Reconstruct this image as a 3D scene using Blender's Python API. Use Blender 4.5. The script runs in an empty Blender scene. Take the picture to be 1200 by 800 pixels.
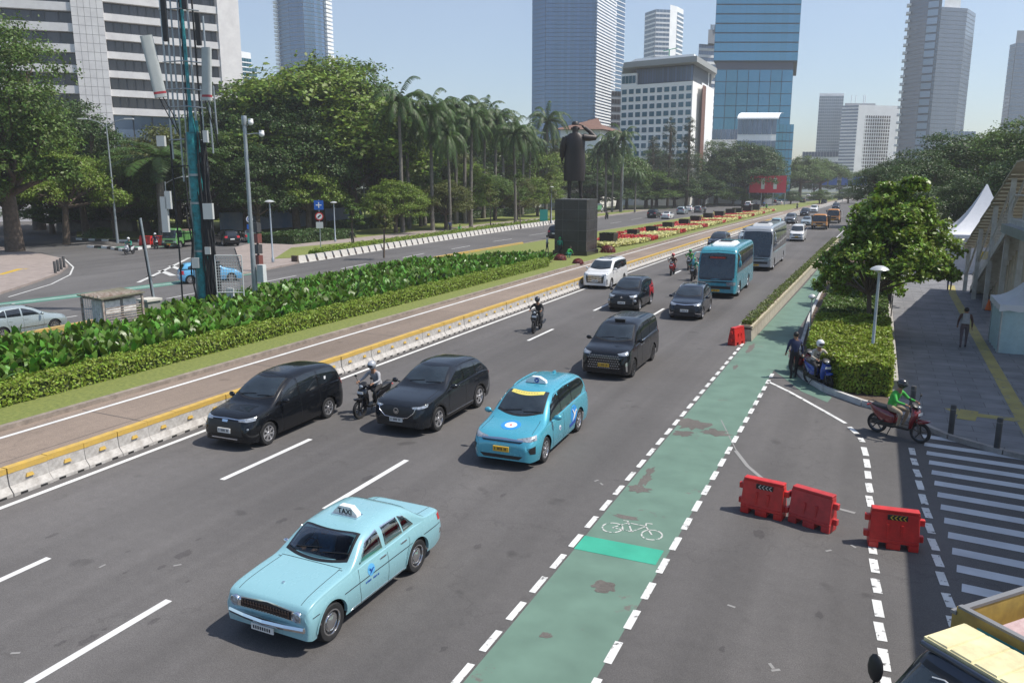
import bpy, bmesh, math, random
import numpy as np
from mathutils import Vector, Matrix
from mathutils.bvhtree import BVHTree
S = bpy.context.scene
C = S.collection
PI = math.pi
R = math.radians
# ---------------------------------------------------------------- camera, sky, sun, exposure
CAM_H = 7.1
F_PX, HOR, VPX = 930.0, 213.0, 1032.0          # measured in the 1200 px wide photograph
PITCH = math.atan((400-HOR)/F_PX)
FH = math.hypot(F_PX, 400-HOR)
YAW = math.atan((VPX-600)/FH)
cam_d = bpy.data.cameras.new("camera")
cam = bpy.data.objects.new("camera", cam_d)
C.objects.link(cam)
cam_d.sensor_width = 36.0
cam_d.lens = 36.0*F_PX/1200.0
cam_d.clip_start = 0.1
cam_d.clip_end = 5000
cam.location = (0, 0, CAM_H)
cam.rotation_euler = (PI/2-PITCH, 0, YAW)
S.camera = cam
SUN_DIR = Vector((0.60, 0.20, 1.0)).normalized()      # towards the sun
sun_el = math.asin(SUN_DIR.z)
sun_az = math.atan2(SUN_DIR.x, SUN_DIR.y)             # clockwise from +Y
W = bpy.data.worlds.new("World")
S.world = W
W.use_nodes = True
nt = W.node_tree
sky = nt.nodes.new('ShaderNodeTexSky')
sky.sky_type = 'NISHITA'
sky.sun_disc = False
sky.sun_elevation = sun_el
sky.sun_rotation = sun_az
sky.altitude = 0
sky.air_density = 1.0
sky.dust_density = 1.2
sky.ozone_density = 2.5
bg = nt.nodes['Background']
bg.inputs['Strength'].default_value = 0.110
nt.links.new(sky.outputs[0], bg.inputs['Color'])
sun_d = bpy.data.lights.new("sun", 'SUN')
sun_d.energy = 4.0
sun_d.angle = R(0.53)
sun_d.color = (1.0, 0.95, 0.87)
sun = bpy.data.objects.new("sun", sun_d)
C.objects.link(sun)
sun.rotation_euler = SUN_DIR.to_track_quat('Z', 'Y').to_euler()
sun.location = (60, 20, 100)
S.view_settings.view_transform = 'Standard'
S.view_settings.look = 'None'
S.view_settings.exposure = 0.60
S.view_settings.gamma = 1.0
S.view_settings.use_curve_mapping = False
S.render.engine = 'CYCLES'
# ---------------------------------------------------------------- helpers
_fw = Vector((-math.sin(YAW)*math.cos(PITCH), math.cos(YAW)*math.cos(PITCH), -math.sin(PITCH)))
_rt = Vector((math.cos(YAW), math.sin(YAW), 0))
_up = _rt.cross(_fw)
def at(px, py, z=0.0):
 """point at height z seen at photograph pixel (px, py): used for surveying the place"""
 d = _fw + _rt*((px-600)/F_PX) + _up*((400-py)/F_PX)
 t = (z-CAM_H)/d.z
 return Vector((0, 0, CAM_H)) + d*t
def far(px, dist, py=None):
 """ground point in pixel column px at the given distance; with py also the height seen at that row"""
 d = _fw + _rt*((px-600)/F_PX) + _up*((400-(py if py is not None else HOR))/F_PX)
 h = math.hypot(d.x, d.y)
 t = dist/h
 return Vector((d.x*t, d.y*t, CAM_H + d.z*t if py is not None else 0.0))
def road_z(px, dist, py): return far(px, dist, py).z
def mat(name, col, rough=0.6, metal=0.0, var=0.0, scale=4.0, bump=0.0, bscale=30.0, coat=0.0, spec=0.5,
  col2=None, em=None, transl=0.0, island=0.0, detail=6.0, flake=False):
 m = bpy.data.materials.new(name)
 m.use_nodes = True
 n = m.node_tree.nodes; l = m.node_tree.links
 p = n['Principled BSDF']
 p.inputs['Base Color'].default_value = (*col, 1)
 p.inputs['Roughness'].default_value = rough
 p.inputs['Metallic'].default_value = metal
 p.inputs['Specular IOR Level'].default_value = spec
 p.inputs['Coat Weight'].default_value = coat
 p.inputs['Coat Roughness'].default_value = 0.03
 out = None
 tc = None
 if var > 0 or col2 is not None:
  tc = n.new('ShaderNodeTexCoord')
  nz = n.new('ShaderNodeTexNoise')
  nz.inputs['Scale'].default_value = scale
  nz.inputs['Detail'].default_value = detail
  nz.inputs['Roughness'].default_value = 0.65
  l.new(tc.outputs['Object'], nz.inputs['Vector'])
  rp = n.new('ShaderNodeValToRGB')
  c2 = col2 if col2 is not None else tuple(max(0, c*(1-var)) for c in col)
  c1 = col if col2 is not None else tuple(min(1, c*(1+var)) for c in col)
  rp.color_ramp.elements[0].position = 0.3
  rp.color_ramp.elements[1].position = 0.7
  rp.color_ramp.elements[0].color = (*c2, 1)
  rp.color_ramp.elements[1].color = (*c1, 1)
  l.new(nz.outputs[0], rp.inputs[0])
  out = rp.outputs[0]
 if island > 0:
  g = n.new('ShaderNodeNewGeometry')
  hs = n.new('ShaderNodeHueSaturation')
  mr = n.new('ShaderNodeMapRange')
  mr.inputs[3].default_value = 1-island
  mr.inputs[4].default_value = 1+island
  l.new(g.outputs['Random Per Island'], mr.inputs[0])
  l.new(mr.outputs[0], hs.inputs['Value'])
  m2 = n.new('ShaderNodeMath'); m2.operation = 'MULTIPLY_ADD'
  m2.inputs[1].default_value = 0.05*island*2
  m2.inputs[2].default_value = 0.5-0.05*island
  l.new(g.outputs['Random Per Island'], m2.inputs[0])
  l.new(m2.outputs[0], hs.inputs['Hue'])
  if out: l.new(out, hs.inputs['Color'])
  else: hs.inputs['Color'].default_value = (*col, 1)
  out = hs.outputs[0]
 if out: l.new(out, p.inputs['Base Color'])
 if bump > 0:
  tc = tc or n.new('ShaderNodeTexCoord')
  nb = n.new('ShaderNodeTexNoise')
  nb.inputs['Scale'].default_value = bscale
  nb.inputs['Detail'].default_value = 5
  l.new(tc.outputs['Object'], nb.inputs['Vector'])
  b = n.new('ShaderNodeBump')
  b.inputs['Strength'].default_value = bump
  b.inputs['Distance'].default_value = 0.02
  l.new(nb.outputs[0], b.inputs['Height'])
  l.new(b.outputs[0], p.inputs['Normal'])
 if em:
  p.inputs['Emission Color'].default_value = (*em[0], 1)
  p.inputs['Emission Strength'].default_value = em[1]
 if transl > 0:
  tr = n.new('ShaderNodeBsdfTranslucent')
  mx = n.new('ShaderNodeMixShader')
  mx.inputs[0].default_value = transl
  if out: l.new(out, tr.inputs['Color'])
  else: tr.inputs['Color'].default_value = (*col, 1)
  l.new(p.outputs[0], mx.inputs[1]); l.new(tr.outputs[0], mx.inputs[2])
  l.new(mx.outputs[0], n['Material Output'].inputs['Surface'])
 return m
class MB:
 """collects shapes; build() links them as ONE mesh object"""
 def __init__(s): s.v = []; s.f = []; s.m = []; s.cur = 0
 def add(s, vs, fs):
  o = len(s.v)
  s.v += [tuple(v) for v in vs]
  s.f += [tuple(i+o for i in f) for f in fs]
  s.m += [s.cur]*len(fs)
  return s
 def box(s, x0, x1, y0, y1, z0, z1, M=None, taper=None):
  tx, ty = taper or (0, 0)
  vs = [(x0, y0, z0), (x1, y0, z0), (x1, y1, z0), (x0, y1, z0), (x0+tx, y0+ty, z1), (x1-tx, y0+ty, z1), (x1-tx, y1-ty, z1), (x0+tx, y1-ty, z1)]
  if M is not None: vs = [M @ Vector(v) for v in vs]
  return s.add(vs, [(0, 3, 2, 1), (4, 5, 6, 7), (0, 1, 5, 4), (1, 2, 6, 5), (2, 3, 7, 6), (3, 0, 4, 7)])
 def tube(s, pts, r, n=8, cap=True):
  pts = [Vector(p) for p in pts]
  rs = r if isinstance(r, (list, tuple)) else [r]*len(pts)
  rings = []
  pu = None
  for i, p in enumerate(pts):
   d = (pts[min(i+1, len(pts)-1)]-pts[max(i-1, 0)])
   if d.length < 1e-9: d = Vector((0, 0, 1))
   d.normalize()
   if pu is None:
    a = Vector((0, 0, 1)) if abs(d.z) < 0.9 else Vector((1, 0, 0))
    u = d.cross(a).normalized()
   else:
    u = (pu - d*pu.dot(d)).normalized()
   pu = u
   w = d.cross(u)
   rings.append([p+(u*math.cos(2*PI*k/n)+w*math.sin(2*PI*k/n))*rs[i] for k in range(n)])
  vs = [v for rg in rings for v in rg]
  fs = [(i*n+k, i*n+(k+1) % n, (i+1)*n+(k+1) % n, (i+1)*n+k) for i in range(len(pts)-1) for k in range(n)]
  if cap:
   fs.append(tuple(range(n-1, -1, -1))); b = (len(pts)-1)*n
   fs.append(tuple(range(b, b+n)))
  return s.add(vs, fs)
 def lathe(s, prof, n=24, M=None, axis='Z'):
  vs = []
  for (r, z) in prof:
   for k in range(n):
    a = 2*PI*k/n
    v = Vector((r*math.cos(a), r*math.sin(a), z))
    if axis == 'X': v = Vector((z, r*math.cos(a), r*math.sin(a)))
    if M is not None: v = M @ v
    vs.append(v)
  fs = [(i*n+k, i*n+(k+1) % n, (i+1)*n+(k+1) % n, (i+1)*n+k) for i in range(len(prof)-1) for k in range(n)]
  return s.add(vs, fs)
 def ball(s, c, r, n=12, M=None):
  r = r if isinstance(r, (tuple, list)) else (r, r, r)
  vs = []; fs = []
  m = n//2
  for i in range(m+1):
   t = PI*i/m
   for k in range(n):
    a = 2*PI*k/n
    v = Vector((r[0]*math.sin(t)*math.cos(a), r[1]*math.sin(t)*math.sin(a), r[2]*math.cos(t)))
    if M is not None: v = M @ v
    vs.append(v+Vector(c))
  fs = [(i*n+k, (i+1)*n+k, (i+1)*n+(k+1) % n, i*n+(k+1) % n) for i in range(m) for k in range(n)]
  return s.add(vs, fs)
 def prism(s, poly, z0, z1, M=None):
  n = len(poly)
  vs = [Vector((x, y, z0)) for x, y in poly]+[Vector((x, y, z1)) for x, y in poly]
  if M is not None: vs = [M @ v for v in vs]
  fs = [tuple(range(n-1, -1, -1)), tuple(range(n, 2*n))]+[(i, (i+1) % n, n+(i+1) % n, n+i) for i in range(n)]
  return s.add(vs, fs)
 def build(s, name, mats, parent=None, loc=None, smooth=None, M=None):
  me = bpy.data.meshes.new(name)
  me.from_pydata(s.v, [], s.f)
  mats = mats if isinstance(mats, (list, tuple)) else [mats]
  for m in mats: me.materials.append(m)
  if len(mats) > 1: me.polygons.foreach_set('material_index', s.m)
  if smooth is not None:
   me.polygons.foreach_set('use_smooth', [True]*len(me.polygons))
   if smooth < 180: me.set_sharp_from_angle(angle=R(smooth))
  me.validate()
  me.update()
  o = bpy.data.objects.new(name, me)
  C.objects.link(o)
  if parent is not None: o.parent = parent
  if loc is not None: o.location = loc
  return o
def tag(o, label=None, cat=None, group=None, kind=None):
 if label: o['label'] = label
 if cat: o['category'] = cat
 if group: o['group'] = group
 if kind: o['kind'] = kind
 return o
def thing(name, label, cat, loc=(0, 0, 0), rz=0.0, group=None):
 o = bpy.data.objects.new(name, None)
 o.empty_display_size = 0.2
 C.objects.link(o)
 o.location = loc
 o.rotation_euler = (0, 0, rz)
 return tag(o, label, cat, group)
KIDS = {}
def copy_tree(o, parent=None, loc=None, rz=None, label=None, group=None, scale=None):
 c = o.copy()
 C.objects.link(c)
 if parent is not None: c.parent = parent
 for ch in o.children: copy_tree(ch, c)
 if loc is not None: c.location = loc
 if rz is not None: c.rotation_euler = (0, 0, rz)
 if label: c['label'] = label
 if group: c['group'] = group
 if scale is not None: c.scale = scale if isinstance(scale, (tuple, list)) else (scale,)*3
 return c
def rotz(a, loc=(0, 0, 0)): return Matrix.Translation(loc) @ Matrix.Rotation(a, 4, 'Z')
def interp(tab, x):
 if x <= tab[0][0]: return tab[0][1]
 for (a, b), (c, d) in zip(tab, tab[1:]):
  if x <= c: return b+(d-b)*(x-a)/(c-a) if c > a else d
 return tab[-1][1]
def smooth_tab(tab, x):
 """Catmull-Rom (monotone limited) through table"""
 n = len(tab)
 if x <= tab[0][0]: return tab[0][1]
 if x >= tab[-1][0]: return tab[-1][1]
 for i in range(n-1):
  if x <= tab[i+1][0]: break
 x0, y0 = tab[i]; x1, y1 = tab[i+1]
 h = x1-x0
 def sl(j):
  if j <= 0 or j >= n-1: return (tab[1][1]-tab[0][1])/(tab[1][0]-tab[0][0]) if j <= 0 else (tab[-1][1]-tab[-2][1])/(tab[-1][0]-tab[-2][0])
  a = (tab[j][1]-tab[j-1][1])/max(1e-6, tab[j][0]-tab[j-1][0]); b = (tab[j+1][1]-tab[j][1])/max(1e-6, tab[j+1][0]-tab[j][0])
  if a*b <= 0: return 0.0
  return 2*a*b/(a+b)
 m0, m1 = sl(i), sl(i+1)
 t = (x-x0)/h
 return (2*t**3-3*t**2+1)*y0+(t**3-2*t**2+t)*h*m0+(-2*t**3+3*t**2)*y1+(t**3-t**2)*h*m1
def text_mb(txt, size, M, depth=0.004, bold=0.0):
 """lettering as a mesh builder; M places the text (x right, y up, z towards the reader)"""
 cu = bpy.data.curves.new('lettering', 'FONT')
 cu.body = txt; cu.size = size; cu.align_x = 'CENTER'; cu.align_y = 'CENTER'; cu.extrude = depth; cu.offset = bold
 cu.resolution_u = 2
 o = bpy.data.objects.new('lettering', cu)
 C.objects.link(o)
 dg = bpy.context.evaluated_depsgraph_get()
 me = bpy.data.meshes.new_from_object(o.evaluated_get(dg))
 mb = MB()
 mb.add([M @ v.co for v in me.vertices], [tuple(p.vertices) for p in me.polygons])
 bpy.data.objects.remove(o); bpy.data.curves.remove(cu); bpy.data.meshes.remove(me)
 return mb
# ---------------------------------------------------------------- setting: ground, roads, markings
def asphalt_mat(name, base, tint=(1, 1, 1)):
 m = mat(name, base, rough=0.85, spec=0.3)
 n = m.node_tree.nodes; l = m.node_tree.links; p = n['Principled BSDF']
 tc = n.new('ShaderNodeTexCoord')
 def noise(sc, det, vec=None, st=None):
  z = n.new('ShaderNodeTexNoise'); z.inputs['Scale'].default_value = sc; z.inputs['Detail'].default_value = det
  if st:
   mp = n.new('ShaderNodeMapping'); mp.inputs['Scale'].default_value = st
   l.new(tc.outputs['Object'], mp.inputs[0]); l.new(mp.outputs[0], z.inputs['Vector'])
  else: l.new(tc.outputs['Object'], z.inputs['Vector'])
  return z.outputs[0]
 def ramp(src, a, b, lo, hi):
  r = n.new('ShaderNodeMapRange'); r.inputs[1].default_value = a; r.inputs[2].default_value = b
  r.inputs[3].default_value = lo; r.inputs[4].default_value = hi; l.new(src, r.inputs[0]); return r.outputs[0]
 def mul(a, b):
  k = n.new('ShaderNodeMath'); k.operation = 'MULTIPLY'; l.new(a, k.inputs[0]); l.new(b, k.inputs[1]); return k.outputs[0]
 v = mul(ramp(noise(0.16, 6), .3, .7, .86, 1.12), ramp(noise(1.0, 4, st=(1.3, 0.05, 1)), .3, .7, .93, 1.06))
 v = mul(v, ramp(noise(55, 2), .3, .7, .72, 1.28)); v = mul(v, ramp(noise(17, 3), .3, .7, .93, 1.07))
 v = mul(v, ramp(noise(4, 8), .3, .72, 1.05, .93))
 v = mul(v, ramp(noise(1.1, 2), .68, .74, 1.0, .74))       # oil stains
 v = mul(v, ramp(noise(0.05, 3), .35, .65, .86, 1.10))
 v = mul(v, ramp(noise(1.0, 3, st=(.9, .012, 1)), .42, .60, .90, 1.04))   # wheel tracks
 vo = n.new('ShaderNodeTexVoronoi'); vo.feature = 'DISTANCE_TO_EDGE'; vo.inputs['Scale'].default_value = .16
 zz = n.new('ShaderNodeTexNoise'); zz.inputs['Scale'].default_value = 1.2; zz.inputs['Detail'].default_value = 8; l.new(tc.outputs['Object'], zz.inputs['Vector'])
 ad = n.new('ShaderNodeMix'); ad.data_type = 'VECTOR'; ad.inputs[0].default_value = .35; l.new(tc.outputs['Object'], ad.inputs[4])
 sc_ = n.new('ShaderNodeVectorMath'); sc_.operation = 'SCALE'; sc_.inputs[3].default_value = 6; l.new(zz.outputs['Color'], sc_.inputs[0]); l.new(sc_.outputs[0], ad.inputs[5])
 l.new(ad.outputs[1], vo.inputs['Vector'])
 v = mul(v, ramp(vo.outputs['Distance'], .002, .006, .88, 1.0))     # hairline cracks
 mx = n.new('ShaderNodeMix'); mx.data_type = 'RGBA'; mx.blend_type = 'MULTIPLY'; mx.inputs[0].default_value = 1
 mx.inputs[6].default_value = (*base, 1)
 cb = n.new('ShaderNodeCombineColor')
 for i in range(3): l.new(v, cb.inputs[i])
 l.new(cb.outputs[0], mx.inputs[7]); l.new(mx.outputs[2], p.inputs['Base Color'])
 b = n.new('ShaderNodeBump'); b.inputs['Strength'].default_value = 0.35; b.inputs['Distance'].default_value = 0.01
 l.new(noise(90, 3), b.inputs['Height']); l.new(b.outputs[0], p.inputs['Normal'])
 return m
def paint_mat(name, col, under, wear=0.5, scale=7.0, rough=0.7, patch=False):
 """worn road paint: the ground shows through where it has worn away"""
 m = mat(name, col, rough=rough, spec=0.3)
 n = m.node_tree.nodes; l = m.node_tree.links; p = n['Principled BSDF']
 tc = n.new('ShaderNodeTexCoord')
 z = n.new('ShaderNodeTexNoise'); z.inputs['Scale'].default_value = scale; z.inputs['Detail'].default_value = 10
 z.inputs['Roughness'].default_value = 0.7
 l.new(tc.outputs['Object'], z.inputs['Vector'])
 r = n.new('ShaderNodeMapRange'); r.inputs[1].default_value = wear; r.inputs[2].default_value = wear+0.05
 l.new(z.outputs[0], r.inputs[0])
 mx = n.new('ShaderNodeMix'); mx.data_type = 'RGBA'
 mx.inputs[6].default_value = (*col, 1); mx.inputs[7].default_value = (*under, 1)
 l.new(r.outputs[0], mx.inputs[0])
 z2 = n.new('ShaderNodeTexNoise'); z2.inputs['Scale'].default_value = 1.3; z2.inputs['Detail'].default_value = 8
 l.new(tc.outputs['Object'], z2.inputs['Vector'])
 r2 = n.new('ShaderNodeMapRange'); r2.inputs[1].default_value = .3; r2.inputs[2].default_value = .7; r2.inputs[3].default_value = .85; r2.inputs[4].default_value = 1.1
 l.new(z2.outputs[0], r2.inputs[0])
 hs = n.new('ShaderNodeHueSaturation'); l.new(mx.outputs[2], hs.inputs['Color']); l.new(r2.outputs[0], hs.inputs['Value'])
 l.new(hs.outputs[0], p.inputs['Base Color'])
 return m
ASPH = (0.108, 0.102, 0.099)
M_asph = asphalt_mat('asphalt', ASPH)
M_asph2 = asphalt_mat('asphalt side', (0.114, 0.109, 0.106))
M_busway = asphalt_mat('busway concrete', (0.235, 0.185, 0.148))
M_white = paint_mat('white road paint', (0.62, 0.62, 0.60), ASPH, 0.66, 9)
M_whiteworn = paint_mat('worn white paint', (0.55, 0.55, 0.53), ASPH, 0.56, 6)
M_yellowp = paint_mat('yellow paint', (0.50, 0.33, 0.04), (0.2, 0.18, 0.16), 0.62, 5)
M_green = paint_mat('green lane paint', (0.120, 0.195, 0.152), (0.135, 0.115, 0.105), 0.625, 1.1)
M_greenb = paint_mat('fresh green paint', (0.045, 0.34, 0.23), (0.1, 0.17, 0.14), 0.66, 2)
M_conc = mat('concrete', (0.36, 0.34, 0.31), 0.85, var=0.25, scale=3, bump=0.3)
M_kerb = mat('kerb stone', (0.30, 0.28, 0.26), 0.85, var=0.3, scale=2, bump=0.3)
M_soil = mat('soil', (0.10, 0.07, 0.05), 0.95, var=0.35, scale=2, bump=0.5, bscale=12)
M_grass = mat('grass', (0.215, 0.235, 0.055), 0.95, col2=(0.10, 0.13, 0.030), scale=7.0, bump=1.0, bscale=40, detail=10)
M_base = mat('far ground', (0.10, 0.12, 0.06), 0.95, var=0.4, scale=0.05)
def sheet(name, poly, z, m, kind='structure', h=0.0):
 mb = MB()
 if h: mb.prism(poly, z-h, z)
 else: mb.add([(x, y, z) for x, y in poly], [tuple(range(len(poly)))])
 o = mb.build(name, m)
 o['kind'] = kind
 return o
def strip(xa, xb, ys, z, mb=None, h=0):
 """ribbon between two X(Y) functions"""
 mb = mb or MB()
 vs = []
 for y in ys: vs += [(xa(y), y, z), (xb(y), y, z)]
 mb.add(vs, [(2*i, 2*i+1, 2*i+3, 2*i+2) for i in range(len(ys)-1)])
 if h:
  for s in (0, 1):
   w = []
   for y in ys:
    x = (xa, xb)[s](y); w += [(x, y, z), (x, y, z-h)]
   mb.add(w, [(2*i, 2*i+1, 2*i+3, 2*i+2) for i in range(len(ys)-1)])
  for y in (ys[0], ys[-1]):
   mb.add([(xa(y), y, z), (xb(y), y, z), (xb(y), y, z-h), (xa(y), y, z-h)], [(0, 1, 2, 3)])
 return mb
def line(pts, w, z, mb):
 """painted line of constant width along a polyline (x,y)"""
 pts = [Vector((p[0], p[1], 0)) for p in pts]
 vs = []
 for i, p in enumerate(pts):
  d = (pts[min(i+1, len(pts)-1)]-pts[max(i-1, 0)]).normalized()
  q = Vector((-d.y, d.x, 0))*w/2
  vs += [(p.x-q.x, p.y-q.y, z), (p.x+q.x, p.y+q.y, z)]
 mb.add(vs, [(2*i, 2*i+1, 2*i+3, 2*i+2) for i in range(len(pts)-1)])
def yr(a, b, n): return [a+(b-a)*i/n for i in range(n+1)]
g = sheet('ground', [(-2500, -300), (2500, -300), (2500, 3500), (-2500, 3500)], -0.02, M_base)
# alignments measured along the road
X_BAR = lambda y: interp([(0, -17.72), (10, -17.78), (22, -18.05), (60, -18.3), (90, -18.1), (120, -17.7), (200, -16.2), (300, -13.0), (420, -7)], y)     # barrier centre
X_BWL = lambda y: interp([(0, -21.85), (30, -22.3), (60, -22.6), (85, -22.5), (120, -22.2), (200, -20.5), (300, -16.5), (420, -10)], y)       # busway far edge line
X_FK = lambda y: interp([(0, -34.2), (25, -34.9), (60, -37.2), (95, -37.0), (140, -35.6), (200, -33.2), (300, -23.5), (420, -14.5)], y)            # far carriageway near kerb
X_FF = lambda y: interp([(0, -46), (60, -46.9), (72, -48.0), (110, -50.3), (200, -52.5), (300, -42.0), (420, -33)], y)                            # far carriageway far kerb
X_RK = lambda y: interp([(0, 12), (26, -1.7), (36, -4.95), (60, -4.6), (90, -4.2), (150, -3.3), (300, 3), (420, 9)], y)
YL = yr(-6, 420, 142)
o = strip(lambda y: -18.0 if y < 0 else X_BAR(y), lambda y: max(12.0, 0) if y < 27 else (1.2 if y < 80 else X_RK(y)), yr(-6, 420, 213), 0.0).build('road', M_asph); o['kind'] = 'structure'
o = strip(lambda y: X_BWL(y)-0.55, X_BAR, YL, 0.004).build('busway', M_busway); o['kind'] = 'structure'
o = strip(X_FF, X_FK, YL, 0.0).build('far_road', M_asph2); o['kind'] = 'structure'
# side street and junction on the left
o = sheet('side_road', [(-46.3, 8), (-46.3, 56), (-48.5, 80), (-62, 72), (-72, 80), (-150, 130), (-170, 100), (-110, 40), (-80, 8)], -0.004, M_asph2)
# lane dashes, edge lines
mb = MB()
for (y0, y1) in [(5.6, 9.2), (13.7, 17.1), (23, 26.4), (32.6, 35.8), (42, 45.2), (51.6, 54.8), (61.6, 64.6), (71, 74), (81, 84), (91, 94), (101, 104), (111, 114), (121, 124), (131, 134), (141, 144), (151, 154), (161, 164), (171, 174), (181, 184)]:
 dx = interp([(0, 0), (40, -.12), (65, -.3), (100, 0), (185, 1.5)], y0)
 line([(-13.95+dx, y0), (-13.98+dx, y1)], 0.15, 0.004, mb)
for (y0, y1) in [(5.2, 9.0), (13.3, 16.75), (23, 26.3), (42.0, 44.4), (51.6, 54.5), (61.6, 64.6), (71, 74), (81, 84), (91, 94), (101, 104), (111, 114), (121, 124), (131, 134), (141, 144), (151, 154), (161, 164), (171, 174), (181, 184)]:
 dx = interp([(0, 0), (65, -.1), (100, .2), (185, 1.8)], y0)
 line([(-10.6+dx, y0), (-10.62+dx, y1)], 0.15, 0.004, mb)
line([(X_BAR(y)+0.60, y) for y in yr(-6, 300, 100)], 0.15, 0.004, mb)
o = mb.build('lane_markings', M_white); o['kind'] = 'structure'
mb = MB()
line([(-10.4, 32.5), (-10.35, 36.3)], 0.15, 0.004, mb)
line([(X_RK(y)-0.75, y) for y in yr(36.6, 200, 60)], 0.13, 0.004, mb)
o = mb.build('faded_markings', M_whiteworn); o['kind'] = 'structure'
mb = MB()
line([(X_BWL(y), y) for y in yr(-6, 200, 90)], 0.16, 0.008, mb)
o = mb.build('busway_line', M_white); o['kind'] = 'structure'
# concrete slab joints on the busway
M_joint = mat('joint', (0.10, 0.085, 0.075), 0.9)
mb = MB()
for k in range(24):
 y = 9.0+k*7.3
 line([(X_BWL(y)-0.4, y+.15), (X_BAR(y)-0.3, y)], 0.05, 0.007, mb)
line([(X_BWL(y)+2.0, y) for y in yr(0, 150, 70)], 0.035, 0.007, mb)
o = mb.build('slab_joints', M_joint); o['kind'] = 'structure'
# cycle lane
BL = lambda y: interp([(0, -4.98), (36, -5.0), (60, -4.5), (90, -4.2)], y)
BR = lambda y: interp([(0, -3.2), (30, -3.15), (50, -3.0), (90, -2.6)], y)
o = strip(lambda y: BL(y)+(0.08 if y < 37 else 0.25), BR, yr(4, 90, 60), 0.004).build('cycle_lane', M_green); o['kind'] = 'structure'
# green patch where scooters wait
sheet('cycle_lane_bay', [(-3.15, 31.2), (-1.9, 28.3), (-1.0, 27.2), (-0.9, 27.9), (-2.2, 30.4), (-2.9, 34.0), (-3.1, 37)], 0.005, M_green)
sheet('green_bar', [(-4.92, 13.75), (-3.28, 13.75), (-3.28, 14.4), (-4.92, 14.4)], 0.009, M_greenb)
mb = MB()
y = 4.0; k = 0
while y < 35.5:
 line([(BL(y)-0.02, y), (BL(y)-0.02, y+0.62)], 0.12, 0.009, mb); y += 0.98
y = 4.2
while y < 30.6:
 line([(BR(y)+0.03, y), (BR(y)+0.03, y+0.62)], 0.13, 0.009, mb); y += 1.03
# arc and dashes of the turning lane
A = [at(900, 447), at(925, 459), at(945, 470), at(970, 484), at(991, 496)]
line([(p.x, p.y) for p in A], 0.12, 0.009, mb)
for a, b in [((995, 500), (1004, 508)), ((1008, 513), (1011, 518)), ((1012, 524), (1015, 534)), ((1015, 538), (1017, 548)), ((1016.5, 552), (1018, 561)), ((1017.5, 566), (1020, 577)), ((1018, 581), (1021, 594)), ((1022, 641), (1023.5, 649)),
             ((1023, 655), (1026, 671)), ((1025, 678), (1029, 695)), ((1027, 703), (1031, 723)), ((1029, 729), (1034, 751)), ((1034, 760), (1038, 786)), ((1037, 793), (1041, 815)), ((1022, 618), (1023, 630))]:
 p, q = at(*a), at(*b)
 line([(p.x, p.y), (q.x, q.y)], 0.15, 0.009, mb)
for a, b in [((1068, 525), (1070, 533)), ((1070, 537), (1073, 545)), ((1073, 550), (1077, 559)), ((1076, 563), (1080, 574)), ((1080, 579), (1084, 591)), ((1084, 595), (1089, 607)), ((1087, 613), (1092, 625)), ((1091, 631), (1097, 645)), ((1096, 650), (1102, 664)), ((1101, 670), (1107, 686)), ((1108, 695), (1115, 712)), ((1114, 722), (1118, 735))]:
 p, q = at(*a), at(*b)
 line([(p.x, p.y), (q.x, q.y)], 0.15, 0.009, mb)
o = mb.build('dashed_markings', paint_mat('chipped white paint', (0.62, 0.62, 0.6), ASPH, 0.565, 6)); o['kind'] = 'structure'
# old scraped line across the turning lane
mb = MB()
line([(p.x, p.y) for p in [at(862, 528), at(876, 546), at(895, 562), at(925, 578), at(960, 590), at(1002, 601)]], 0.10, 0.006, mb)
line([(p.x, p.y) for p in [at(845, 492), at(855, 512), at(863, 528)]], 0.03, 0.007, mb)
for (x, y) in [(904, 780), (909, 785), (934, 610), (1000, 640), (857, 710), (971, 645), (120, 663), (208, 662), (18, 765), (695, 372), (699, 563), (705, 567)]:
 p = at(x, y); a = random.Random(x).random()*3
 line([(p.x-.07*math.cos(a), p.y-.07*math.sin(a)), (p.x+.07*math.cos(a), p.y+.07*math.sin(a))], 0.05, 0.006, mb)
o = mb.build('old_markings', mat('faint paint', (0.24, 0.235, 0.225), 0.8)); o['kind'] = 'structure'
# zebra crossing
mb = MB()
tl, bl = at(1083, 507), at(1124, 700)
kr = [(0, -4)]
for i in range(17):
 y = 24.55-i*0.78
 x0 = 1.55+0.02*i+0.12
 line([(x0, y), (9.5, y-0.75)], 0.33, 0.005, mb)
o = mb.build('zebra_crossing', paint_mat('zebra paint', (0.5, 0.52, 0.54), ASPH, 0.66, 4)); o['kind'] = 'structure'
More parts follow.
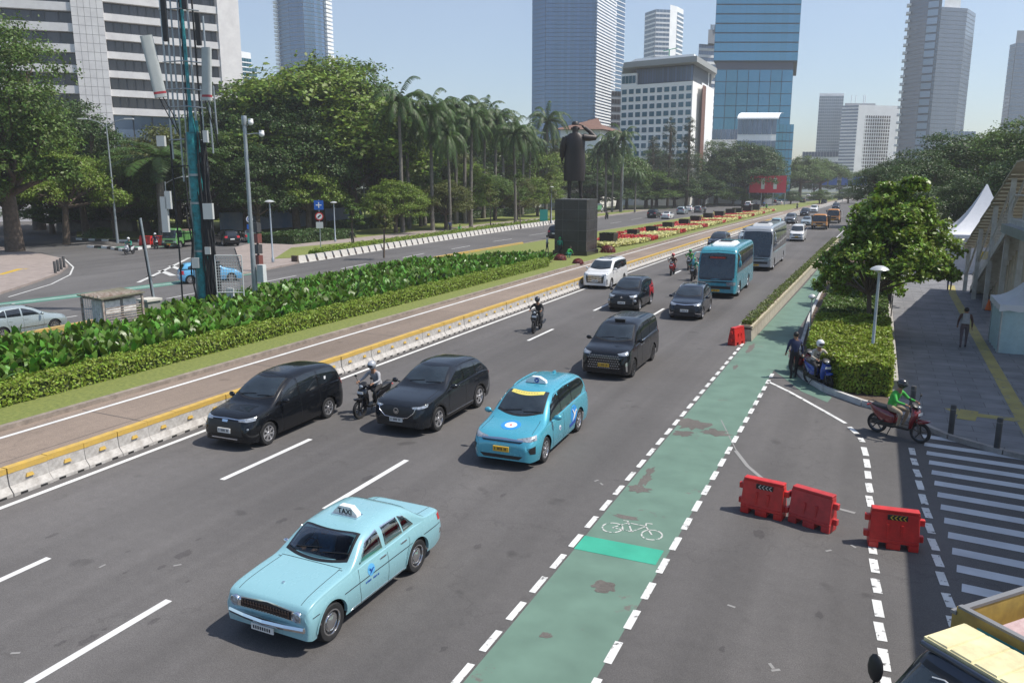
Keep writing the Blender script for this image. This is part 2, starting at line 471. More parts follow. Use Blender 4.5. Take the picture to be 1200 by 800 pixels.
# bicycle symbol on the green lane
mb = MB()
cx, cy = -4.1, 15.0
def bs(u, v): return (cx+u, cy+v*1.25)
for s in (-1, 1):
 c = [bs(s*0.42+0.21*math.cos(a), 0.0+0.19*math.sin(a)) for a in yr(0, 2*PI, 20)]
 line(c, 0.035, 0.010, mb)
for P in [[(-.42, 0), (-.18, .30), (.2, .28), (.42, 0)], [(-.42, 0), (0, -.02), (.2, .28)], [(0, -.02), (-.22, .36), (-.32, .36)], [(.2, .28), (.17, .40), (.3, .42)]]:
 line([bs(*p) for p in P], 0.035, 0.010, mb)
WR = random.Random(12)
mw = MB()
for px, py, a_, b_ in [(812, 497, .62, .62), (838, 507, .5, .35), (800, 508, .35, .3), (756, 562, .16, .5), (762, 552, .1, .4), (748, 573, .3, .25), (706, 687, .22, .22), (715, 690, .12, .1), (690, 640, .2, .08), (905, 352, .12, 2.2), (880, 408, .15, 1.2), (862, 430, .1, .5), (735, 606, .35, .12), (640, 745, .12, .1)]:
 q = at(px, py); k = 22; vs = []
 for i in range(k):
  r = WR.uniform(.55, 1.15); vs.append((q.x+a_*r*math.cos(2*PI*i/k), q.y+b_*r*math.sin(2*PI*i/k), .0058+(px % 7)*.0004))
 mw.add(vs+[(q.x, q.y, .0058+(px % 7)*.0004)], [(i, (i+1) % k, k) for i in range(k)])
o = mw.build('worn_patches', asphalt_mat('worn patch', (.140, .128, .115))); o['kind'] = 'structure'
o = mb.build('bicycle_symbol', paint_mat('symbol paint', (0.5, 0.5, 0.47), (0.09, 0.17, 0.14), 0.52, 10)); o['kind'] = 'structure'
mw = MB()
for px, py, r in [(102, 750, .09), (70, 754, .05), (122, 737, .03), (215, 649, .12), (190, 664, .06), (146, 671, .03), (220, 681, .03), (232, 632, .04), (62, 627, .07), (150, 646, .03), (180, 728, .06), (480, 690, .05), (560, 640, .07), (430, 560, .12), (330, 610, .08), (660, 480, .15), (590, 580, .06), (890, 625, .12), (960, 720, .07), (846, 760, .05), (700, 430, .2), (520, 760, .05)]:
 q = at(px, py); k = 16; vs = []
 for i in range(k):
  rr = r*WR.uniform(.6, 1.2); vs.append((q.x+rr*math.cos(2*PI*i/k), q.y+rr*2*math.sin(2*PI*i/k), .003))
 mw.add(vs+[(q.x, q.y, .003)], [(i, (i+1) % k, k) for i in range(k)])
o = mw.build('oil_stains', asphalt_mat('oil stained asphalt', (.080, .075, .074))); o['kind'] = 'structure'
# median: grass strip, planting bed, flower bed ground
o = strip(lambda y: -26.0, lambda y: X_BWL(y)-0.75, yr(-6, 78, 40), 0.13, h=0.2).build('grass_verge', M_grass); o['kind'] = 'structure'
mbk = strip(lambda y: X_BWL(y)-0.752, lambda y: X_BWL(y)-0.55, yr(-6, 420, 142), 0.145, h=0.2)
strip(lambda y: X_FK(y), lambda y: X_FK(y)+0.22, yr(-6, 420, 142), 0.16, mbk, h=0.2)
o = mbk.build('median_kerb', mat('earthy kerb', (0.24, 0.20, 0.165), .9, var=.35, scale=2.5, bump=.4)); o['kind'] = 'structure'
mby = strip(lambda y: X_FK(y)-.02, lambda y: X_FK(y)+.24, yr(14, 34, 12), .42, h=.4); strip(lambda y: X_FK(y)-.02, lambda y: X_FK(y)+.24, yr(64, 84, 12), .30, mby, h=.3)
o = mby.build('yellow_kerb', mat('yellow kerb', (.52, .33, .05), .7, col2=(.34, .26, .14), scale=2)); tag(o, 'low yellow painted kerb wall between the planting and the far road', 'kerb')
o = strip(lambda y: X_FK(y)+0.222, lambda y: -26.0, yr(-6, 66, 30), 0.12, h=0.2).build('planting_soil', M_soil); o['kind'] = 'structure'
o = strip(lambda y: X_FK(y)+0.222, lambda y: -26.0 if y < 78 else X_BWL(y)-0.753, yr(66, 420, 118), 0.125, h=0.2).build('median_grass', M_grass); o['kind'] = 'structure'
# green cycle lane and lines of the far carriageway / side street
mb = MB()
G1 = [at(-30, 366), at(0, 357), at(85, 347), at(130, 341), at(210, 331), at(250, 326), at(300, 319)]
line([(p.x, p.y) for p in G1], 1.5, 0.004, mb)
line([(p.x, p.y) for p in [at(115, 290.5), at(160, 289.2), at(205, 288)]], 1.6, 0.004, mb)
o = mb.build('far_cycle_lane', paint_mat('far green', (0.07, 0.22, 0.165), (0.10, 0.10, 0.095), 0.64, 1.0)); o['kind'] = 'structure'
mb = MB()
for s in (-1, 1): line([(p.x+s*.25, p.y+s*0.75) for p in G1], 0.12, 0.008, mb)
line([(p.x, p.y) for p in [at(162, 331), at(190, 318), at(222, 302)]], 0.3, 0.008, mb)
line([(p.x, p.y) for p in [at(188, 317), at(203, 323)]], 0.5, 0.008, mb)
line([(p.x, p.y) for p in [at(200, 311.5), at(212, 316)]], 0.45, 0.008, mb)
line([(p.x, p.y) for p in [at(195, 350), at(232, 343)]], 0.15, 0.008, mb)
line([(p.x, p.y) for p in [at(312, 330), at(347, 323)]], 0.15, 0.008, mb)
line([(p.x, p.y) for p in [at(60, 375), at(90, 370)]], 0.15, 0.008, mb)
for a, b in [((400, 315), (430, 309)), ((472, 302), (497, 297)), ((529, 292), (551, 288)), ((578, 283), (600, 280)), ((620, 276), (640, 273)), ((715, 262), (728, 260)), ((740, 257.5), (752, 255.5))]:
 p, q = at(*a), at(*b); line([(p.x, p.y), (q.x, q.y)], 0.16, 0.008, mb)
line([(X_FF(y)+0.45, y) for y in yr(50, 200, 50)], 0.1, 0.008, mb)
line([(p.x, p.y) for p in [at(10, 348), at(60, 333), at(82, 322), at(86, 313), at(75, 303)]], 0.13, 0.004, mb)
o = mb.build('far_markings', paint_mat('far white', (0.52, 0.52, 0.5), ASPH, 0.6, 3)); o['kind'] = 'structure'
# left pavement island, right pavement
M_pave_l = mat('red grey paving', (0.27, 0.225, 0.20), 0.85, var=0.18, scale=1.5, bump=0.2)
def pave_mat(name, c1, c2, c3):
 m = mat(name, c1, 0.75)
 n = m.node_tree.nodes; l = m.node_tree.links; p = n['Principled BSDF']
 tc = n.new('ShaderNodeTexCoord'); b = n.new('ShaderNodeTexBrick')
 b.inputs['Color1'].default_value = (*c1, 1); b.inputs['Color2'].default_value = (*c2, 1); b.inputs['Mortar'].default_value = (*c3, 1)
 b.inputs['Scale'].default_value = 1.0; b.inputs['Brick Width'].default_value = 1.2; b.inputs['Row Height'].default_value = 0.6; b.inputs['Mortar Size'].default_value = 0.012
 l.new(tc.outputs['Object'], b.inputs['Vector'])
 z = n.new('ShaderNodeTexNoise'); z.inputs['Scale'].default_value = 1.2; z.inputs['Detail'].default_value = 8
 l.new(tc.outputs['Object'], z.inputs['Vector'])
 r2 = n.new('ShaderNodeMapRange'); r2.inputs[1].default_value = .3; r2.inputs[2].default_value = .7; r2.inputs[3].default_value = .75; r2.inputs[4].default_value = 1.15
 l.new(z.outputs[0], r2.inputs[0])
 hs = n.new('ShaderNodeHueSaturation'); l.new(b.outputs[0], hs.inputs['Color']); l.new(r2.outputs[0], hs.inputs['Value']); l.new(hs.outputs[0], p.inputs['Base Color'])
 return m
M_pave_r = pave_mat('stone paving', (0.20, 0.20, 0.205), (0.155, 0.155, 0.165), (0.09, 0.09, 0.09))
isl = [at(-60, 372), at(0, 345), at(40, 332), at(70, 321), at(80, 313), at(72, 304), at(50, 299), at(30, 296), at(0, 290), at(-60, 300)]
isl = [(p.x, p.y) for p in isl]
sheet('left_pavement', isl, 0.14, M_pave_l, h=0.18)
mb = MB(); line([(p.x, p.y) for p in [at(0, 324), at(24, 317), at(32, 317)]], 0.5, 0.144, mb)
o = mb.build('tactile_strip_far', M_yellowp); o['kind'] = 'structure'
# plaza pavement right of the junction, with the lawn behind
pl = [at(285, 322), at(306, 318), at(350, 309)]
pl = [(p.x, p.y) for p in pl]+[(X_FF(y)-0.02, y) for y in yr(56.5, 200, 30)]+[(-62, 200), (-66, 120), (-70, 80), (-63, 66)]
sheet('plaza_pavement', pl, 0.14, M_pave_l, h=0.18)
lawn = [at(322, 305), at(360, 303)]
lawn = [(p.x, p.y) for p in lawn]+[(X_FF(y)-0.9, y) for y in yr(62, 195, 30)]+[(-57, 195), (-54.8, 110), (-55.5, 80), (-57, 68)]
sheet('verge_lawn', lawn, 0.18, M_grass, h=0.05)
sheet('park_lawn', [(-60, 78), (-60, 200), (-200, 260), (-200, 130), (-80, 84), (-70, 78)], 0.16, M_grass, h=0.2)
far_isl = [at(90, 279.5), at(120, 281), at(165, 281.5), at(185, 279), at(210, 279), at(320, 268), at(420, 250), at(200, 250), at(90, 266)]
sheet('traffic_island', [(p.x, p.y) for p in far_isl], 0.15, M_grass, h=0.2)
# right pavement with kerb and planter island
pv = [(0.95, 28.6), (1.05, 26.9), (1.6, 25.75), (2.4, 24.6), (3.6, 23.75), (5.5, 22.9), (9.0, 22.0), (30, 20), (30, 240), (3.5, 240), (0.95, 90)]
sheet('pavement', pv, 0.12, M_pave_r, h=0.16)
mb = MB(); line([(x-0.02, y-0.02) for x, y in pv[:8]], 0.16, 0.13, mb)
mbk = MB()
pts = pv[:8]
for (a, b) in zip(pts, pts[1:]):
 d = Vector((b[0]-a[0], b[1]-a[1], 0)); L_ = d.length; M = rotz(math.atan2(d.y, d.x), (a[0], a[1], 0))
 mbk.box(0, L_, -0.16, -0.002, -0.02, 0.14, M)
o = mbk.build('pavement_kerb', M_kerb); o['kind'] = 'structure'
pi_ = [(-2.95, 66), (-2.75, 44), (-2.5, 36), (-2.45, 34.0), (-2.35, 31.8), (-1.9, 30.2), (-1.1, 28.6), (0.1, 27.3), (0.75, 26.9), (0.93, 27.2), (0.93, 90), (-2.6, 90)]
sheet('planter_island', pi_, 0.12, M_soil, h=0.16)
mb = MB()
for (a, b) in zip(pi_[:8], pi_[1:9]):
 d = Vector((b[0]-a[0], b[1]-a[1], 0)); L_ = d.length; M = rotz(math.atan2(d.y, d.x), (a[0], a[1], 0))
 mb.box(0, L_, -0.14, -0.002, -0.02, 0.2, M)
o = mb.build('planter_kerb', mat('white kerb', (0.45, 0.44, 0.42), 0.8, var=0.3, scale=2)); o['kind'] = 'structure'
mb = MB(); line([(5.0, 62), (4.75, 57), (4.6, 40), (4.45, 24.2)], 0.42, 0.124, mb); line([(4.45, 27.0), (2.75, 27.15), (2.6, 27.6)], 0.42, 0.125, mb)
line([(2.9, 26.4), (3.1, 27.6)], 0.5, 0.126, mb)
o = mb.build('tactile_strip', paint_mat('tactile yellow', (0.34, 0.29, 0.10), (0.20, 0.19, 0.15), 0.56, 4)); o['kind'] = 'structure'
# ---------------------------------------------------------------- vehicles
def paint(name, col, rough=0.28, metal=0.0, coat=0.8, spec=0.5):
 m = mat(name, col, rough, metal=metal, coat=coat, spec=spec)
 n = m.node_tree.nodes; l = m.node_tree.links; p = n['Principled BSDF']
 tc = n.new('ShaderNodeTexCoord'); z = n.new('ShaderNodeTexNoise'); z.inputs['Scale'].default_value = 2.5; z.inputs['Detail'].default_value = 6
 l.new(tc.outputs['Object'], z.inputs['Vector'])
 r = n.new('ShaderNodeMapRange'); r.inputs[3].default_value = max(0.05, rough-0.08); r.inputs[4].default_value = rough+0.14
 l.new(z.outputs[0], r.inputs[0]); l.new(r.outputs[0], p.inputs['Roughness'])
 return m
M_glass = mat('tinted glass', (0.012, 0.016, 0.02), 0.04, spec=0.75, coat=0.3)
M_glass2 = mat('windscreen glass', (0.02, 0.028, 0.034), 0.05, spec=0.8, coat=0.3, var=0.5, scale=1.8)
M_blk = mat('black plastic', (0.012, 0.012, 0.013), 0.45)
M_blkg = mat('gloss black trim', (0.008, 0.008, 0.009), 0.15, coat=0.5)
M_tyre = mat('tyre rubber', (0.014, 0.014, 0.015), 0.8, var=0.3, scale=8)
M_alloy = mat('alloy', (0.62, 0.62, 0.64), 0.25, metal=0.85)
M_alloyd = mat('dark alloy', (0.08, 0.08, 0.085), 0.3, metal=0.8)
M_chrome = mat('chrome', (0.75, 0.76, 0.78), 0.12, metal=1.0)
M_lamp = mat('lamp glass', (0.34, 0.37, 0.40), 0.14, metal=0.4, coat=0.8, var=.6, scale=14)
M_red = mat('tail lamp', (0.42, 0.015, 0.015), 0.2, coat=0.6)
M_amber = mat('indicator', (0.6, 0.2, 0.02), 0.2, coat=0.6)
M_plw = mat('plate white', (0.62, 0.62, 0.6), 0.5)
M_ply = mat('plate yellow', (0.62, 0.36, 0.03), 0.5)
M_ink = mat('dark ink', (0.015, 0.015, 0.02), 0.6)
M_under = mat('underbody', (0.006, 0.006, 0.006), 0.9)
M_seat = mat('seat cloth', (0.03, 0.06, 0.16), 0.8)
def make_wheel(r=0.33, w=0.2, rim='multi', side=1, rimmat=None):
 """wheel with its axle along X; outer face towards +X*side"""
 mt = MB()
 rr = r*0.66
 prof = [(rr, -w/2+.01), (rr+.02, -w/2), (r*.93, -w/2), (r, -w/2+.03), (r, w/2-.03), (r*.93, w/2), (rr+.02, w/2), (rr, w/2-.01), (rr, -w/2+.01)]
 mt.lathe(prof, 28, axis='X')
 mr = MB()
 s = side
 x0 = s*(w/2-0.012)
 mr.lathe([(rr+.004, x0+s*.004), (rr-.018, x0+s*.006), (rr-.03, x0-s*.03), (rr-.03, x0-s*.09)], 28, axis='X')
 if rim == 'steel':
  mr.lathe([(rr-.01, x0-s*.05), (rr*.72, x0-s*.02), (rr*.62, x0-s*.03), (rr*.58, x0+s*.0), (rr*.3, x0+s*.02), (0.001, x0+s*.03)], 24, axis='X')
  mr.cur = 1; mr.lathe([(rr*.99, x0-s*.048), (rr*.74, x0-s*.016)], 24, axis='X')
 else:
  ns = {'multi': 10, 'five': 5, 'eight': 7}[rim]
  for k in range(ns):
   M = Matrix.Rotation(2*PI*k/ns, 4, 'X')
   hw = {'multi': .018, 'five': .04, 'eight': .028}[rim]
   mr.add([M @ Vector(v) for v in [(x0+s*.0, -hw*.8, .03), (x0+s*.0, hw*.8, .03), (x0, hw*1.3, rr-.015), (x0, -hw*1.3, rr-.015), (x0-s*.04, -hw*.8, .03), (x0-s*.04, hw*.8, .03), (x0-s*.04, hw, rr-.02), (x0-s*.04, -hw, rr-.02)]],
                   [(0, 1, 2, 3), (0, 3, 7, 4), (1, 5, 6, 2)])
  mr.lathe([(.055, x0-s*.04), (.055, x0+s*.008), (.001, x0+s*.012)], 14, axis='X')
  mr.cur = 1; mr.lathe([(rr-.012, x0-s*.06), (.001, x0-s*.06)], 24, axis='X')
 return mt, mr, (rimmat or M_alloy)
class Body:
 def __init__(s, L, Wd, top, belt, zb=0.2, wheels=(), wr=0.33, nose=0.32, noseR=0.55, tail=0.2, tailR=0.45, tumble=0.12, ncab=4.6, nhood=3.0, cab=(0, 0), shoulder=0.035, arch=True, sidecurve=0.05):
  s.L, s.W, s.top, s.belt, s.zb = L, Wd, top, belt, zb
  s.wheels, s.wr = wheels, wr
  s.nose, s.noseR, s.tail, s.tailR = nose, noseR, tail, tailR
  s.tumble, s.ncab, s.nhood, s.cab, s.shoulder = tumble, ncab, nhood, cab, shoulder
  s.sc = sidecurve; s.arch = arch
 def halfw(s, y):
  d0 = y+s.L/2; d1 = s.L/2-y
  w = s.W/2
  if d0 < s.noseR: u = (s.noseR-d0)/s.noseR; w -= s.nose*(1-math.sqrt(max(0, 1-u**2.2)))
  if d1 < s.tailR: u = (s.tailR-d1)/s.tailR; w -= s.tail*(1-math.sqrt(max(0, 1-u**2.2)))
  return w
 def bottom(s, y):
  z = s.zb
  d0 = y+s.L/2; d1 = s.L/2-y
  if d0 < 0.12: z += 0.05*(1-d0/0.12)
  if d1 < 0.25: z += 0.10*(1-d1/0.25)
  if s.arch:
   for yw in s.wheels:
    RR = s.wr+0.055
    if abs(y-yw) < RR: z = max(z, s.wr+math.sqrt(max(0, RR*RR-(y-yw)**2)))
  return z
 def section(s, y):
  w = s.halfw(y); z0 = s.bottom(y); zk = smooth_tab(s.belt, y); zt = max(zk+0.012, smooth_tab(s.top, y))
  pts = []
  zm = 0.55
  nl = 7
  z0 = min(z0, zk-0.03)
  for k in range(nl+1):
   z = z0+(zk-z0)*k/nl
   u = (z-zm)/(zk-zm) if z > zm else (zm-z)/max(0.05, zm-s.zb)
   pts.append((w-(s.sc*u*u if z > zm else s.sc*0.9*u*u), z))
  wk = pts[-1][0]
  h = zt-zk
  cabf = min(1, max(0, (h-0.08)/0.3))
  n = s.nhood+(s.ncab-s.nhood)*cabf
  wk2 = wk-s.shoulder*cabf
  nu = getattr(s, 'nu', 12)
  if cabf > 0: pts.append((wk2, zk+0.012*cabf))
  else: pts.append((wk2-.002, zk+0.004))
  for j in range(1, nu+1):
   a = (PI/2)*(j/nu)
   x = wk2*max(0, math.cos(a))**(2/n)
   z = zk+0.012*cabf+(h-0.012*cabf)*math.sin(a)**(2/n)
   if j == nu: x = 0
   x -= s.tumble*(z-zk)*(x/wk2) if wk2 > 0 else 0
   pts.append((max(0, x), z))
  return pts
 def build_mb(s, N=80, holes=None):
  L = s.L
  ys = set()
  for i in range(N+1):
   t = i/N
   ys.add(round(-L/2+L*t, 4))
  for e in (0.012, 0.03, 0.06, 0.1, 0.15): ys.add(round(-L/2+e, 4)); ys.add(round(L/2-e, 4))
  for yw in s.wheels:
   RR = s.wr+0.055
   for k in range(15): ys.add(round(yw-RR*math.cos(PI*k/14), 4))
   ys.add(round(yw-RR-.004, 4)); ys.add(round(yw+RR+.004, 4))
  for t, _ in s.top: ys.add(round(t, 4))
  ys = sorted(y for y in ys if -L/2 <= y <= L/2)
  mb = MB()
  secs = [s.section(y) for y in ys]
  K = len(secs[0])
  vs = []
  for y, sec in zip(ys, secs):
   vs += [(-x, y, z) for x, z in sec]+[(x, y, z) for x, z in reversed(sec[:-1])]
  M_ = 2*K-1
  fs = [(i*M_+k, i*M_+k+1, (i+1)*M_+k+1, (i+1)*M_+k) for i in range(len(ys)-1) for k in range(M_-1)]
  fs.append(tuple(range(M_-1, -1, -1)))
  b = (len(ys)-1)*M_
  fs.append(tuple(range(b, b+M_)))
  mb.add(vs, fs)
  s.bvh = BVHTree.FromPolygons([Vector(v) for v in mb.v], mb.f)
  if holes:
   kf = [f for f in mb.f if len(f) > 4 or not all(holes(*mb.v[i]) for i in f)]
   mb.f = kf; mb.m = [0]*len(kf)
  return mb
 def hit(s, o, d):
  r = s.bvh.ray_cast(Vector(o), Vector(d).normalized())
  return (r[0], r[1]) if r[0] is not None else None
 def patch(s, A, B, kind, side=1, off=0.006, nu=14, nv=5, mb=None, ang=0, thick=0.012, ring=0):
  """project the band between polylines A (top) and B (bottom) onto the body.
  kind: 'side' (y,z), 'front'/'rear' (x,z), 'top' (x,y), 'diag' (t,z) at angle ang"""
  mb = mb or MB()
  def res(P, n):
   P = [Vector(p) for p in P]
   ls = [0]
   for a, b in zip(P, P[1:]): ls.append(ls[-1]+(b-a).length)
   out = []
   for i in range(n+1):
    t = ls[-1]*i/n
    for k in range(len(P)-1):
     if t <= ls[k+1]+1e-9: break
    q = (t-ls[k])/max(1e-9, ls[k+1]-ls[k])
    out.append(P[k].lerp(P[k+1], q))
   return out
  a, b = res(A, nu), res(B, nu)
  grid = []
  for i in range(nu+1):
   row = []
   for j in range(nv+1):
    p = a[i].lerp(b[i], j/nv)
    if kind == 'side': o = (3*side, p.x, p.y); d = Vector((-side, 0, 0))
    elif kind == 'front': o = (p.x, -6, p.y); d = Vector((0, 1, 0))
    elif kind == 'rear': o = (p.x, 6, p.y); d = Vector((0, -1, 0))
    elif kind == 'top': o = (p.x, p.y, 5); d = Vector((0, 0, -1))
    else:
     d = Vector((-side*math.sin(ang), math.cos(ang), 0)); perp = Vector((side*math.cos(ang), math.sin(ang), 0))
     o = Vector((0, -s.L/2, p.y))+perp*(p.x*math.cos(ang))-d*6
    h = s.hit(o, d)
    if h is None: row.append(None); continue
    n = h[1]
    if n.dot(d) > 0: n = -n
    if n.dot(d) > -0.15: row.append(None); continue
    row.append((h[0]+n*off, n))
   grid.append(row)
  idx = {}
  vs = []; fs = []
  for i in range(nu+1):
   for j in range(nv+1):
    if grid[i][j] is not None: idx[i, j] = len(vs); vs.append(grid[i][j][0])
  ec = {}
  for i in range(nu):
   for j in range(nv):
    q = [(i, j), (i+1, j), (i+1, j+1), (i, j+1)]
    if ring and ring <= i < nu-ring and ring <= j < nv-ring: continue
    if all(k in idx for k in q):
     f = tuple(idx[k] for k in q)
     fs.append(f)
     for u in range(4):
      e = (f[u], f[(u+1) % 4]); ec[e] = ec.get(e, 0)+1
  if not fs: return mb
  bd = [e for e in ec if (e[1], e[0]) not in ec]
  low = {}
  inv = {v: k for k, v in idx.items()}
  for e in bd:
   for v in e:
    if v not in low:
     i, j = inv[v]; p, n = grid[i][j]
     low[v] = len(vs); vs.append(p-n*(off+thick))
  for e in bd: fs.append((e[1], e[0], low[e[0]], low[e[1]]))
  mb.add(vs, fs)
  return mb
def rect(x0, x1, z0, z1, n=1):
 return [(x0+(x1-x0)*i/n, z1) for i in range(n+1)], [(x0+(x1-x0)*i/n, z0) for i in range(n+1)]
def make_car(name, label, group, spec, body_mat, lod=0, cat='car'):
 """front of the vehicle towards -Y. lod 0 = full parts, 1 = far away"""
 t = thing(name, label, cat, group=group)
 g_ = spec
 B = Body(g_['L'], g_['W'], g_['top'], g_['belt'], zb=g_.get('zb', 0.2), wheels=g_['wheels'], wr=g_['wr'], nose=g_.get('nose', .3), noseR=g_.get('noseR', .5), tail=g_.get('tail', .15), tailR=g_.get('tailR', .35),
             tumble=g_.get('tumble', .16), ncab=g_.get('ncab', 4.6), nhood=g_.get('nhood', 3.0), shoulder=g_.get('shoulder', .03), sidecurve=g_.get('sc', .05))
 if 'holes' in g_: B.nu = 34
 bm = B.build_mb(150 if 'holes' in g_ else 70 if lod == 0 else 44, g_.get('holes'))
 bm.build('body', body_mat, t, smooth=38)
 W2 = g_['W']/2
 # dark underside and inner arches
 u = MB(); u.box(-W2+.27, W2-.27, -g_['L']/2+.35, g_['L']/2-.2, .17, .74 if 'holes' not in g_ else .42)
 u.box(-W2+.12, W2-.12, g_['wheels'][0]+g_['wr']+.12, g_['wheels'][1]-g_['wr']-.12, .16, .3)
 u.build('underbody', M_under, t)
 # wheels
 proto = {}
 for sd in (-1, 1):
  mt, mr, rm = make_wheel(g_['wr'], g_.get('ww', .2), g_.get('rim', 'multi'), sd, g_.get('rimmat'))
  for yw in g_['wheels']:
   loc = (sd*(W2-g_.get('ww', .2)/2-.02), yw, g_['wr'])
   if (sd,) not in proto:
    wh = bpy.data.objects.new('wheel', None); C.objects.link(wh); wh.parent = t; wh.location = loc
    mt.build('tyre', M_tyre, wh, smooth=40); mr.build('rim', [rm, M_blk], wh, smooth=40)
    proto[(sd,)] = wh
   else: copy_tree(proto[(sd,)], t, loc=loc)
 # windscreen: from above
 glassm = g_.get('glass', M_glass)
 ws = g_['ws']      # (y_base, half_base, y_top, half_top, bow)
 def wsl(y, hw, bow, n=10): return [(-hw+2*hw*i/n, y+bow*((-1+2*i/n)**2)) for i in range(n+1)]
 e = 0.03
 B.patch(wsl(ws[2]+.02, ws[3]+e, ws[4]), wsl(ws[0]-.03, ws[1]+e, ws[4]*1.5), 'top', off=.003, nu=24 if 'holes' in g_ else 16, nv=10 if 'holes' in g_ else 8, ring=1 if 'holes' in g_ else 0).build('windscreen_frame', M_blk if not g_.get('chromews') else M_blkg, t, smooth=60)
 B.patch(wsl(ws[2]-.02, ws[3], ws[4]), wsl(ws[0]+.03, ws[1], ws[4]*1.5), 'top', off=.009, nu=16, nv=8, thick=-.004 if 'holes' in g_ else .012).build('windscreen', g_.get('wsglass', M_glass2), t, smooth=60)
 if lod == 0 or 'rw' in g_:
  rw = g_.get('rw')
  if rw:
   if rw[0] == 'top': B.patch(wsl(rw[1], rw[2], -.03), wsl(rw[3], rw[4], -.05), 'top', off=.006, nu=14, nv=6).build('rear_window', glassm, t, smooth=60)
   else: B.patch([(-rw[2], rw[1]), (rw[2], rw[1])], [(-rw[4], rw[3]), (rw[4], rw[3])], 'rear', off=.006, nu=12, nv=5).build('rear_window', glassm, t, smooth=60)
 # side windows
 for sd in (-1, 1):
  A, Bo = g_['band']
  if g_.get('bandtrim', True): B.patch(A, Bo, 'side', sd, off=.003, nu=30, nv=6).build('window_trim', g_.get('trimmat', M_blkg), t, smooth=60)
  for (ya, yb) in g_['win']:
   ins = 0.022
   def tp(y): return interp(A, y)-ins
   def bt(y): return interp(Bo, y)+ins
   # front quarter shapes follow the band between ya and yb
   n = 8
   yy = [ya+(yb-ya)*i/n for i in range(n+1)]
   yy = [y for y in yy]
   B.patch([(y, max(tp(y), bt(y)+.01)) for y in yy], [(y, bt(y)) for y in yy], 'side', sd, off=.009, nu=12, nv=5).build('side_window', glassm, t, smooth=60)
 for fn in g_.get('details', []): fn(B, t, body_mat, lod)
 return t, B
def d_lights(front, rear=None, ang=R(38)):
 def fn(B, t, bm, lod):
  for sd in (-1, 1):
   A, Bo = front
   o = B.patch(A, Bo, 'diag', sd, off=.006, nu=12, nv=4, ang=ang).build('headlight', M_lamp, t, smooth=50)
   if rear:
    A, Bo = rear
    B.patch(A, Bo, 'rear', off=.008, nu=6, nv=5).build('tail_light', M_red, t, smooth=50) if False else None
    A2 = [(sd*x, z) for x, z in A]; B2 = [(sd*x, z) for x, z in Bo]
    B.patch(A2, B2, 'rear', off=.010, nu=6, nv=5).build('tail_light', M_red, t, smooth=50)
 return fn
def d_front(items):
 """list of (name, top polyline, bottom polyline, material, offset) on the front face"""
 def fn(B, t, bm, lod):
  for it in items:
   nm, A, Bo, m, off = it[:5]
   B.patch(A, Bo, 'front', off=off, nu=18, nv=4).build(nm, m if m != 'body' else bm, t, smooth=50)
 return fn
def d_plate(z, y_off=0.02, m=None, w=.40, h=.13, x=0):
 def fn(B, t, bm, lod):
  hit = B.hit((x, -6, z), (0, 1, 0))
  if not hit: return
  y = hit[0].y-y_off
  mb = MB().box(x-w/2, x+w/2, y-.012, y+.03, z-h/2, z+h/2)
  p = mb.build('number_plate', m or M_plw, t)
  if lod == 0:
   mk = MB(); xx = -w/2+.04
   for k, wd in enumerate([.03, 0, .035, .035, .03, .035, 0, .03, .03]):
    if wd: mk.box(x+xx, x+xx+.022, y-.015, y-.013, z-.03, z+.035)
    xx += .037
   mk.build('lettering', M_ink if m is not M_plw2 else M_ink, p)
 return fn
M_plw2 = None
def d_mirror(y, z, col='body', size=1.0, xo=0.0):
 def fn(B, t, bm, lod):
  w = B.W/2
  for sd in (-1, 1):
   mb = MB()
   M = Matrix.Rotation(sd*0.25, 4, 'Z')
   mb.ball((sd*(w+.10+xo), y, z), (.115*size, .065*size, .075*size), 12, M)
   mb.tube([(sd*(w-.06), y+.03, z-.05), (sd*(w+.06), y, z-.03)], .022, 6)
   mb.build('mirror', bm if col == 'body' else col, t, smooth=60)
 return fn
def d_seams(lines, w=.008, m=None):
 """door gaps: polylines in (y,z) on both sides"""
 def fn(B, t, bm, lod):
  if lod: return
  for sd in (-1, 1):
   for P in lines:
    mb = MB()
    for a, b in zip(P, P[1:]):
     d = Vector((b[0]-a[0], b[1]-a[1])); q = Vector((-d.y, d.x)).normalized()*w/2
     B.patch([(a[0]+q.x, a[1]+q.y), (b[0]+q.x, b[1]+q.y)], [(a[0]-q.x, a[1]-q.y), (b[0]-q.x, b[1]-q.y)], 'side', sd, off=.0025, nu=max(2, int(d.length/.08)), nv=1, mb=mb, thick=.004)
    mb.build('door_gap', m or M_under, t)
 return fn
def d_hood_seams(lines, w=.009):
 def fn(B, t, bm, lod):
  if lod: return
  for P in lines:
   mb = MB()
   for a, b in zip(P, P[1:]):
    d = Vector((b[0]-a[0], b[1]-a[1])); q = Vector((-d.y, d.x)).normalized()*w/2
    B.patch([(a[0]+q.x, a[1]+q.y), (b[0]+q.x, b[1]+q.y)], [(a[0]-q.x, a[1]-q.y), (b[0]-q.x, b[1]-q.y)], 'top', off=.0025, nu=max(2, int(d.length/.08)), nv=1, mb=mb, thick=.004)
   mb.build('bonnet_gap', M_under, t)
 return fn
def d_handles(ys, z, m='body'):
 def fn(B, t, bm, lod):
  if lod: return
  for sd in (-1, 1):
   for y in ys:
    h = B.hit((3*sd, y, z), (-sd, 0, 0))
    if h: MB().box(h[0].x-.015, h[0].x+.015, y-.09, y+.09, z-.013, z+.013).build('door_handle', bm if m == 'body' else m, t)
 return fn
def d_sideband(A, Bo, name, m, off=.006):
 def fn(B, t, bm, lod):
  for sd in (-1, 1): B.patch(A, Bo, 'side', sd, off=off, nu=24, nv=2).build(name, m, t, smooth=60)
 return fn
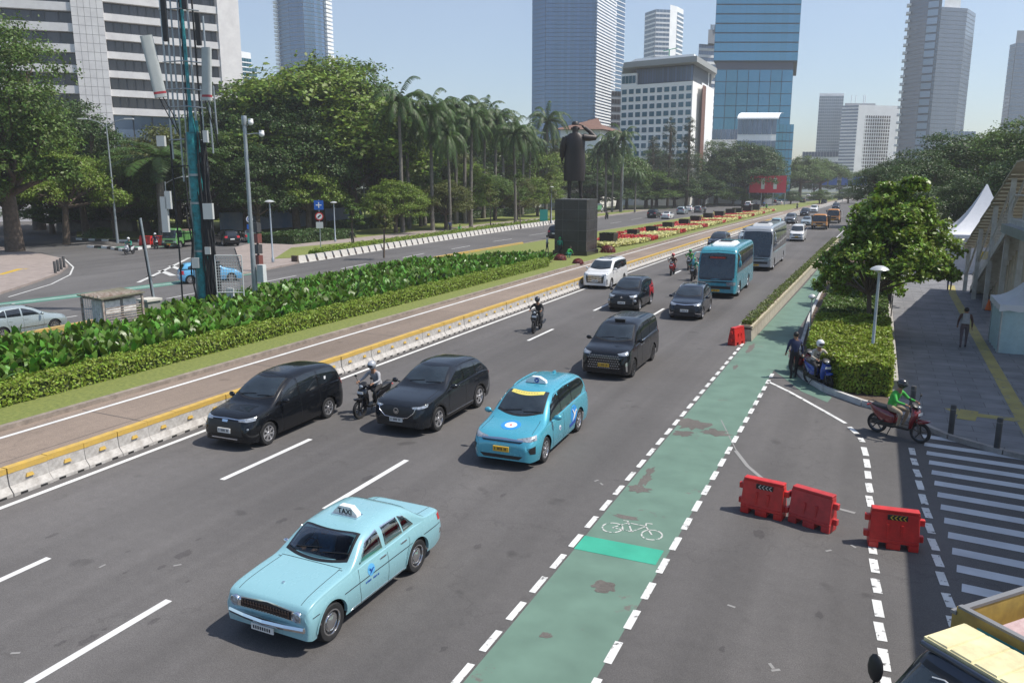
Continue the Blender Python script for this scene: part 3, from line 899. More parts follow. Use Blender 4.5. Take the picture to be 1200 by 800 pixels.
def d_arches(m, w=.055):
 def fn(B, t, bm, lod):
  for sd in (-1, 1):
   for yw in B.wheels:
    mb = MB(); r0 = B.wr+.055; n = 18
    vs = []
    for k in range(n+1):
     a = PI*k/n
     for r in (r0, r0+w):
      y = yw+r*math.cos(a); z = B.wr+r*math.sin(a)
      h = B.hit((3*sd, yw+(r0+w+.01)*math.cos(a), B.wr+(r0+w+.01)*math.sin(a)), (-sd, 0, 0))
      x = h[0].x if h else sd*B.W/2
      vs += [(x+sd*.012, y, z)]
    fs = [(2*k, 2*k+1, 2*k+3, 2*k+2) for k in range(n)]
    mb.add(vs, fs)
    mb.add([(v[0]-sd*.06, v[1], v[2]) for v in vs[::2]]+vs[::2], [(k, k+1, n+2+k, n+1+k) for k in range(n)])
    mb.build('wheel_arch', m, t, smooth=40)
 return fn
def d_rails(y0, y1, x, m, h=.04):
 def fn(B, t, bm, lod):
  for sd in (-1, 1):
   P = []
   for k in range(9):
    y = y0+(y1-y0)*k/8
    hh = B.hit((sd*x, y, 5), (0, 0, -1))
    P.append((sd*x, y, hh[0].z+(h if 0 < k < 8 else 0)))
   MB().tube(P, .016, 6).build('roof_rail', m, t, smooth=60)
 return fn
def d_wipers(y, m=None):
 def fn(B, t, bm, lod):
  if lod: return
  for x0, x1 in ((-.45, .05), (.12, .6)):
   P = []
   for k in range(6):
    x = x0+(x1-x0)*k/5; yy = y+.02+.10*k/5*0.6
    h = B.hit((x, yy, 5), (0, 0, -1))
    if h: P.append((x, yy, h[0].z+.03))
   MB().tube(P, .009, 5).build('wiper', M_blk, t)
 return fn
def d_antenna(y, m=None):
 def fn(B, t, bm, lod):
  h = B.hit((0, y, 5), (0, 0, -1))
  MB().prism([(-.02, y-.07), (.02, y-.07), (.03, y+.09), (-.03, y+.09)], h[0].z-.02, h[0].z+.05).build('antenna', m or M_blkg, t)
 return fn
# --- body specs (y: front negative) ---
def spec_mpv(L=4.4, W_=1.73, H=1.70, hood=0.98, front=-1, **k):
 h = L/2
 s = dict(L=L, W=W_, wr=.32, wheels=(-h+.80, h-.83), zb=.2, rim='eight',
             top=[(-h, .55), (-h+.02, .66), (-h+.08, hood-.17), (-h+.30, hood-.06), (-h+.95, hood+.06), (-h+1.08, hood+.12), (-h+1.85, H-.13), (-h+2.25, H-.03), (-h+2.9, H), (h-.9, H-.035), (h-.38, H-.11), (h-.20, H-.25), (h-.06, 1.12), (h, .9)],
             belt=[(-h, .48), (-h+.12, .68), (-h+.5, hood-.12), (-h+1.1, hood-.05), (h-.5, hood+.06), (h-.1, hood+.02), (h, .8)],
             ws=(-h+1.12, .62, -h+1.88, .53, .13), rw=('rear', H-.25, .5, 1.12, .58),
             band=([(-h+1.32, hood+.05), (-h+1.62, H-.36), (-h+2.05, H-.16), (-h+2.8, H-.12), (h-.65, H-.16), (h-.42, H-.21)], [(-h+1.32, hood+.0), (h-.7, hood+.10), (h-.36, hood+.26)]),
             win=[(-h+1.42, -h+2.18), (-h+2.25, -h+3.1), (-h+3.17, h-.5)])
 s.update(k)
 return s
P_sky = paint('pale blue enamel', (0.225, 0.425, 0.470), 0.24)
P_blue = paint('metallic taxi blue', (0.07, 0.36, 0.47), 0.24, metal=0.25)
P_black = paint('black paint', (0.006, 0.007, 0.009), 0.10, coat=.35, spec=.3)
P_navy = paint('dark blue black paint', (0.009, 0.013, 0.021), 0.10, coat=.4, spec=.3)
P_grey = paint('dark grey paint', (0.013, 0.016, 0.021), 0.12, metal=0.1, coat=.4, spec=.3)
P_white = paint('white paint', (0.62, 0.62, 0.61), 0.22)
P_silver = paint('silver paint', (0.36, 0.42, 0.43), 0.22, metal=0.4)
P_midgrey = paint('grey paint', (0.13, 0.135, 0.14), 0.2, metal=0.3)
P_redp = paint('red paint', (0.42, 0.018, 0.022), 0.22)
P_cyan = paint('pale cyan paint', (0.28, 0.50, 0.56), 0.25)
P_ltblue = paint('light blue paint', (0.12, 0.38, 0.62), 0.25)
P_green = paint('green paint', (0.10, 0.24, 0.07), 0.3)
P_orange = paint('orange paint', (0.55, 0.22, 0.035), 0.3)
P_cream = paint('cream paint', (0.62, 0.55, 0.33), 0.45, coat=0.2)
M_clear = bpy.data.materials.new('clear glass'); M_clear.use_nodes = True
_n = M_clear.node_tree.nodes; _l = M_clear.node_tree.links; _t = _n.new('ShaderNodeBsdfTransparent'); _t.inputs[0].default_value = (.36, .41, .43, 1); _g = _n.new('ShaderNodeBsdfGlossy'); _g.inputs['Roughness'].default_value = .02
_f = _n.new('ShaderNodeFresnel'); _f.inputs[0].default_value = 1.45; _m = _n.new('ShaderNodeMixShader'); _k = _n.new('ShaderNodeMath'); _k.operation = 'MULTIPLY'; _k.inputs[1].default_value = .30; _l.new(_f.outputs[0], _k.inputs[0]); _l.new(_k.outputs[0], _m.inputs[0]); _l.new(_t.outputs[0], _m.inputs[1]); _l.new(_g.outputs[0], _m.inputs[2]); _l.new(_m.outputs[0], _n['Material Output'].inputs['Surface'])
def roof_sign(B, t, y, kind):
 h = B.hit((0, y, 5), (0, 0, -1))[0].z
 if kind == 'TAXI':
  prof = [(-.25, 0), (.25, 0), (.25, .05), (.12, .17), (-.12, .17), (-.25, .05)]
  M = Matrix.Translation((0, y+.05, h+.005)) @ Matrix.Rotation(PI/2, 4, 'X')
  mb = MB(); mb.prism([(x, z) for x, z in prof], -.06, .06, M)
  s = mb.build('taxi_sign', mat('sign white', (0.75, 0.75, 0.72), 0.35), t)
  MB().box(-.27, .27, y-.05, y+.15, h-.01, h+.02).build('sign_base', M_chrome, s)
  M2 = Matrix.Translation((0, y-.016, h+.078)) @ Matrix.Rotation(PI/2, 4, 'X')
  text_mb('TAXI', .135, M2, .003, .002).build('lettering', M_ink, s)
 else:
  mb = MB()
  pts = [(-.30, 0), (.30, 0), (.28, .07), (.10, .17), (-.12, .17), (-.28, .07)]
  M = Matrix.Translation((0, y+.06, h+.01)) @ Matrix.Rotation(PI/2, 4, 'X')
  mb.prism(pts, -.07, .07, M)
  s = mb.build('taxi_sign', mat('sign white gloss', (0.72, 0.73, 0.75), 0.3), t)
  M2 = Matrix.Translation((0.03, y-.012, h+.09)) @ Matrix.Rotation(PI/2, 4, 'X')
  MB().lathe([(.07, 0), (.07, .003), (.001, .003)], 20, M2).build('badge', M_navyblue, s)
  bird(M2 @ Matrix.Translation((0, 0, .004)), .055).build('bird_mark', M_wht, s)
M_navyblue = mat('emblem blue', (0.015, 0.07, 0.33), 0.35)
M_discblue = mat('emblem light blue', (0.03, 0.25, 0.62), 0.35)
M_wht = mat('emblem white', (0.72, 0.72, 0.72), 0.4)
BIRD = [(-1, .75), (-.35, .35), (-.05, .0), (.25, .25), (.55, .35), (.9, .15), (.45, .08), (.3, -.2), (-.05, -.55), (-.75, -.85), (-.35, -.4), (-.3, -.05), (-.65, .35)]
def bird(M, r):
 mb = MB(); mb.prism([(x*r, y*r) for x, y in BIRD], 0, .003, M); return mb
def disc_side(B, t, y, z, r, mats, sd=1, name='door_emblem'):
 n = 24
 def ring(r_, off, m, par, nm):
  A = [(y+r_*math.cos(PI*k/n), z+r_*math.sin(PI*k/n)) for k in range(n+1)]
  Bo = [(y+r_*math.cos(PI*k/n), z-r_*math.sin(PI*k/n)) for k in range(n+1)]
  return B.patch(A, Bo, 'side', sd, off=off, nu=20, nv=6).build(nm, m, par, smooth=60)
 o = ring(r, .004, mats[0], t, name)
 if len(mats) > 1: ring(r*.72, .008, mats[1], o, 'emblem_disc')
 return o
def bird_side(B, par, y, z, r, m, sd=1):
 h = B.hit((3*sd, y, z), (-sd, 0, 0))
 if not h: return
 M = Matrix.Translation(h[0]+Vector((sd*.012, 0, 0))) @ Matrix.Rotation(sd*PI/2, 4, 'Z') @ Matrix.Rotation(PI/2, 4, 'X')
 bird(M, r).build('bird_mark', m, par)
# 1. classic sedan taxi -------------------------------------------------------------------
def classic():
 L = 3.98; h = L/2
 SW = [([(-h+1.36, .925), (-h+1.66, 1.19), (-h+2.00, 1.255)], [(-h+1.36, .915), (-h+2.04, .915)]), ([(-h+2.12, 1.255), (-h+2.58, 1.25)], [(-h+2.12, .92), (-h+2.66, .93)]), ([(-h+2.62, 1.245), (-h+2.78, 1.20)], [(-h+2.70, .935), (-h+3.02, .955)])]
 def holes(x, y, z):
  if z < .95: return False
  if -h+1.22 < y < -h+1.60 and abs(x) < .60-.08*(y+h-1.2)/.42: return True
  if -h+3.0 < y < -h+3.26 and abs(x) < .5: return True
  for A, Bo in SW:
   ya = A[0][0]+.035; yb = A[-1][0]+(Bo[-1][0]-A[-1][0])*(1-(z-.92)/.34)-.035
   if abs(x) > .5 and ya < y < yb and interp(Bo, y)+.03 < z < interp(A, y)-.03: return True
  return False
 sp = dict(L=L, W=1.68, wr=.31, ww=.17, rim='steel', zb=.23, nose=.05, noseR=.14, tail=.07, tailR=.4, wheels=(-h+.57, h-.91), rimmat=M_chrome, holes=holes, wsglass=M_clear, glass=M_clear, tumble=.20, ncab=5.0, nhood=6.5, shoulder=.02, sc=.045,
              top=[(-h, .62), (-h+.03, .73), (-h+.09, .79), (-h+.3, .85), (-h+.7, .895), (-h+1.08, .925), (-h+1.16, .955), (-h+1.63, 1.28), (-h+1.85, 1.34), (-h+2.35, 1.37), (-h+2.78, 1.35), (-h+2.95, 1.30), (-h+3.32, 1.01), (-h+3.42, .96), (h-.3, .935), (h-.08, .915), (h-.02, .86), (h, .66)],
              belt=[(-h, .55), (-h+.05, .70), (-h+.3, .79), (-h+1.3, .86), (-h+2.4, .875), (-h+3.0, .90), (-h+3.4, .895), (h-.3, .86), (h-.05, .78), (h, .60)],
              ws=(-h+1.15, .61, -h+1.62, .54, .07), rw=('top', -h+2.98, .50, -h+3.30, .57), bandtrim=False,
              band=([(-h+1.4, .92), (-h+2.9, 1.25)], [(-h+1.4, .90), (-h+3.0, .925)]),
              win=[])
 t, B = make_car('classic_taxi', 'vintage pale blue four door saloon taxi with round headlights and a white TAXI sign', None, sp, P_sky, 0, 'taxi')
 # side glass in three lights with bright frames
 for sd in (-1, 1):
  for P_, Q_ in SW:
   cyy = sum(p[0] for p in P_+Q_)/len(P_+Q_); czz = (P_[-1][1]+Q_[-1][1])/2
   def inset(P, dz): return [(p[0]+(cyy-p[0])*.05, p[1]+dz) for p in P]
   f = B.patch(P_, Q_, 'side', sd, off=.004, nu=16, nv=9, ring=1).build('window_frame', M_chrome, t, smooth=60)
   B.patch(inset(P_, -.018), inset(Q_, .018), 'side', sd, off=.010, nu=14, nv=5, thick=-.005).build('side_window', M_clear, t, smooth=60)
 # grille, headlamps, bumper
 B.patch([(-.68, .70), (0, .745), (.68, .70)], [(-.68, .56), (0, .575), (.68, .56)], 'front', off=.006, nu=24, nv=3).build('grille_surround', M_chrome, t, smooth=60)
 g = B.patch([(-.50, .695), (0, .73), (.50, .695)], [(-.50, .575), (0, .59), (.50, .575)], 'front', off=.014, nu=24, nv=3).build('grille', M_blk, t)
 mb = MB()
 for k in range(17):
  x = -.46+.92*k/16
  mb.box(x-.006, x+.006, -h-.03, -h-.012, .585, .70)
 for z in (.62, .655): mb.box(-.47, .47, -h-.035, -h-.02, z-.006, z+.006)
 mb.build('grille_bars', mat('grille metal', (0.06, 0.045, 0.04), 0.4, metal=.5), g)
 for sd in (-1, 1):
  M = Matrix.Translation((sd*.615, -h-.012, .645)) @ Matrix.Rotation(PI/2, 4, 'X')
  hl = MB().lathe([(.088, -.03), (.088, .012), (.078, .02), (.075, .012)], 22, M).build('headlight', M_chrome, t, smooth=40)
  MB().lathe([(.075, .008), (.05, .022), (.001, .028)], 22, M).build('lamp_lens', M_lamp, hl, smooth=80)
  B.patch([(sd*.42, .84), (sd*.70, .84)], [(sd*.42, .70), (sd*.70, .70)], 'rear', off=.01, nu=5, nv=2).build('tail_light', M_red, t, smooth=50)
  B.patch([(h-.16, .84), (h-.03, .84)], [(h-.16, .72), (h-.03, .72)], 'side', sd, off=.008, nu=4, nv=2).build('fin_light', M_red, t, smooth=50)
 for nm, s_, yy, z in (('front_bumper', -1, -h-.05, .46), ('rear_bumper', 1, h+.09, .50)):
  P = [(-.82, yy-s_*.36, z), (-.82, yy-s_*.16, z), (-.74, yy-s_*.03, z), (-.4, yy+s_*.02, z), (0, yy+s_*.05, z), (.4, yy+s_*.02, z), (.74, yy-s_*.03, z), (.82, yy-s_*.16, z), (.82, yy-s_*.36, z)]
  mb = MB()
  for a, b in zip(P, P[1:]):
   mb.add([(a[0], a[1], z-.05), (b[0], b[1], z-.05), (b[0], b[1]+s_*.02, z), (a[0], a[1]+s_*.02, z), (b[0], b[1], z+.04), (a[0], a[1], z+.04), (a[0], a[1]-s_*.05, z+.045), (b[0], b[1]-s_*.05, z+.045)],
                   [(0, 1, 2, 3), (3, 2, 4, 5), (5, 4, 7, 6)])
  mb.build(nm, M_chrome, t, smooth=40)
 pl = MB().box(-.22, .22, -h-.105, -h-.09, .30, .40).build('number_plate', M_plw, t)
 mk = MB()
 for k in range(8): mk.box(-.18+.045*k, -.155+.045*k, -h-.109, -h-.106, .325, .38)
 mk.build('lettering', M_ink, pl)
 # seams, chrome side line, handles, arch lips, mirror, wipers
 d_seams([[(-h+1.30, .86), (-h+1.28, .55), (-h+1.34, .27)], [(-h+2.12, .89), (-h+2.12, .27)], [(-h+2.80, .91), (-h+2.80, .68), (-h+2.68, .5)]])(B, t, P_sky, 0)
 d_hood_seams([[(-.62, -h+.10), (-.60, -h+1.08)], [(.62, -h+.10), (.60, -h+1.08)], [(-.62, -h+1.10), (.62, -h+1.10)], [(-.60, -h+3.42), (.60, -h+3.42)], [(-.60, -h+3.42), (-.58, h-.10)], [(.60, -h+3.42), (.58, h-.10)]])(B, t, P_sky, 0)
 d_sideband([(-h+.10, .625), (-h+1, .64), (h-.5, .66), (h-.1, .66)], [(-h+.10, .612), (-h+1, .627), (h-.5, .647), (h-.1, .647)], 'chrome_strip', M_ink, .004)(B, t, P_sky, 0)
 d_sideband([(-h+1.12, .272), (h-1.35, .272)], [(-h+1.06, .248), (h-1.35, .248)], 'sill_strip', M_chrome, .006)(B, t, P_sky, 0)
 d_handles((-h+1.98, -h+2.62), .79, M_chrome)(B, t, P_sky, 0)
 d_arches(P_sky, .035)(B, t, P_sky, 0)
 d_wipers(-h+1.24)(B, t, P_sky, 0)
 for sd in (1, -1):
  e = disc_side(B, t, -h+1.62, .72, .10, [mat('emblem pale', (0.10, 0.36, 0.62), 0.4)], sd)
  bird_side(B, e, -h+1.62, .72, .085, M_navyblue, sd)
  mb = MB()
  for k, wd in enumerate([.02, .03, .028, .02, 0, .03, .024, .02, .03]):
   if wd: B.patch([(-h+1.44+.043*k, .575), (-h+1.44+.043*k+wd, .575)], [(-h+1.44+.043*k, .545), (-h+1.44+.043*k+wd, .545)], 'side', sd, off=.006, nu=1, nv=1, mb=mb)
  if mb.v: mb.build('door_lettering', M_navyblue, t)
 MB().ball((-.80, -h+1.42, .99), (.07, .04, .05)).tube([(-.78, -h+1.42, .86), (-.80, -h+1.42, .98)], .012, 6).build('mirror', M_chrome, t, smooth=60)
 roof_sign(B, t, -h+2.05, 'TAXI')
 # cabin: dashboard, steering wheel, seats
 MB().box(-.66, .66, -h+1.05, -h+1.32, .55, .92).build('dashboard', M_blk, t)
 for x, y0, y1, nm in ((-.36, -h+1.75, -h+2.2, 'front_seat'), (.36, -h+1.75, -h+2.2, 'front_seat'), (0, -h+2.55, -h+3.0, 'rear_seat')):
  w = .24 if nm[0] == 'f' else .60
  MB().box(x-w, x+w, y0, y1, .43, .58).box(x-w, x+w, y1-.02, y1+.10, .581, 1.02, taper=(.03, .02)).build(nm, M_seat, t, smooth=30)
 MB().lathe([(.17, -.012), (.185, 0), (.17, .012)], 20, Matrix.Translation((-.36, -h+1.50, .90)) @ Matrix.Rotation(R(60), 4, 'X')).build('steering_wheel', M_blk, t)
 MB().box(-.02, .02, -h+.40, -h+.44, .86, .885).build('washer_jet', M_chrome, t)
 return t
car = classic(); car.location = (-8.08, 10.62, 0); car.rotation_euler = (0, 0, R(-1.0))
# 2. modern MPV taxi ------------------------------------------------------------------------
def modern_taxi():
 L = 4.70; h = L/2
 sp = spec_mpv(L, 1.80, 1.66, 0.95, zb=.2, rim='eight', wr=.335, nose=.34, noseR=.62)
 sp['wheels'] = (-h+.90, h-1.0)
 t, B = make_car('modern_taxi', 'bright blue MPV taxi with yellow windscreen strip and white bird badge on the bonnet', None, sp, P_blue, 0, 'taxi')
 d_lights(([(.48, .80), (.8, .83), (1.12, .86)], [(.48, .755), (.8, .735), (1.10, .75)]), ([(.60, 1.05), (.86, 1.05)], [(.60, .92), (.88, .92)]))(B, t, P_blue, 0)
 B.patch([(-.56, .775), (0, .795), (.56, .775)], [(-.56, .745), (0, .755), (.56, .745)], 'front', off=.008, nu=20, nv=2).build('chrome_bar', M_chrome, t, smooth=60)
 B.patch([(-.56, .735), (.56, .735)], [(-.50, .70), (.50, .70)], 'front', off=.006, nu=20, nv=2).build('grille', M_blkg, t, smooth=60)
 B.patch([(-.58, .38), (.58, .38)], [(-.48, .29), (.48, .29)], 'front', off=.006, nu=20, nv=2).build('air_intake', M_blk, t, smooth=60)
 for sd in (-1, 1):
  B.patch([(.72, .58), (.98, .62)], [(.80, .44), (.98, .42)], 'diag', sd, off=.006, nu=6, nv=3, ang=R(30)).build('fog_light_vent', M_blk, t, smooth=60)
 d_plate(.53, .02, M_ply, w=.42, h=.13)(B, t, P_blue, 0)
 d_mirror(-h+1.45, 1.05)(B, t, P_blue, 0)
 d_seams([[(-h+1.40, .92), (-h+1.38, .60), (-h+1.5, .22)], [(-h+2.30, .96), (-h+2.30, .22)], [(-h+3.30, 1.0), (-h+3.32, .7), (-h+3.05, .45)]])(B, t, P_blue, 0)
 d_handles((-h+2.12, -h+3.1), .88)(B, t, P_blue, 0)
 d_hood_seams([[(-.70, -h+.35), (-.66, -h+1.05)], [(.70, -h+.35), (.66, -h+1.05)]])(B, t, P_blue, 0)
 d_wipers(-h+1.2)(B, t, P_blue, 0)
 d_rails(-h+2.3, h-.6, .60, P_blue, .02)(B, t, P_blue, 0)
 for x in (-.25, 0, .25): pass
 # sun strip on the windscreen, bonnet disc, side discs
 st = B.patch([(x/10, -h+1.87+.46*x*x/100) for x in (-4.6, -3, -1.5, 0, 1.5, 3, 4.6)], [(x/10, -h+1.72+.50*x*x/100) for x in (-4.6, -3, -1.5, 0, 1.5, 3, 4.6)], 'top', off=.016, nu=14, nv=2).build('windscreen_strip', mat('strip yellow', (0.66, 0.56, 0.13), 0.5), t, smooth=60)
 mb = MB()
 for k in range(9):
  x = -.34+.075*k
  B.patch([(x, -h+1.815+.11*abs(x)), (x+.045, -h+1.815+.11*abs(x))], [(x, -h+1.785+.11*abs(x)), (x+.045, -h+1.785+.11*abs(x))], 'top', off=.019, nu=1, nv=1, mb=mb)
 mb.build('strip_lettering', mat('strip ink', (0.35, 0.3, 0.1), .6), st)
 def top_disc(r_, off, m, par, nm):
  n = 20; cy = -h+.66
  A = [(r_*math.cos(PI*k/n), cy+r_*math.sin(PI*k/n)) for k in range(n+1)]; Bo = [(r_*math.cos(PI*k/n), cy-r_*math.sin(PI*k/n)) for k in range(n+1)]
  return B.patch(A, Bo, 'top', off=off, nu=20, nv=6).build(nm, m, par, smooth=60)
 e = top_disc(.26, .004, M_discblue, t, 'bonnet_emblem'); top_disc(.16, .008, M_wht, e, 'emblem_disc'); top_disc(.035, .012, mat('emblem red', (.5, .03, .03), .4), e, 'emblem_dot')
 for sd in (-1, 1):
  e = disc_side(B, t, h-1.55, .66, .27, [M_discblue], sd, 'side_emblem')
  bird_side(B, e, h-1.52, .70, .24, M_wht, sd)
  B.patch([(h-1.95, .46), (h-1.42, .52)], [(h-1.90, .36), (h-1.42, .40)], 'side', sd, off=.007, nu=6, nv=2).build('side_stripe', M_navyblue, t)
  e2 = disc_side(B, t, -h+1.95, .62, .07, [M_wht], sd, 'door_emblem'); bird_side(B, e2, -h+1.95, .62, .06, M_navyblue, sd)
 d_antenna(h-.75, P_blue)(B, t, P_blue, 0)
 roof_sign(B, t, -h+2.45, 'bird')
 return t
car = modern_taxi(); car.location = (-8.22, 19.55, 0); car.rotation_euler = (0, 0, R(2.0))
# 3. other MPVs and cars near the camera --------------------------------------------------
def avanza():
 L = 4.40; h = L/2
 sp = spec_mpv(L, 1.73, 1.70, 1.0, zb=.2, rim='eight', wr=.325)
 sp['wheels'] = (-h+.78, h-.87)
 t, B = make_car('black_mpv', 'black seven seat MPV with silver wheels beside the yellow topped concrete barrier', None, sp, P_black, 0)
 d_lights(([(.50, .85), (.8, .87), (1.10, .90)], [(.50, .80), (.8, .79), (1.06, .81)]), ([(.60, 1.1), (.84, 1.1)], [(.60, .9), (.84, .9)]))(B, t, P_black, 0)
 B.patch([(-.52, .80), (.52, .80)], [(-.60, .42), (.60, .42)], 'front', off=.005, nu=20, nv=4).build('grille', M_blk, t, smooth=60)
 B.patch([(-.62, .845), (0, .86), (.62, .845)], [(-.62, .825), (0, .84), (.62, .825)], 'front', off=.008, nu=20, nv=1).build('chrome_bar', M_chrome, t, smooth=60)
 B.patch([(-.09, .825), (.09, .825)], [(-.09, .765), (.09, .765)], 'front', off=.016, nu=4, nv=1).build('badge', M_chrome, t)
 d_front([('bumper_strip', [(-.45, .34), (.45, .34)], [(-.42, .31), (.42, .31)], M_alloy, .012)])(B, t, P_black, 0)
 for sd in (-1, 1): MB().ball((sd*.70, -h+.10, .60), (.045, .03, .035)).build('fog_light', M_lamp, t, smooth=60)
 d_plate(.54, .015, M_plw, .42, .13)(B, t, P_black, 0)
 d_mirror(-h+1.42, 1.10)(B, t, P_black, 0)
 d_seams([[(-h+1.36, .95), (-h+1.34, .60), (-h+1.42, .22)], [(-h+2.22, .98), (-h+2.22, .22)], [(-h+3.12, 1.02), (-h+3.14, .75), (-h+2.92, .45)]])(B, t, P_black, 0)
 d_handles((-h+2.05, -h+2.95), .90)(B, t, P_black, 0)
 d_wipers(-h+1.2)(B, t, P_black, 0)
 d_sideband([(-h+.3, .80), (0, .86), (h-.3, .93)], [(-h+.3, .79), (0, .85), (h-.3, .92)], 'body_crease', P_black, .010)(B, t, P_black, 0)
 d_arches(P_black, .03)(B, t, P_black, 0)
 MB().box(B.W/2-.13, B.W/2-.10, h-.95, h-.87, 1.22, 1.32).build('window_sticker', M_wht, t)
 return t
car = avanza(); car.location = (-15.62, 17.65, 0); car.rotation_euler = (0, 0, R(1.5))
def suv():
 L = 4.55; h = L/2
 sp = dict(L=L, W=1.84, wr=.36, ww=.22, rim='five', rimmat=M_alloy, zb=.24, nose=.36, noseR=.65, tail=.2, tailR=.45, wheels=(-h+.88, h-.97), tumble=.22, ncab=4.2, nhood=3.2, shoulder=.05, sc=.06,
              top=[(-h, .62), (-h+.02, .76), (-h+.08, .88), (-h+.3, .98), (-h+.9, 1.06), (-h+1.28, 1.10), (-h+1.38, 1.14), (-h+2.05, 1.55), (-h+2.4, 1.65), (-h+2.9, 1.68), (h-.9, 1.63), (h-.62, 1.57), (h-.28, 1.30), (h-.08, 1.12), (h-.01, .95), (h, .8)],
              belt=[(-h, .55), (-h+.1, .78), (-h+.5, .93), (-h+1.3, 1.02), (h-.7, 1.12), (h-.15, 1.05), (h, .75)],
              ws=(-h+1.42, .66, -h+2.12, .53, .14), rw=('top', h-.60, .46, h-.30, .55), chromews=1, trimmat=M_blkg,
              band=([(-h+1.78, 1.08), (-h+2.05, 1.33), (-h+2.4, 1.51), (-h+2.9, 1.56), (h-1.0, 1.50), (h-.58, 1.36)], [(-h+1.78, 1.05), (h-.95, 1.17), (h-.50, 1.28)]),
              win=[(-h+1.90, -h+2.60), (-h+2.68, -h+3.42), (-h+3.50, h-.66)])
 t, B = make_car('dark_suv', 'dark charcoal crossover SUV with silver wheels just behind the grey jacketed scooter rider', None, sp, P_grey, 0)
 d_lights(([(.52, .865), (.8, .88), (1.14, .92)], [(.55, .82), (.8, .815), (1.10, .85)]), ([(.55, 1.05), (.88, 1.05)], [(.55, .95), (.88, .95)]))(B, t, P_grey, 0)
 gg = B.patch([(-.52, .86), (.52, .86)], [(-.56, .74), (-.36, .58), (.36, .58), (.56, .74)], 'front', off=.006, nu=24, nv=5).build('grille', M_blk, t, smooth=60)
 Pp = [(-.60, .87), (-.56, .72), (-.36, .565), (0, .545), (.36, .565), (.56, .72), (.60, .87)]
 pts = []
 for x, z in Pp:
  hh = B.hit((x, -6, z), (0, 1, 0)); pts.append(hh[0]+Vector((0, -.02, 0)))
 MB().tube(pts, .016, 6).build('chrome_wing', M_chrome, t, smooth=60)
 hh = B.hit((0, -6, .74), (0, 1, 0))[0]
 M = Matrix.Translation(hh+Vector((0, -.02, 0))) @ Matrix.Rotation(PI/2, 4, 'X')
 MB().lathe([(.085, 0), (.085, .012), (.07, .012), (.07, 0)], 20, M).prism([(-.07, .03), (0, -.02), (.07, .03), (.03, -.045), (0, -.055), (-.03, -.045)], 0, .012, M).build('badge', M_chrome, t)
 B.patch([(-.68, .44), (.68, .44)], [(-.62, .31), (.62, .31)], 'front', off=.006, nu=20, nv=3).build('air_intake', M_blk, t, smooth=60)
 d_plate(.49, .02, M_plw, .42, .13)(B, t, P_grey, 0)
 d_mirror(-h+1.62, 1.17, M_blkg)(B, t, P_grey, 0)
 d_seams([[(-h+1.52, 1.02), (-h+1.48, .65), (-h+1.6, .3)], [(-h+2.63, 1.08), (-h+2.63, .3)], [(-h+3.5, 1.14), (-h+3.55, .85), (-h+3.25, .5)]])(B, t, P_grey, 0)
 d_handles((-h+2.48, -h+3.35), .98)(B, t, P_grey, 0)
 d_arches(M_blk, .06)(B, t, P_grey, 0)
 d_sideband([(-h+1.35, .34), (h-1.45, .34)], [(-h+1.35, .25), (h-1.45, .25)], 'sill', M_blk, .008)(B, t, P_grey, 0)
 d_sideband([(-h+1.35, .365), (h-1.45, .365)], [(-h+1.35, .35), (h-1.45, .35)], 'sill_strip', M_chrome, .012)(B, t, P_grey, 0)
 d_rails(-h+2.5, h-.75, .62, M_blkg, .02)(B, t, P_grey, 0)
 d_hood_seams([[(-.74, -h+.30), (-.66, -h+1.3)], [(.74, -h+.30), (.66, -h+1.3)]])(B, t, P_grey, 0)
 d_wipers(-h+1.5)(B, t, P_grey, 0)
 return t
car = suv(); car.location = (-12.02, 20.65, 0); car.rotation_euler = (0, 0, R(1.0))
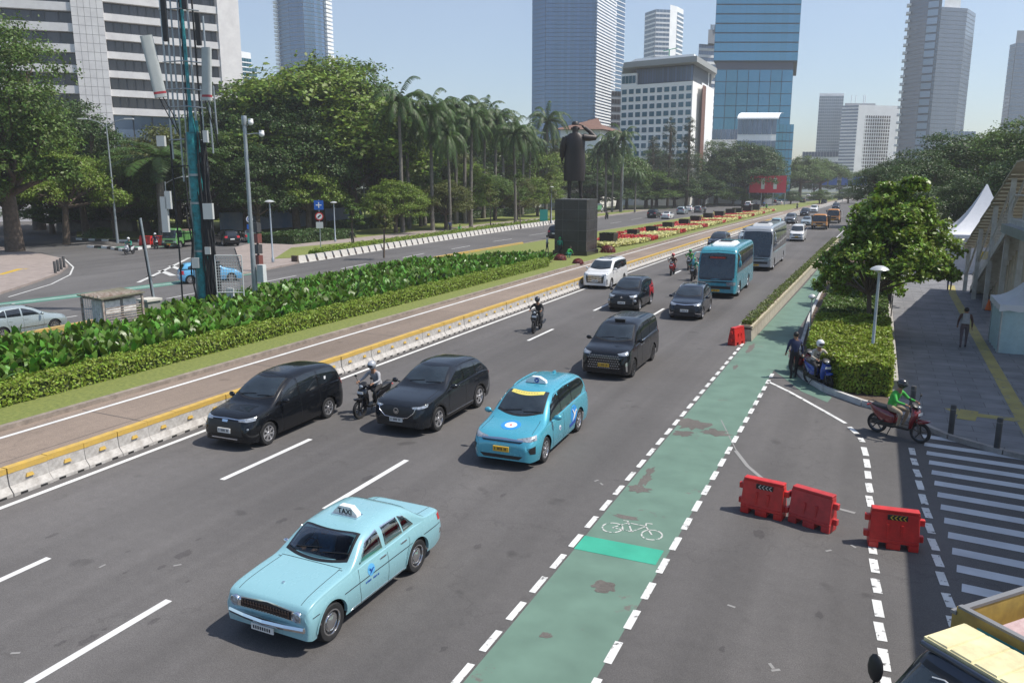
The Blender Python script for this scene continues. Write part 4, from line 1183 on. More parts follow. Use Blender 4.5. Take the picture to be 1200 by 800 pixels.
def luxury_van(name, label, body, platem, gridm, lod=0):
 L = 4.95; h = L/2; H = 1.92
 sp = dict(L=L, W=1.85, wr=.345, ww=.22, rim='multi', zb=.2, nose=.26, noseR=.45, tail=.12, tailR=.3, wheels=(-h+.88, h-1.07), tumble=.12, ncab=5.2, nhood=3.6, shoulder=.03, sc=.04, rimmat=M_alloyd if lod == 0 and body is not P_white else M_alloy,
              top=[(-h, .70), (-h+.02, .92), (-h+.08, 1.00), (-h+.35, 1.10), (-h+.85, 1.19), (-h+.95, 1.23), (-h+1.75, 1.74), (-h+2.1, 1.86), (-h+2.8, H), (h-.8, H-.02), (h-.3, H-.08), (h-.12, H-.22), (h-.03, 1.2), (h, .9)],
              belt=[(-h, .60), (-h+.1, .86), (-h+.5, 1.02), (-h+1.2, 1.10), (h-.5, 1.16), (h-.05, 1.10), (h, .8)],
              ws=(-h+1.00, .70, -h+1.78, .60, .12), rw=('rear', H-.2, .6, 1.2, .68),
              band=([(-h+1.35, 1.20), (-h+1.75, 1.52), (-h+2.1, 1.68), (-h+2.8, 1.74), (h-.6, 1.72), (h-.22, 1.66)], [(-h+1.35, 1.15), (-h+2.0, 1.14), (h-.8, 1.22), (h-.22, 1.28)]),
              win=[(-h+1.45, -h+2.05), (-h+2.13, -h+3.35), (-h+3.43, h-.28)])
 t, B = make_car(name, label, None, sp, body, lod)
 d_lights(([(.55, .99), (.8, 1.02), (1.06, 1.06)], [(.58, .93), (.8, .92), (1.04, .93)]), ([(.55, 1.2), (.88, 1.3)], [(.55, 1.1), (.88, 1.0)]))(B, t, body, lod)
 gr = B.patch([(-.66, .95), (.66, .95)], [(-.58, .42), (.58, .42)], 'front', off=.005, nu=24, nv=6).build('grille', gridm, t, smooth=60)
 if body is not P_white:
  mb = MB()
  for r in range(6):
   for k in range(15):
    x = -.62+.0886*k+(.044 if r % 2 else 0); z = .90-.088*r
    hh = B.hit((x, -6, z), (0, 1, 0))
    if hh and abs(x) < .62: mb.box(x-.022, x+.022, hh[0].y-.03, hh[0].y-.008, z-.012, z+.012)
  mb.build('grille_studs', M_alloy, gr)
 else:
  mb = MB()
  for k in range(9):
   x = -.4+.1*k
   hh = B.hit((x, -6, .7), (0, 1, 0)); mb.box(x-.008, x+.008, hh[0].y-.03, hh[0].y-.008, .48, .92)
  for z in (.55, .66, .77, .88): mb.box(-.5, .5, -h-.03, -h-.012, z-.01, z+.01)
  mb.build('grille_bars', M_chrome, gr)
 for sd in (-1, 1):
  B.patch([(.82, .66), (.90, .70)], [(.86, .34), (.93, .34)], 'diag', sd, off=.010, nu=3, nv=6, ang=R(25)).build('bumper_blade', M_chrome, t, smooth=60)
 d_plate(.56, .03, platem, .42, .13)(B, t, body, lod)
 d_mirror(-h+1.38, 1.27)(B, t, body, lod)
 if lod == 0:
  d_seams([[(-h+1.30, 1.05), (-h+1.28, .60), (-h+1.38, .22)], [(-h+2.08, 1.12), (-h+2.08, .22)], [(-h+3.38, 1.18), (-h+3.40, .8), (-h+3.20, .5)]])(B, t, body, lod)
  d_handles((-h+1.95, -h+2.25), 1.02, M_chrome)(B, t, body, lod)
  d_wipers(-h+1.1)(B, t, body, lod)
 d_sideband([(-h+1.9, 1.135), (h-.8, 1.205), (h-.25, 1.26)], [(-h+1.9, 1.12), (h-.8, 1.19), (h-.25, 1.245)], 'window_line', M_chrome, .008)(B, t, body, lod)
 # roof panels
 if body is P_white:
  for a, b in ((-h+2.1, -h+2.75), (-h+3.0, -h+3.7)):
   B.patch([(-.45, a), (.45, a)], [(-.45, b), (.45, b)], 'top', off=.006, nu=8, nv=4).build('sunroof', M_glass, t)
 else:
  MB().box(-.2, .2, -h+2.0, -h+2.12, 1.87, 1.93).build('roof_box', M_blk, t)
 return t, B
car, _ = luxury_van('luxury_van', 'tall black luxury van with studded grille and yellow number plate', P_black, M_ply, M_blkg); car.location = (-8.70, 29.55, 0); car.rotation_euler = (0, 0, R(1.0))
car, _ = luxury_van('luxury_van', 'white luxury van with chrome barred grille beside the barrier near the black pedestal', P_white, M_plw, M_blkg); car.location = (-17.05+.05, 53.2, 0); car.rotation_euler = (0, 0, R(0.5))
def small_mpv(label, body, hood=.98, rim='eight', wing=None, x=0, y=0, rz=0, L=4.45, H=1.68, chrome=True, lod=0, rails=None, W_=1.76, plate=None, rearm=None):
 h = L/2
 sp = spec_mpv(L, W_, H, hood, rim=rim, nose=.34, noseR=.6)
 sp['wheels'] = (-h+.82, h-.86)
 t, B = make_car('family_car', label, None, sp, body, lod)
 d_lights(([(.50, hood-.13), (.8, hood-.10), (1.10, hood-.07)], [(.55, hood-.20), (.8, hood-.21), (1.06, hood-.19)]), ([(.55, 1.15), (.84, 1.15)], [(.58, .95), (.86, .95)]))(B, t, body, lod)
 B.patch([(-.5, hood-.17), (.5, hood-.17)], [(-.56, .45), (.56, .45)], 'front', off=.005, nu=18, nv=4).build('grille', M_blk, t, smooth=60)
 if chrome: B.patch([(-.62, hood-.12), (0, hood-.15), (.62, hood-.12)], [(-.62, hood-.14), (0, hood-.19), (.62, hood-.14)], 'front', off=.009, nu=18, nv=1).build('chrome_bar', M_chrome, t, smooth=60)
 d_plate(.52, .02, plate or M_plw, .42, .13)(B, t, body, lod)
 d_mirror(-h+1.42, 1.08)(B, t, body, lod)
 if lod == 0:
  d_seams([[(-h+1.36, .95), (-h+1.34, .60), (-h+1.42, .22)], [(-h+2.22, .98), (-h+2.22, .22)], [(-h+3.12, 1.02), (-h+3.14, .75), (-h+2.92, .45)]])(B, t, body, lod)
  d_handles((-h+2.05, -h+2.95), .90, M_chrome)(B, t, body, lod)
 if rails: d_rails(-h+2.1, h-.5, .62, rails, .03)(B, t, body, lod)
 t.location = (x, y, 0); t.rotation_euler = (0, 0, rz)
 return t, B
t, B = small_mpv('black crossover MPV with a bright red rear side panel', P_black, 1.03, 'multi', x=-12.62, y=44.4, rz=R(2), H=1.72, chrome=False)
h = 4.45/2
for sd in (-1, 1):
 B.patch([(h-1.25, 1.02), (h-.75, 1.40), (h-.12, 1.30)], [(h-1.35, .50), (h-.5, .62), (h-.05, .55)], 'side', sd, off=.006, nu=14, nv=6).build('red_side_panel', P_redp, t, smooth=60)
 MB().box(sd*.66-.012, sd*.66+.012, -2.235, -2.16, .45, .80).box(sd*.60-.12, sd*.60+.12, -2.23, -2.15, .78, .81).build('front_chrome_frame', M_chrome, t)
 MB().ball((sd*.72, -2.10, .62), (.10, .05, .09)).build('lower_headlight', M_lamp, t, smooth=60)
MB().prism([(-.08, 0), (0, .10), (.08, 0), (0, -.03)], -.01, .01, Matrix.Translation((0, -2.24, .80)) @ Matrix.Rotation(PI/2, 4, 'X')).build('badge', M_chrome, t)
t, B = small_mpv('dark navy family MPV with silver roof rails directly in front of the teal coach', P_navy, .98, 'eight', x=-8.88, y=43.1, rz=R(3), H=1.62, rails=M_alloy, W_=1.75)
for sd in (-1, 1):
 B.patch([(.55, .42), (.95, .36)], [(.55, .39), (.95, .32)], 'diag', sd, off=.009, nu=6, nv=1, ang=R(25)).build('bumper_blade', M_chrome, t)
d_sideband([(-h+1.5, 1.00), (h-.6, 1.10)], [(-h+1.5, .985), (h-.6, 1.085)], 'window_line', M_chrome, .012)(B, t, P_navy, 0)
# silver hatchback on the far road, seen from behind its right side, and the light blue car
def hatch(label, body, L=3.95, H=1.48, name='hatchback'):
 h = L/2
 sp = dict(L=L, W=1.68, wr=.30, ww=.18, rim='multi', zb=.2, nose=.28, noseR=.5, tail=.22, tailR=.5, wheels=(-h+.78, h-.68), tumble=.2, ncab=4.2, nhood=3.0, shoulder=.04, sc=.06,
              top=[(-h, .52), (-h+.02, .62), (-h+.1, .74), (-h+.4, .86), (-h+.9, .96), (-h+1.02, 1.0), (-h+1.75, 1.38), (-h+2.1, H-.02), (-h+2.5, H), (h-.6, H-.06), (h-.42, H-.13), (h-.12, 1.0), (h-.03, .9), (h, .6)],
              belt=[(-h, .45), (-h+.1, .64), (-h+.5, .80), (-h+1.2, .90), (h-.5, .98), (h-.1, .9), (h, .55)],
              ws=(-h+1.05, .6, -h+1.78, .5, .13), rw=('rear', H-.17, .48, 1.02, .56), bandtrim=False,
              band=([(-h+1.38, .98), (-h+1.72, 1.20), (-h+2.2, 1.36), (h-.9, 1.34), (h-.55, 1.22)], [(-h+1.38, .94), (h-.9, .99), (h-.5, 1.05)]),
              win=[(-h+1.46, -h+2.22), (-h+2.30, -h+2.95), (-h+3.0, h-.58)])
 t, B = make_car(name, label, None, sp, body, 0)
 d_lights(([(.45, .74), (.8, .78), (1.0, .82)], [(.5, .66), (.8, .65), (1.0, .68)]), ([(.56, .95), (.80, .95)], [(.58, .68), (.82, .68)]))(B, t, body, 0)
 for sd in (-1, 1):
  B.patch([(h-.30, .95), (h-.02, .93)], [(h-.26, .70), (h-.02, .70)], 'side', sd, off=.008, nu=6, nv=4).build('tail_light_side', M_red, t, smooth=60)
 d_mirror(-h+1.42, 1.02)(B, t, body, 0)
 d_seams([[(-h+1.30, .88), (-h+1.30, .5), (-h+1.38, .24)], [(-h+2.26, .93), (-h+2.26, .24)], [(-h+2.98, .97), (-h+3.0, .7), (-h+2.8, .45)]])(B, t, body, 0)
 d_handles((-h+2.12, -h+2.86), .82)(B, t, body, 0)
 d_sideband([(-h+1.2, .46), (h-1.1, .48)], [(-h+1.2, .43), (h-1.1, .45)], 'rub_strip', M_chrome, .006)(B, t, body, 0)
 B.patch([(-.5, .55), (.5, .55)], [(-.45, .38), (.45, .38)], 'front', off=.006, nu=10, nv=3).build('grille', M_blk, t)
 return t, B
t, B = hatch('silver hatchback driving away beside the planted median', P_silver); t.location = (-36.55, 24.0, 0); t.rotation_euler = (0, 0, PI+R(-2))
t, B = hatch('light blue hatchback taxi partly hidden by the phone mast', P_ltblue, L=4.25, H=1.50); t.location = (-43.7, 43.1, 0); t.rotation_euler = (0, 0, PI+R(-35))
for sd in (-1, 1): disc_side(B, t, -.1, .65, .14, [M_wht, M_navyblue], sd)
roof_sign(B, t, -.1, 'bird')
# ---------------------------------------------------------------- coaches, trucks, far traffic
def make_bus(label, body, L, H, Wd=2.45, band=None, ac=None, text=True):
 h = L/2
 t = thing('coach', label, 'coach')
 B = Body(L, Wd, [(-h, .95), (-h+.02, 1.15), (-h+.06, 1.30), (-h+.28, 2.3), (-h+.48, H-.35), (-h+.75, H-.10), (-h+1.2, H-.02), (0, H), (h-.5, H-.02), (h-.12, H-.15), (h, H-.9)],
             [(-h, .85), (-h+.1, 1.1), (-h+.4, 1.25), (h-.1, 1.3), (h, 1.1)], zb=.32, wheels=(-h+1.75, h-2.6), wr=.48, nose=.22, noseR=.5, tail=.12, tailR=.3, tumble=.03, ncab=11, nhood=5, shoulder=.0, sidecurve=.02)
 B.build_mb(80).build('body', body, t, smooth=38)
 u = MB(); u.box(-Wd/2+.35, Wd/2-.35, -h+.4, h-.4, .25, 1.1); u.build('underbody', M_under, t)
 for sd in (-1, 1):
  mt, mr, rm = make_wheel(.48, .28, 'steel', sd, M_alloy)
  w0 = None
  for yw in B.wheels:
   loc = (sd*(Wd/2-.17), yw, .48)
   if w0 is None:
    w0 = bpy.data.objects.new('wheel', None); C.objects.link(w0); w0.parent = t; w0.location = loc
    mt.build('tyre', M_tyre, w0, smooth=40); mr.build('rim', [rm, M_blk], w0, smooth=40)
   else: copy_tree(w0, t, loc=loc)
 # one big windscreen panel, dark surround, display box
 B.patch([(-1.12, H-.28), (0, H-.22), (1.12, H-.28)], [(-1.18, 1.15), (0, 1.12), (1.18, 1.15)], 'front', off=.004, nu=24, nv=10).build('windscreen_frame', M_blkg, t, smooth=60)
 B.patch([(-1.02, H-.42), (0, H-.36), (1.02, H-.42)], [(-1.08, 1.30), (0, 1.25), (1.08, 1.30)], 'front', off=.012, nu=24, nv=10).build('windscreen', M_glass2, t, smooth=60)
 if text:
  hh = B.hit((0, -h-3, H-.62), (0, 1, 0))[0]
  p = MB().box(-.55, .55, hh.y-.05, hh.y-.03, H-.72, H-.56).build('destination_board', M_blk, t)
  mk = MB()
  for k in range(11): mk.box(-.45+.085*k, -.45+.085*k+.055, hh.y-.056, hh.y-.052, H-.70, H-.60)
  mk.build('lettering', mat('red letters', (0.7, 0.06, 0.04), .4), p)
 for sd in (-1, 1):
  A = [(-h+.62, H-.45), (-h+1.2, H-.32), (h-.5, H-.32)]; Bo = [(-h+.45, 1.55), (-h+1.5, 1.55), (h-.5, 1.55)]
  B.patch(A, Bo, 'side', sd, off=.004, nu=40, nv=8).build('window_trim', M_blkg, t, smooth=60)
  n = 6 if L > 10 else 4
  x0 = -h+.75
  for k in range(n):
   a = x0+(h-.6-x0)*k/n+.03; b = x0+(h-.6-x0)*(k+1)/n-.03
   B.patch([(a, H-.42), (b, H-.42)], [(a, 1.65), (b, 1.65)], 'side', sd, off=.010, nu=8, nv=6).build('side_window', M_glass, t, smooth=60)
  # mirrors on curved arms
  M_ = body if True else M_blk
  MB().tube([(sd*1.05, -h+.45, H-.35), (sd*1.32, -h+.02, H-.35), (sd*1.42, -h-.12, H-.55), (sd*1.42, -h-.12, H-.75)], .03, 6).ball((sd*1.42, -h-.12, H-.95), (.09, .07, .24), 10).build('mirror', M_, t, smooth=60)
  B.patch([(.62, 1.0), (1.25, 1.05)], [(.66, .82), (1.22, .84)], 'diag', sd, off=.010, nu=8, nv=3, ang=R(25)).build('headlight', M_lamp, t, smooth=60)
  for k in range(4):
   a = -h+2.5+k*(L-5)/4
   B.patch([(a, 1.15), (a+.02, 1.15)], [(a, .5), (a+.02, .5)], 'side', sd, off=.003, nu=1, nv=3).build('locker_gap', M_under, t)
  B.patch([(h-.02, 1.2), (h, 1.2)], [(h-.02, .8), (h, .8)], 'side', sd)
 if band:
  for sd in (-1, 1): B.patch([(-h+1.5, 1.48), (h-.3, 1.48)], [(-h+1.5, 1.40), (h-.3, 1.40)], 'side', sd, off=.006, nu=20, nv=1).build('side_stripe', band, t)
 B.patch([(-.9, .78), (.9, .78)], [(-.9, .60), (.9, .60)], 'front', off=.006, nu=14, nv=2).build('grille', M_blk, t)
 B.patch([(-1.0, 1.06), (1.0, 1.06)], [(-1.0, .98), (1.0, .98)], 'front', off=.008, nu=14, nv=1).build('bumper_strip', M_blkg, t)
 d_plate(.50, .02, M_ply, .5, .14)(B, t, body, 0)
 a = MB(); a.box(-.72, .72, -h+2.3, -h+4.6, H-.02, H+.16, taper=(.14, .25)); au = a.build('air_conditioner', ac or M_wht, t)
 MB().box(-.4, .4, -h+2.75, -h+3.3, H+.162, H+.19).build('vent', M_blk, au)
 MB().box(-.4, .4, -h+3.6, -h+4.1, H+.162, H+.19).build('vent', M_blk, au)
 mk = MB()
 for k in range(6): mk.box(-.25+.085*k, -.25+.085*k+.06, -h-.02, -h-.0, 1.17, 1.21)
 return t
t = make_bus('teal blue coach with white roof unit and red destination lettering', paint('teal coach paint', (0.045, 0.26, 0.33), .25), 8.6, 3.15, band=None); t.location = (-8.85, 54.0, 0); t.rotation_euler = (0, 0, R(1))
t = make_bus('larger silver grey coach driving behind the teal coach', paint('silver coach paint', (0.30, 0.32, 0.34), .3, metal=.2), 12.0, 3.55, 2.5, band=P_cyan, ac=mat('grey unit', (0.45, 0.46, 0.47), .5), text=False); t.location = (-8.72, 72.6, 0); t.rotation_euler = (0, 0, R(0.6))
def make_van(label, body):
 L = 4.9; h = L/2; H = 2.0
 sp = dict(L=L, W=1.72, wr=.32, rim='steel', zb=.22, nose=.22, noseR=.4, tail=.08, tailR=.25, wheels=(-h+.95, h-1.0), tumble=.10, ncab=6, nhood=4,
              top=[(-h, .7), (-h+.03, .95), (-h+.35, 1.12), (-h+.5, 1.2), (-h+1.15, 1.78), (-h+1.5, 1.95), (0, H), (h-.3, H-.03), (h-.05, H-.2), (h, 1.2)],
              belt=[(-h, .6), (-h+.3, .95), (-h+.8, 1.1), (h, 1.15)], ws=(-h+.55, .68, -h+1.2, .62, .08), rw=('rear', H-.2, .55, 1.2, .6),
              band=([(-h+.95, 1.35), (-h+1.25, 1.68), (-h+1.6, 1.78), (h-.2, 1.78)], [(-h+.95, 1.12), (h-.2, 1.18)]), win=[(-h+1.05, -h+1.85), (-h+1.92, -h+3.3), (-h+3.38, h-.25)])
 t, B = make_car('passenger_van', label, None, sp, body, 1, 'van')
 d_lights(([(.5, .92), (1.0, .98)], [(.52, .78), (.98, .80)]))(B, t, body, 1)
 B.patch([(-.45, .88), (.45, .88)], [(-.45, .74), (.45, .74)], 'front', off=.006).build('grille', M_blk, t)
 B.patch([(-.6, .5), (.6, .5)], [(-.55, .38), (.55, .38)], 'front', off=.006).build('air_intake', M_blk, t)
 d_plate(.58, .02, M_ply)(B, t, body, 1); d_mirror(-h+.95, 1.3)(B, t, body, 1)
 return t
t = make_van('white passenger van with grey bumper behind the silver coach, in the lane nearest the trees', P_white); t.location = (-8.75, 104.5, 0); t.rotation_euler = (0, 0, R(1))
def make_truck(name, label, cab, bedm, bed='open', cat='truck', Wd=1.9, L=5.6, full=True, cargo=None, cl=1.65, ht=.62, sl=0):
 """light cab-over truck, front towards -Y"""
 t = thing(name, label, cat)
 h = L/2
 B = Body(L, Wd*.92, [(-h, .75), (-h+.02, 1.0), (-h+.06, 1.15), (-h+.38+sl, 1.95), (-h+.52+sl, 2.10), (-h+.8+sl*.8, 2.16), (-h+cl-.05, 2.16), (-h+cl, 2.10)] , [(-h, .65), (-h+.1, 1.05), (-h+cl, 1.1)], zb=.42, wheels=(-h+.85,), wr=.40, nose=.12, noseR=.3, tail=0, tailR=.2, tumble=.08, ncab=7, nhood=5, shoulder=0)
 # cab only: use a shortened body
 Bc = Body(cl, Wd*.92, [(y+h-cl/2, z) for y, z in B.top], [(y+h-cl/2, z) for y, z in B.belt], zb=.45, wheels=(-cl/2+.85,), wr=.40, nose=.12, noseR=.3, tail=0.01, tailR=.1, tumble=.08, ncab=7, nhood=5, shoulder=0)
 mf = .32 if full else 0
 cb = Bc.build_mb(50).build('cab', cab, t, loc=(0, -h+cl/2, 0), smooth=38)
 e = cl/2
 hw = Wd*.92/2
 fr = Bc.patch([(-hw+.10, 2.0), (hw-.10, 2.0)], [(-hw+.07, 1.14), (hw-.07, 1.14)], 'front', off=.004, nu=18, nv=8).build('windscreen_frame', M_blk, cb, smooth=60)
 ws_ = Bc.patch([(-hw+.16, 1.94), (hw-.16, 1.94)], [(-hw+.13, 1.20), (hw-.13, 1.20)], 'front', off=.010, nu=18, nv=8).build('windscreen', M_glass2, cb, smooth=60)
 for sd in (-1, 1):
  Bc.patch([(-e+.45, 1.92), (e-.15, 1.95)], [(-e+.22, 1.18), (e-.15, 1.18)], 'side', sd, off=.008, nu=10, nv=5).build('side_window', M_glass, cb, smooth=60)
  Bc.patch([(.50, .82), (.80, .84)], [(.50, .66), (.80, .66)], 'diag', sd, off=.008, nu=6, nv=3, ang=R(15)).build('headlight', M_lamp, cb, smooth=60)
  mb = MB(); mb.tube([(sd*(hw-.02), -e+.12, 1.25), (sd*(hw+.12), -e+.2+mf, 1.30), (sd*(hw+.02), -e+.2+mf, 1.52), (sd*(hw-.02), -e+.2+mf, 1.70)], .014, 6)
  mb.ball((sd*(hw-.02), -e+.19+mf, 1.84), (.10, .05, .17), 12); mb.build('mirror', M_blk, cb, smooth=60)
 Bc.patch([(-.45, .95), (.45, .95)], [(-.45, .75), (.45, .75)], 'front', off=.006, nu=10, nv=2).build('grille', M_blk, cb)
 MB().box(-hw+.02, hw-.02, -e-.06, -e+.05, .42, .60).build('bumper', bedm if full else M_blk, cb)
 MB().box(-.22, .22, -e-.08, -e-.062, .44, .56).build('number_plate', M_ply, cb)
 # chassis and wheels
 u = MB(); u.box(-.40, .40, -h+.3, h-.1, .45, .62); u.build('chassis', M_under, t)
 for sd in (-1, 1):
  mt, mr, rm = make_wheel(.39, .22, 'steel', sd, M_midst)
  w0 = None
  for yw in (-h+.85, h-1.15):
   loc = (sd*(Wd/2-.22), yw, .39)
   if w0 is None:
    w0 = bpy.data.objects.new('wheel', None); C.objects.link(w0); w0.parent = t; w0.location = loc
    mt.build('tyre', M_tyre, w0, smooth=40); mr.build('rim', [rm, M_blk], w0, smooth=40)
   else: copy_tree(w0, t, loc=loc)
 y0, y1 = -h+cl+.12, h
 zb = .82
 if bed == 'open':
  b = MB()
  b.box(-Wd/2, Wd/2, y0, y1, zb, zb+.08)
  for sd in (-1, 1): b.box(sd*Wd/2-.025, sd*Wd/2+.025, y0, y1, zb+.08, zb+ht)
  b.box(-Wd/2+.026, Wd/2-.026, y0, y0+.05, zb+.08, zb+ht+.10); b.box(-Wd/2+.026, Wd/2-.026, y1-.05, y1, zb+.08, zb+ht)
  bo = b.build('truck_bed', bedm, t)
  r = MB()
  for sd in (-1, 1): r.box(sd*Wd/2-.035, sd*Wd/2+.035, y0-.02, y1+.02, zb+ht, zb+ht+.04)
  r.box(-Wd/2+.052, Wd/2-.052, y0-.02, y0+.05, zb+ht+.10, zb+ht+.13)
  r.build('bed_rail', M_midst, bo)
  if full: MB().box(-Wd/2+.3, -Wd/2+.9, y0-.012, y0-.002, zb+ht-.06, zb+ht-.02).build('stripe', M_teal2, bo)
  for k in range(4):
   for sd in (-1, 1): MB().box(sd*(Wd/2+.03)-.02, sd*(Wd/2+.03)+.02, y0+.3+k*1.0, y0+.36+k*1.0, zb+.05, zb+ht-.02).build('bed_post', bedm, bo)
 else:
  b = MB(); b.box(-Wd/2, Wd/2, y0, y1, zb, 1.75); b.build('tipper_body', bedm, t)
  r = MB()
  for k in range(7):
   for sd in (-1, 1): r.box(sd*Wd/2-.04, sd*Wd/2+.04, y0+.15+k*.55, y0+.22+k*.55, zb, 1.80)
  r.box(-Wd/2-.04, Wd/2+.04, y0-.03, y0+.05, 1.70, 1.85)
  r.build('tipper_rib', bedm, t)
  m = MB(); m.ball((0, (y0+y1)/2, 1.70), (Wd/2-.05, (y1-y0)/2-.1, .22), 14); m.build('load', cargo or M_soil, t, smooth=60)
 return t, cb, Bc
M_teal2 = mat('turquoise stripe', (.05, .32, .34), .6)
M_midst = mat('dull steel', (0.25, 0.25, 0.25), .5, metal=.5)
P_truckcream = mat('sun bleached yellow paint', (0.66, 0.58, 0.33), 0.5, var=0.22, scale=3.5, coat=.15)
P_truckyel = mat('ochre truck paint', (0.48, 0.33, 0.08), 0.55, col2=(0.30, 0.20, 0.06), scale=4)
P_truckdark = paint('truck dark blue paint', (0.012, 0.018, 0.035), .3)
# near truck at the lower right corner: heading across towards the road
t, cb, Bc = make_truck('flatbed_truck', 'yellow flatbed truck with cream cab roof entering at the lower right corner', P_truckdark, P_truckyel, 'open', Wd=2.2, L=5.6, full=True, cl=1.75, ht=1.30, sl=.5)
TR_H = Vector((-0.66, -0.75, 0)).normalized()
TR_W = Vector((TR_H.y*-1, TR_H.x, 0))       # to the viewer's left of the cab when it faces us
tr_rz = math.atan2(TR_H.x, -TR_H.y)*-1
tr_rz = math.atan2(TR_H.y, TR_H.x)+PI/2
# roof skin of the cab, ribbed and sun bleached
rf = MB()
for k in range(6):
 x0 = -.84+k*.28
 rf.box(x0+.012, x0+.268, .185, .815, 2.165, 2.185, taper=(.012, .012))
rf.build('roof_skin', P_truckcream, cb)
MB().box(-.85, .85, .175, .825, 2.12, 2.167).build('roof_base', P_truckcream, cb)
v = MB(); v.tube([(-.84, .15, 2.10), (-.80, .13, 2.11), (.80, .13, 2.11), (.84, .15, 2.10)], .035, 8); v.build('sun_visor', P_truckdark, cb, smooth=60)
# signature lettering on the windscreen
try:
 hh = Bc.hit((-0.12, -5, 1.80), (0, 1, 0))
 nrm = hh[1] if hh[1].y < 0 else -hh[1]
 ax = Vector((1, 0, 0)); ay = nrm.cross(ax).normalized()
 M = Matrix((( ax.x, ay.x, nrm.x, hh[0].x), (ax.y, ay.y, nrm.y, hh[0].y), (ax.z, ay.z, nrm.z, hh[0].z), (0, 0, 0, 1)))
 tm = text_mb('Pu', .26, M @ Matrix.Translation((-.25, .02, .022)) @ Matrix.Rotation(R(8), 4, 'Z') @ Matrix.Shear('XY', 4, (.4, 0)), .002)
 tm.tube([M @ Vector((-.42, .16, .024)), M @ Vector((-.30, .20, .024)), M @ Vector((-.12, .17, .024))], .008, 5)
 tm.tube([M @ Vector((-.1, -.03, .024)), M @ Vector((-.0, .02, .024)), M @ Vector((.03, -.04, .024)), M @ Vector((.1, .01, .024)), M @ Vector((.13, -.05, .024)), M @ Vector((.22, -.02, .024))], .007, 5)
 tm.build('lettering', M_wht, cb)
except Exception as e: print('lettering', e)
# open load bed edge details and the tiles carried in it
bed = [c for c in t.children if c.name.startswith('truck_bed')][0]
fl = MB(); fl.box(-.85, .85, -.85, 2.7, .905, .92); fl.build('bed_floor', mat('grey boards', (0.16, 0.15, 0.13), .8, var=.3, scale=6), bed)
t.rotation_euler = (0, 0, tr_rz)
TRUCK = t
_c = at(1082, 747, 2.15); _o = Matrix.Rotation(tr_rz, 4, 'Z') @ Vector((-.85, -1.76, 0))
t.location = (_c.x-_o.x, _c.y-_o.y, 0)
M_tile = mat('pink speckled tile', (0.55, 0.42, 0.40), .5, col2=(0.40, 0.26, 0.25), scale=14)
tb = thing('tile_pack', 'pack of pink speckled tiles lying in the yellow truck bed', 'tiles')
for (a, b) in ((-.80, -.60), (.01, -.60), (-.80, .17), (.01, .17)):
 MB().box(a, a+.78, b, b+.74, .922, 2.02).build('tile_stack', M_tile, tb)
tb.location = TRUCK.location; tb.rotation_euler = TRUCK.rotation_euler
# orange trucks far up the road
t, cb, _ = make_truck('tipper_truck', 'orange tipper truck with dark windscreen in the right lane', P_orange, mat('dark tipper', (0.05, 0.045, 0.035), .6), 'tipper', Wd=2.3, L=6.5, full=False); t.location = (-7.9, 132.5, 0); t.scale = (1.08, 1.08, 1.08)
t, cb, _ = make_truck('tipper_truck', 'orange and white truck right behind the orange tipper truck', P_orange, P_white, 'tipper', Wd=2.2, L=6.5, full=False); t.location = (-7.0, 153, 0); t.scale = (1.1, 1.1, 1.15)
# green truck leaving the side street
t, cb, _ = make_truck('green_truck', 'green light truck coming out of the side street beside red barriers', P_green, P_green, 'tipper', Wd=1.9, L=5.6, full=False); t.location = (-70.2, 65.5, 0.0); t.rotation_euler = (0, 0, R(20))
t, cb, _ = make_truck('green_truck', 'green garbage truck on the far road behind the statue pedestal', P_white, mat('garbage green', (0.13, 0.32, 0.16), .5), 'tipper', Wd=2.0, L=6.0, full=False); p = at(713, 250); t.location = (p.x-3, p.y, 0); t.rotation_euler = (0, 0, PI+R(2))
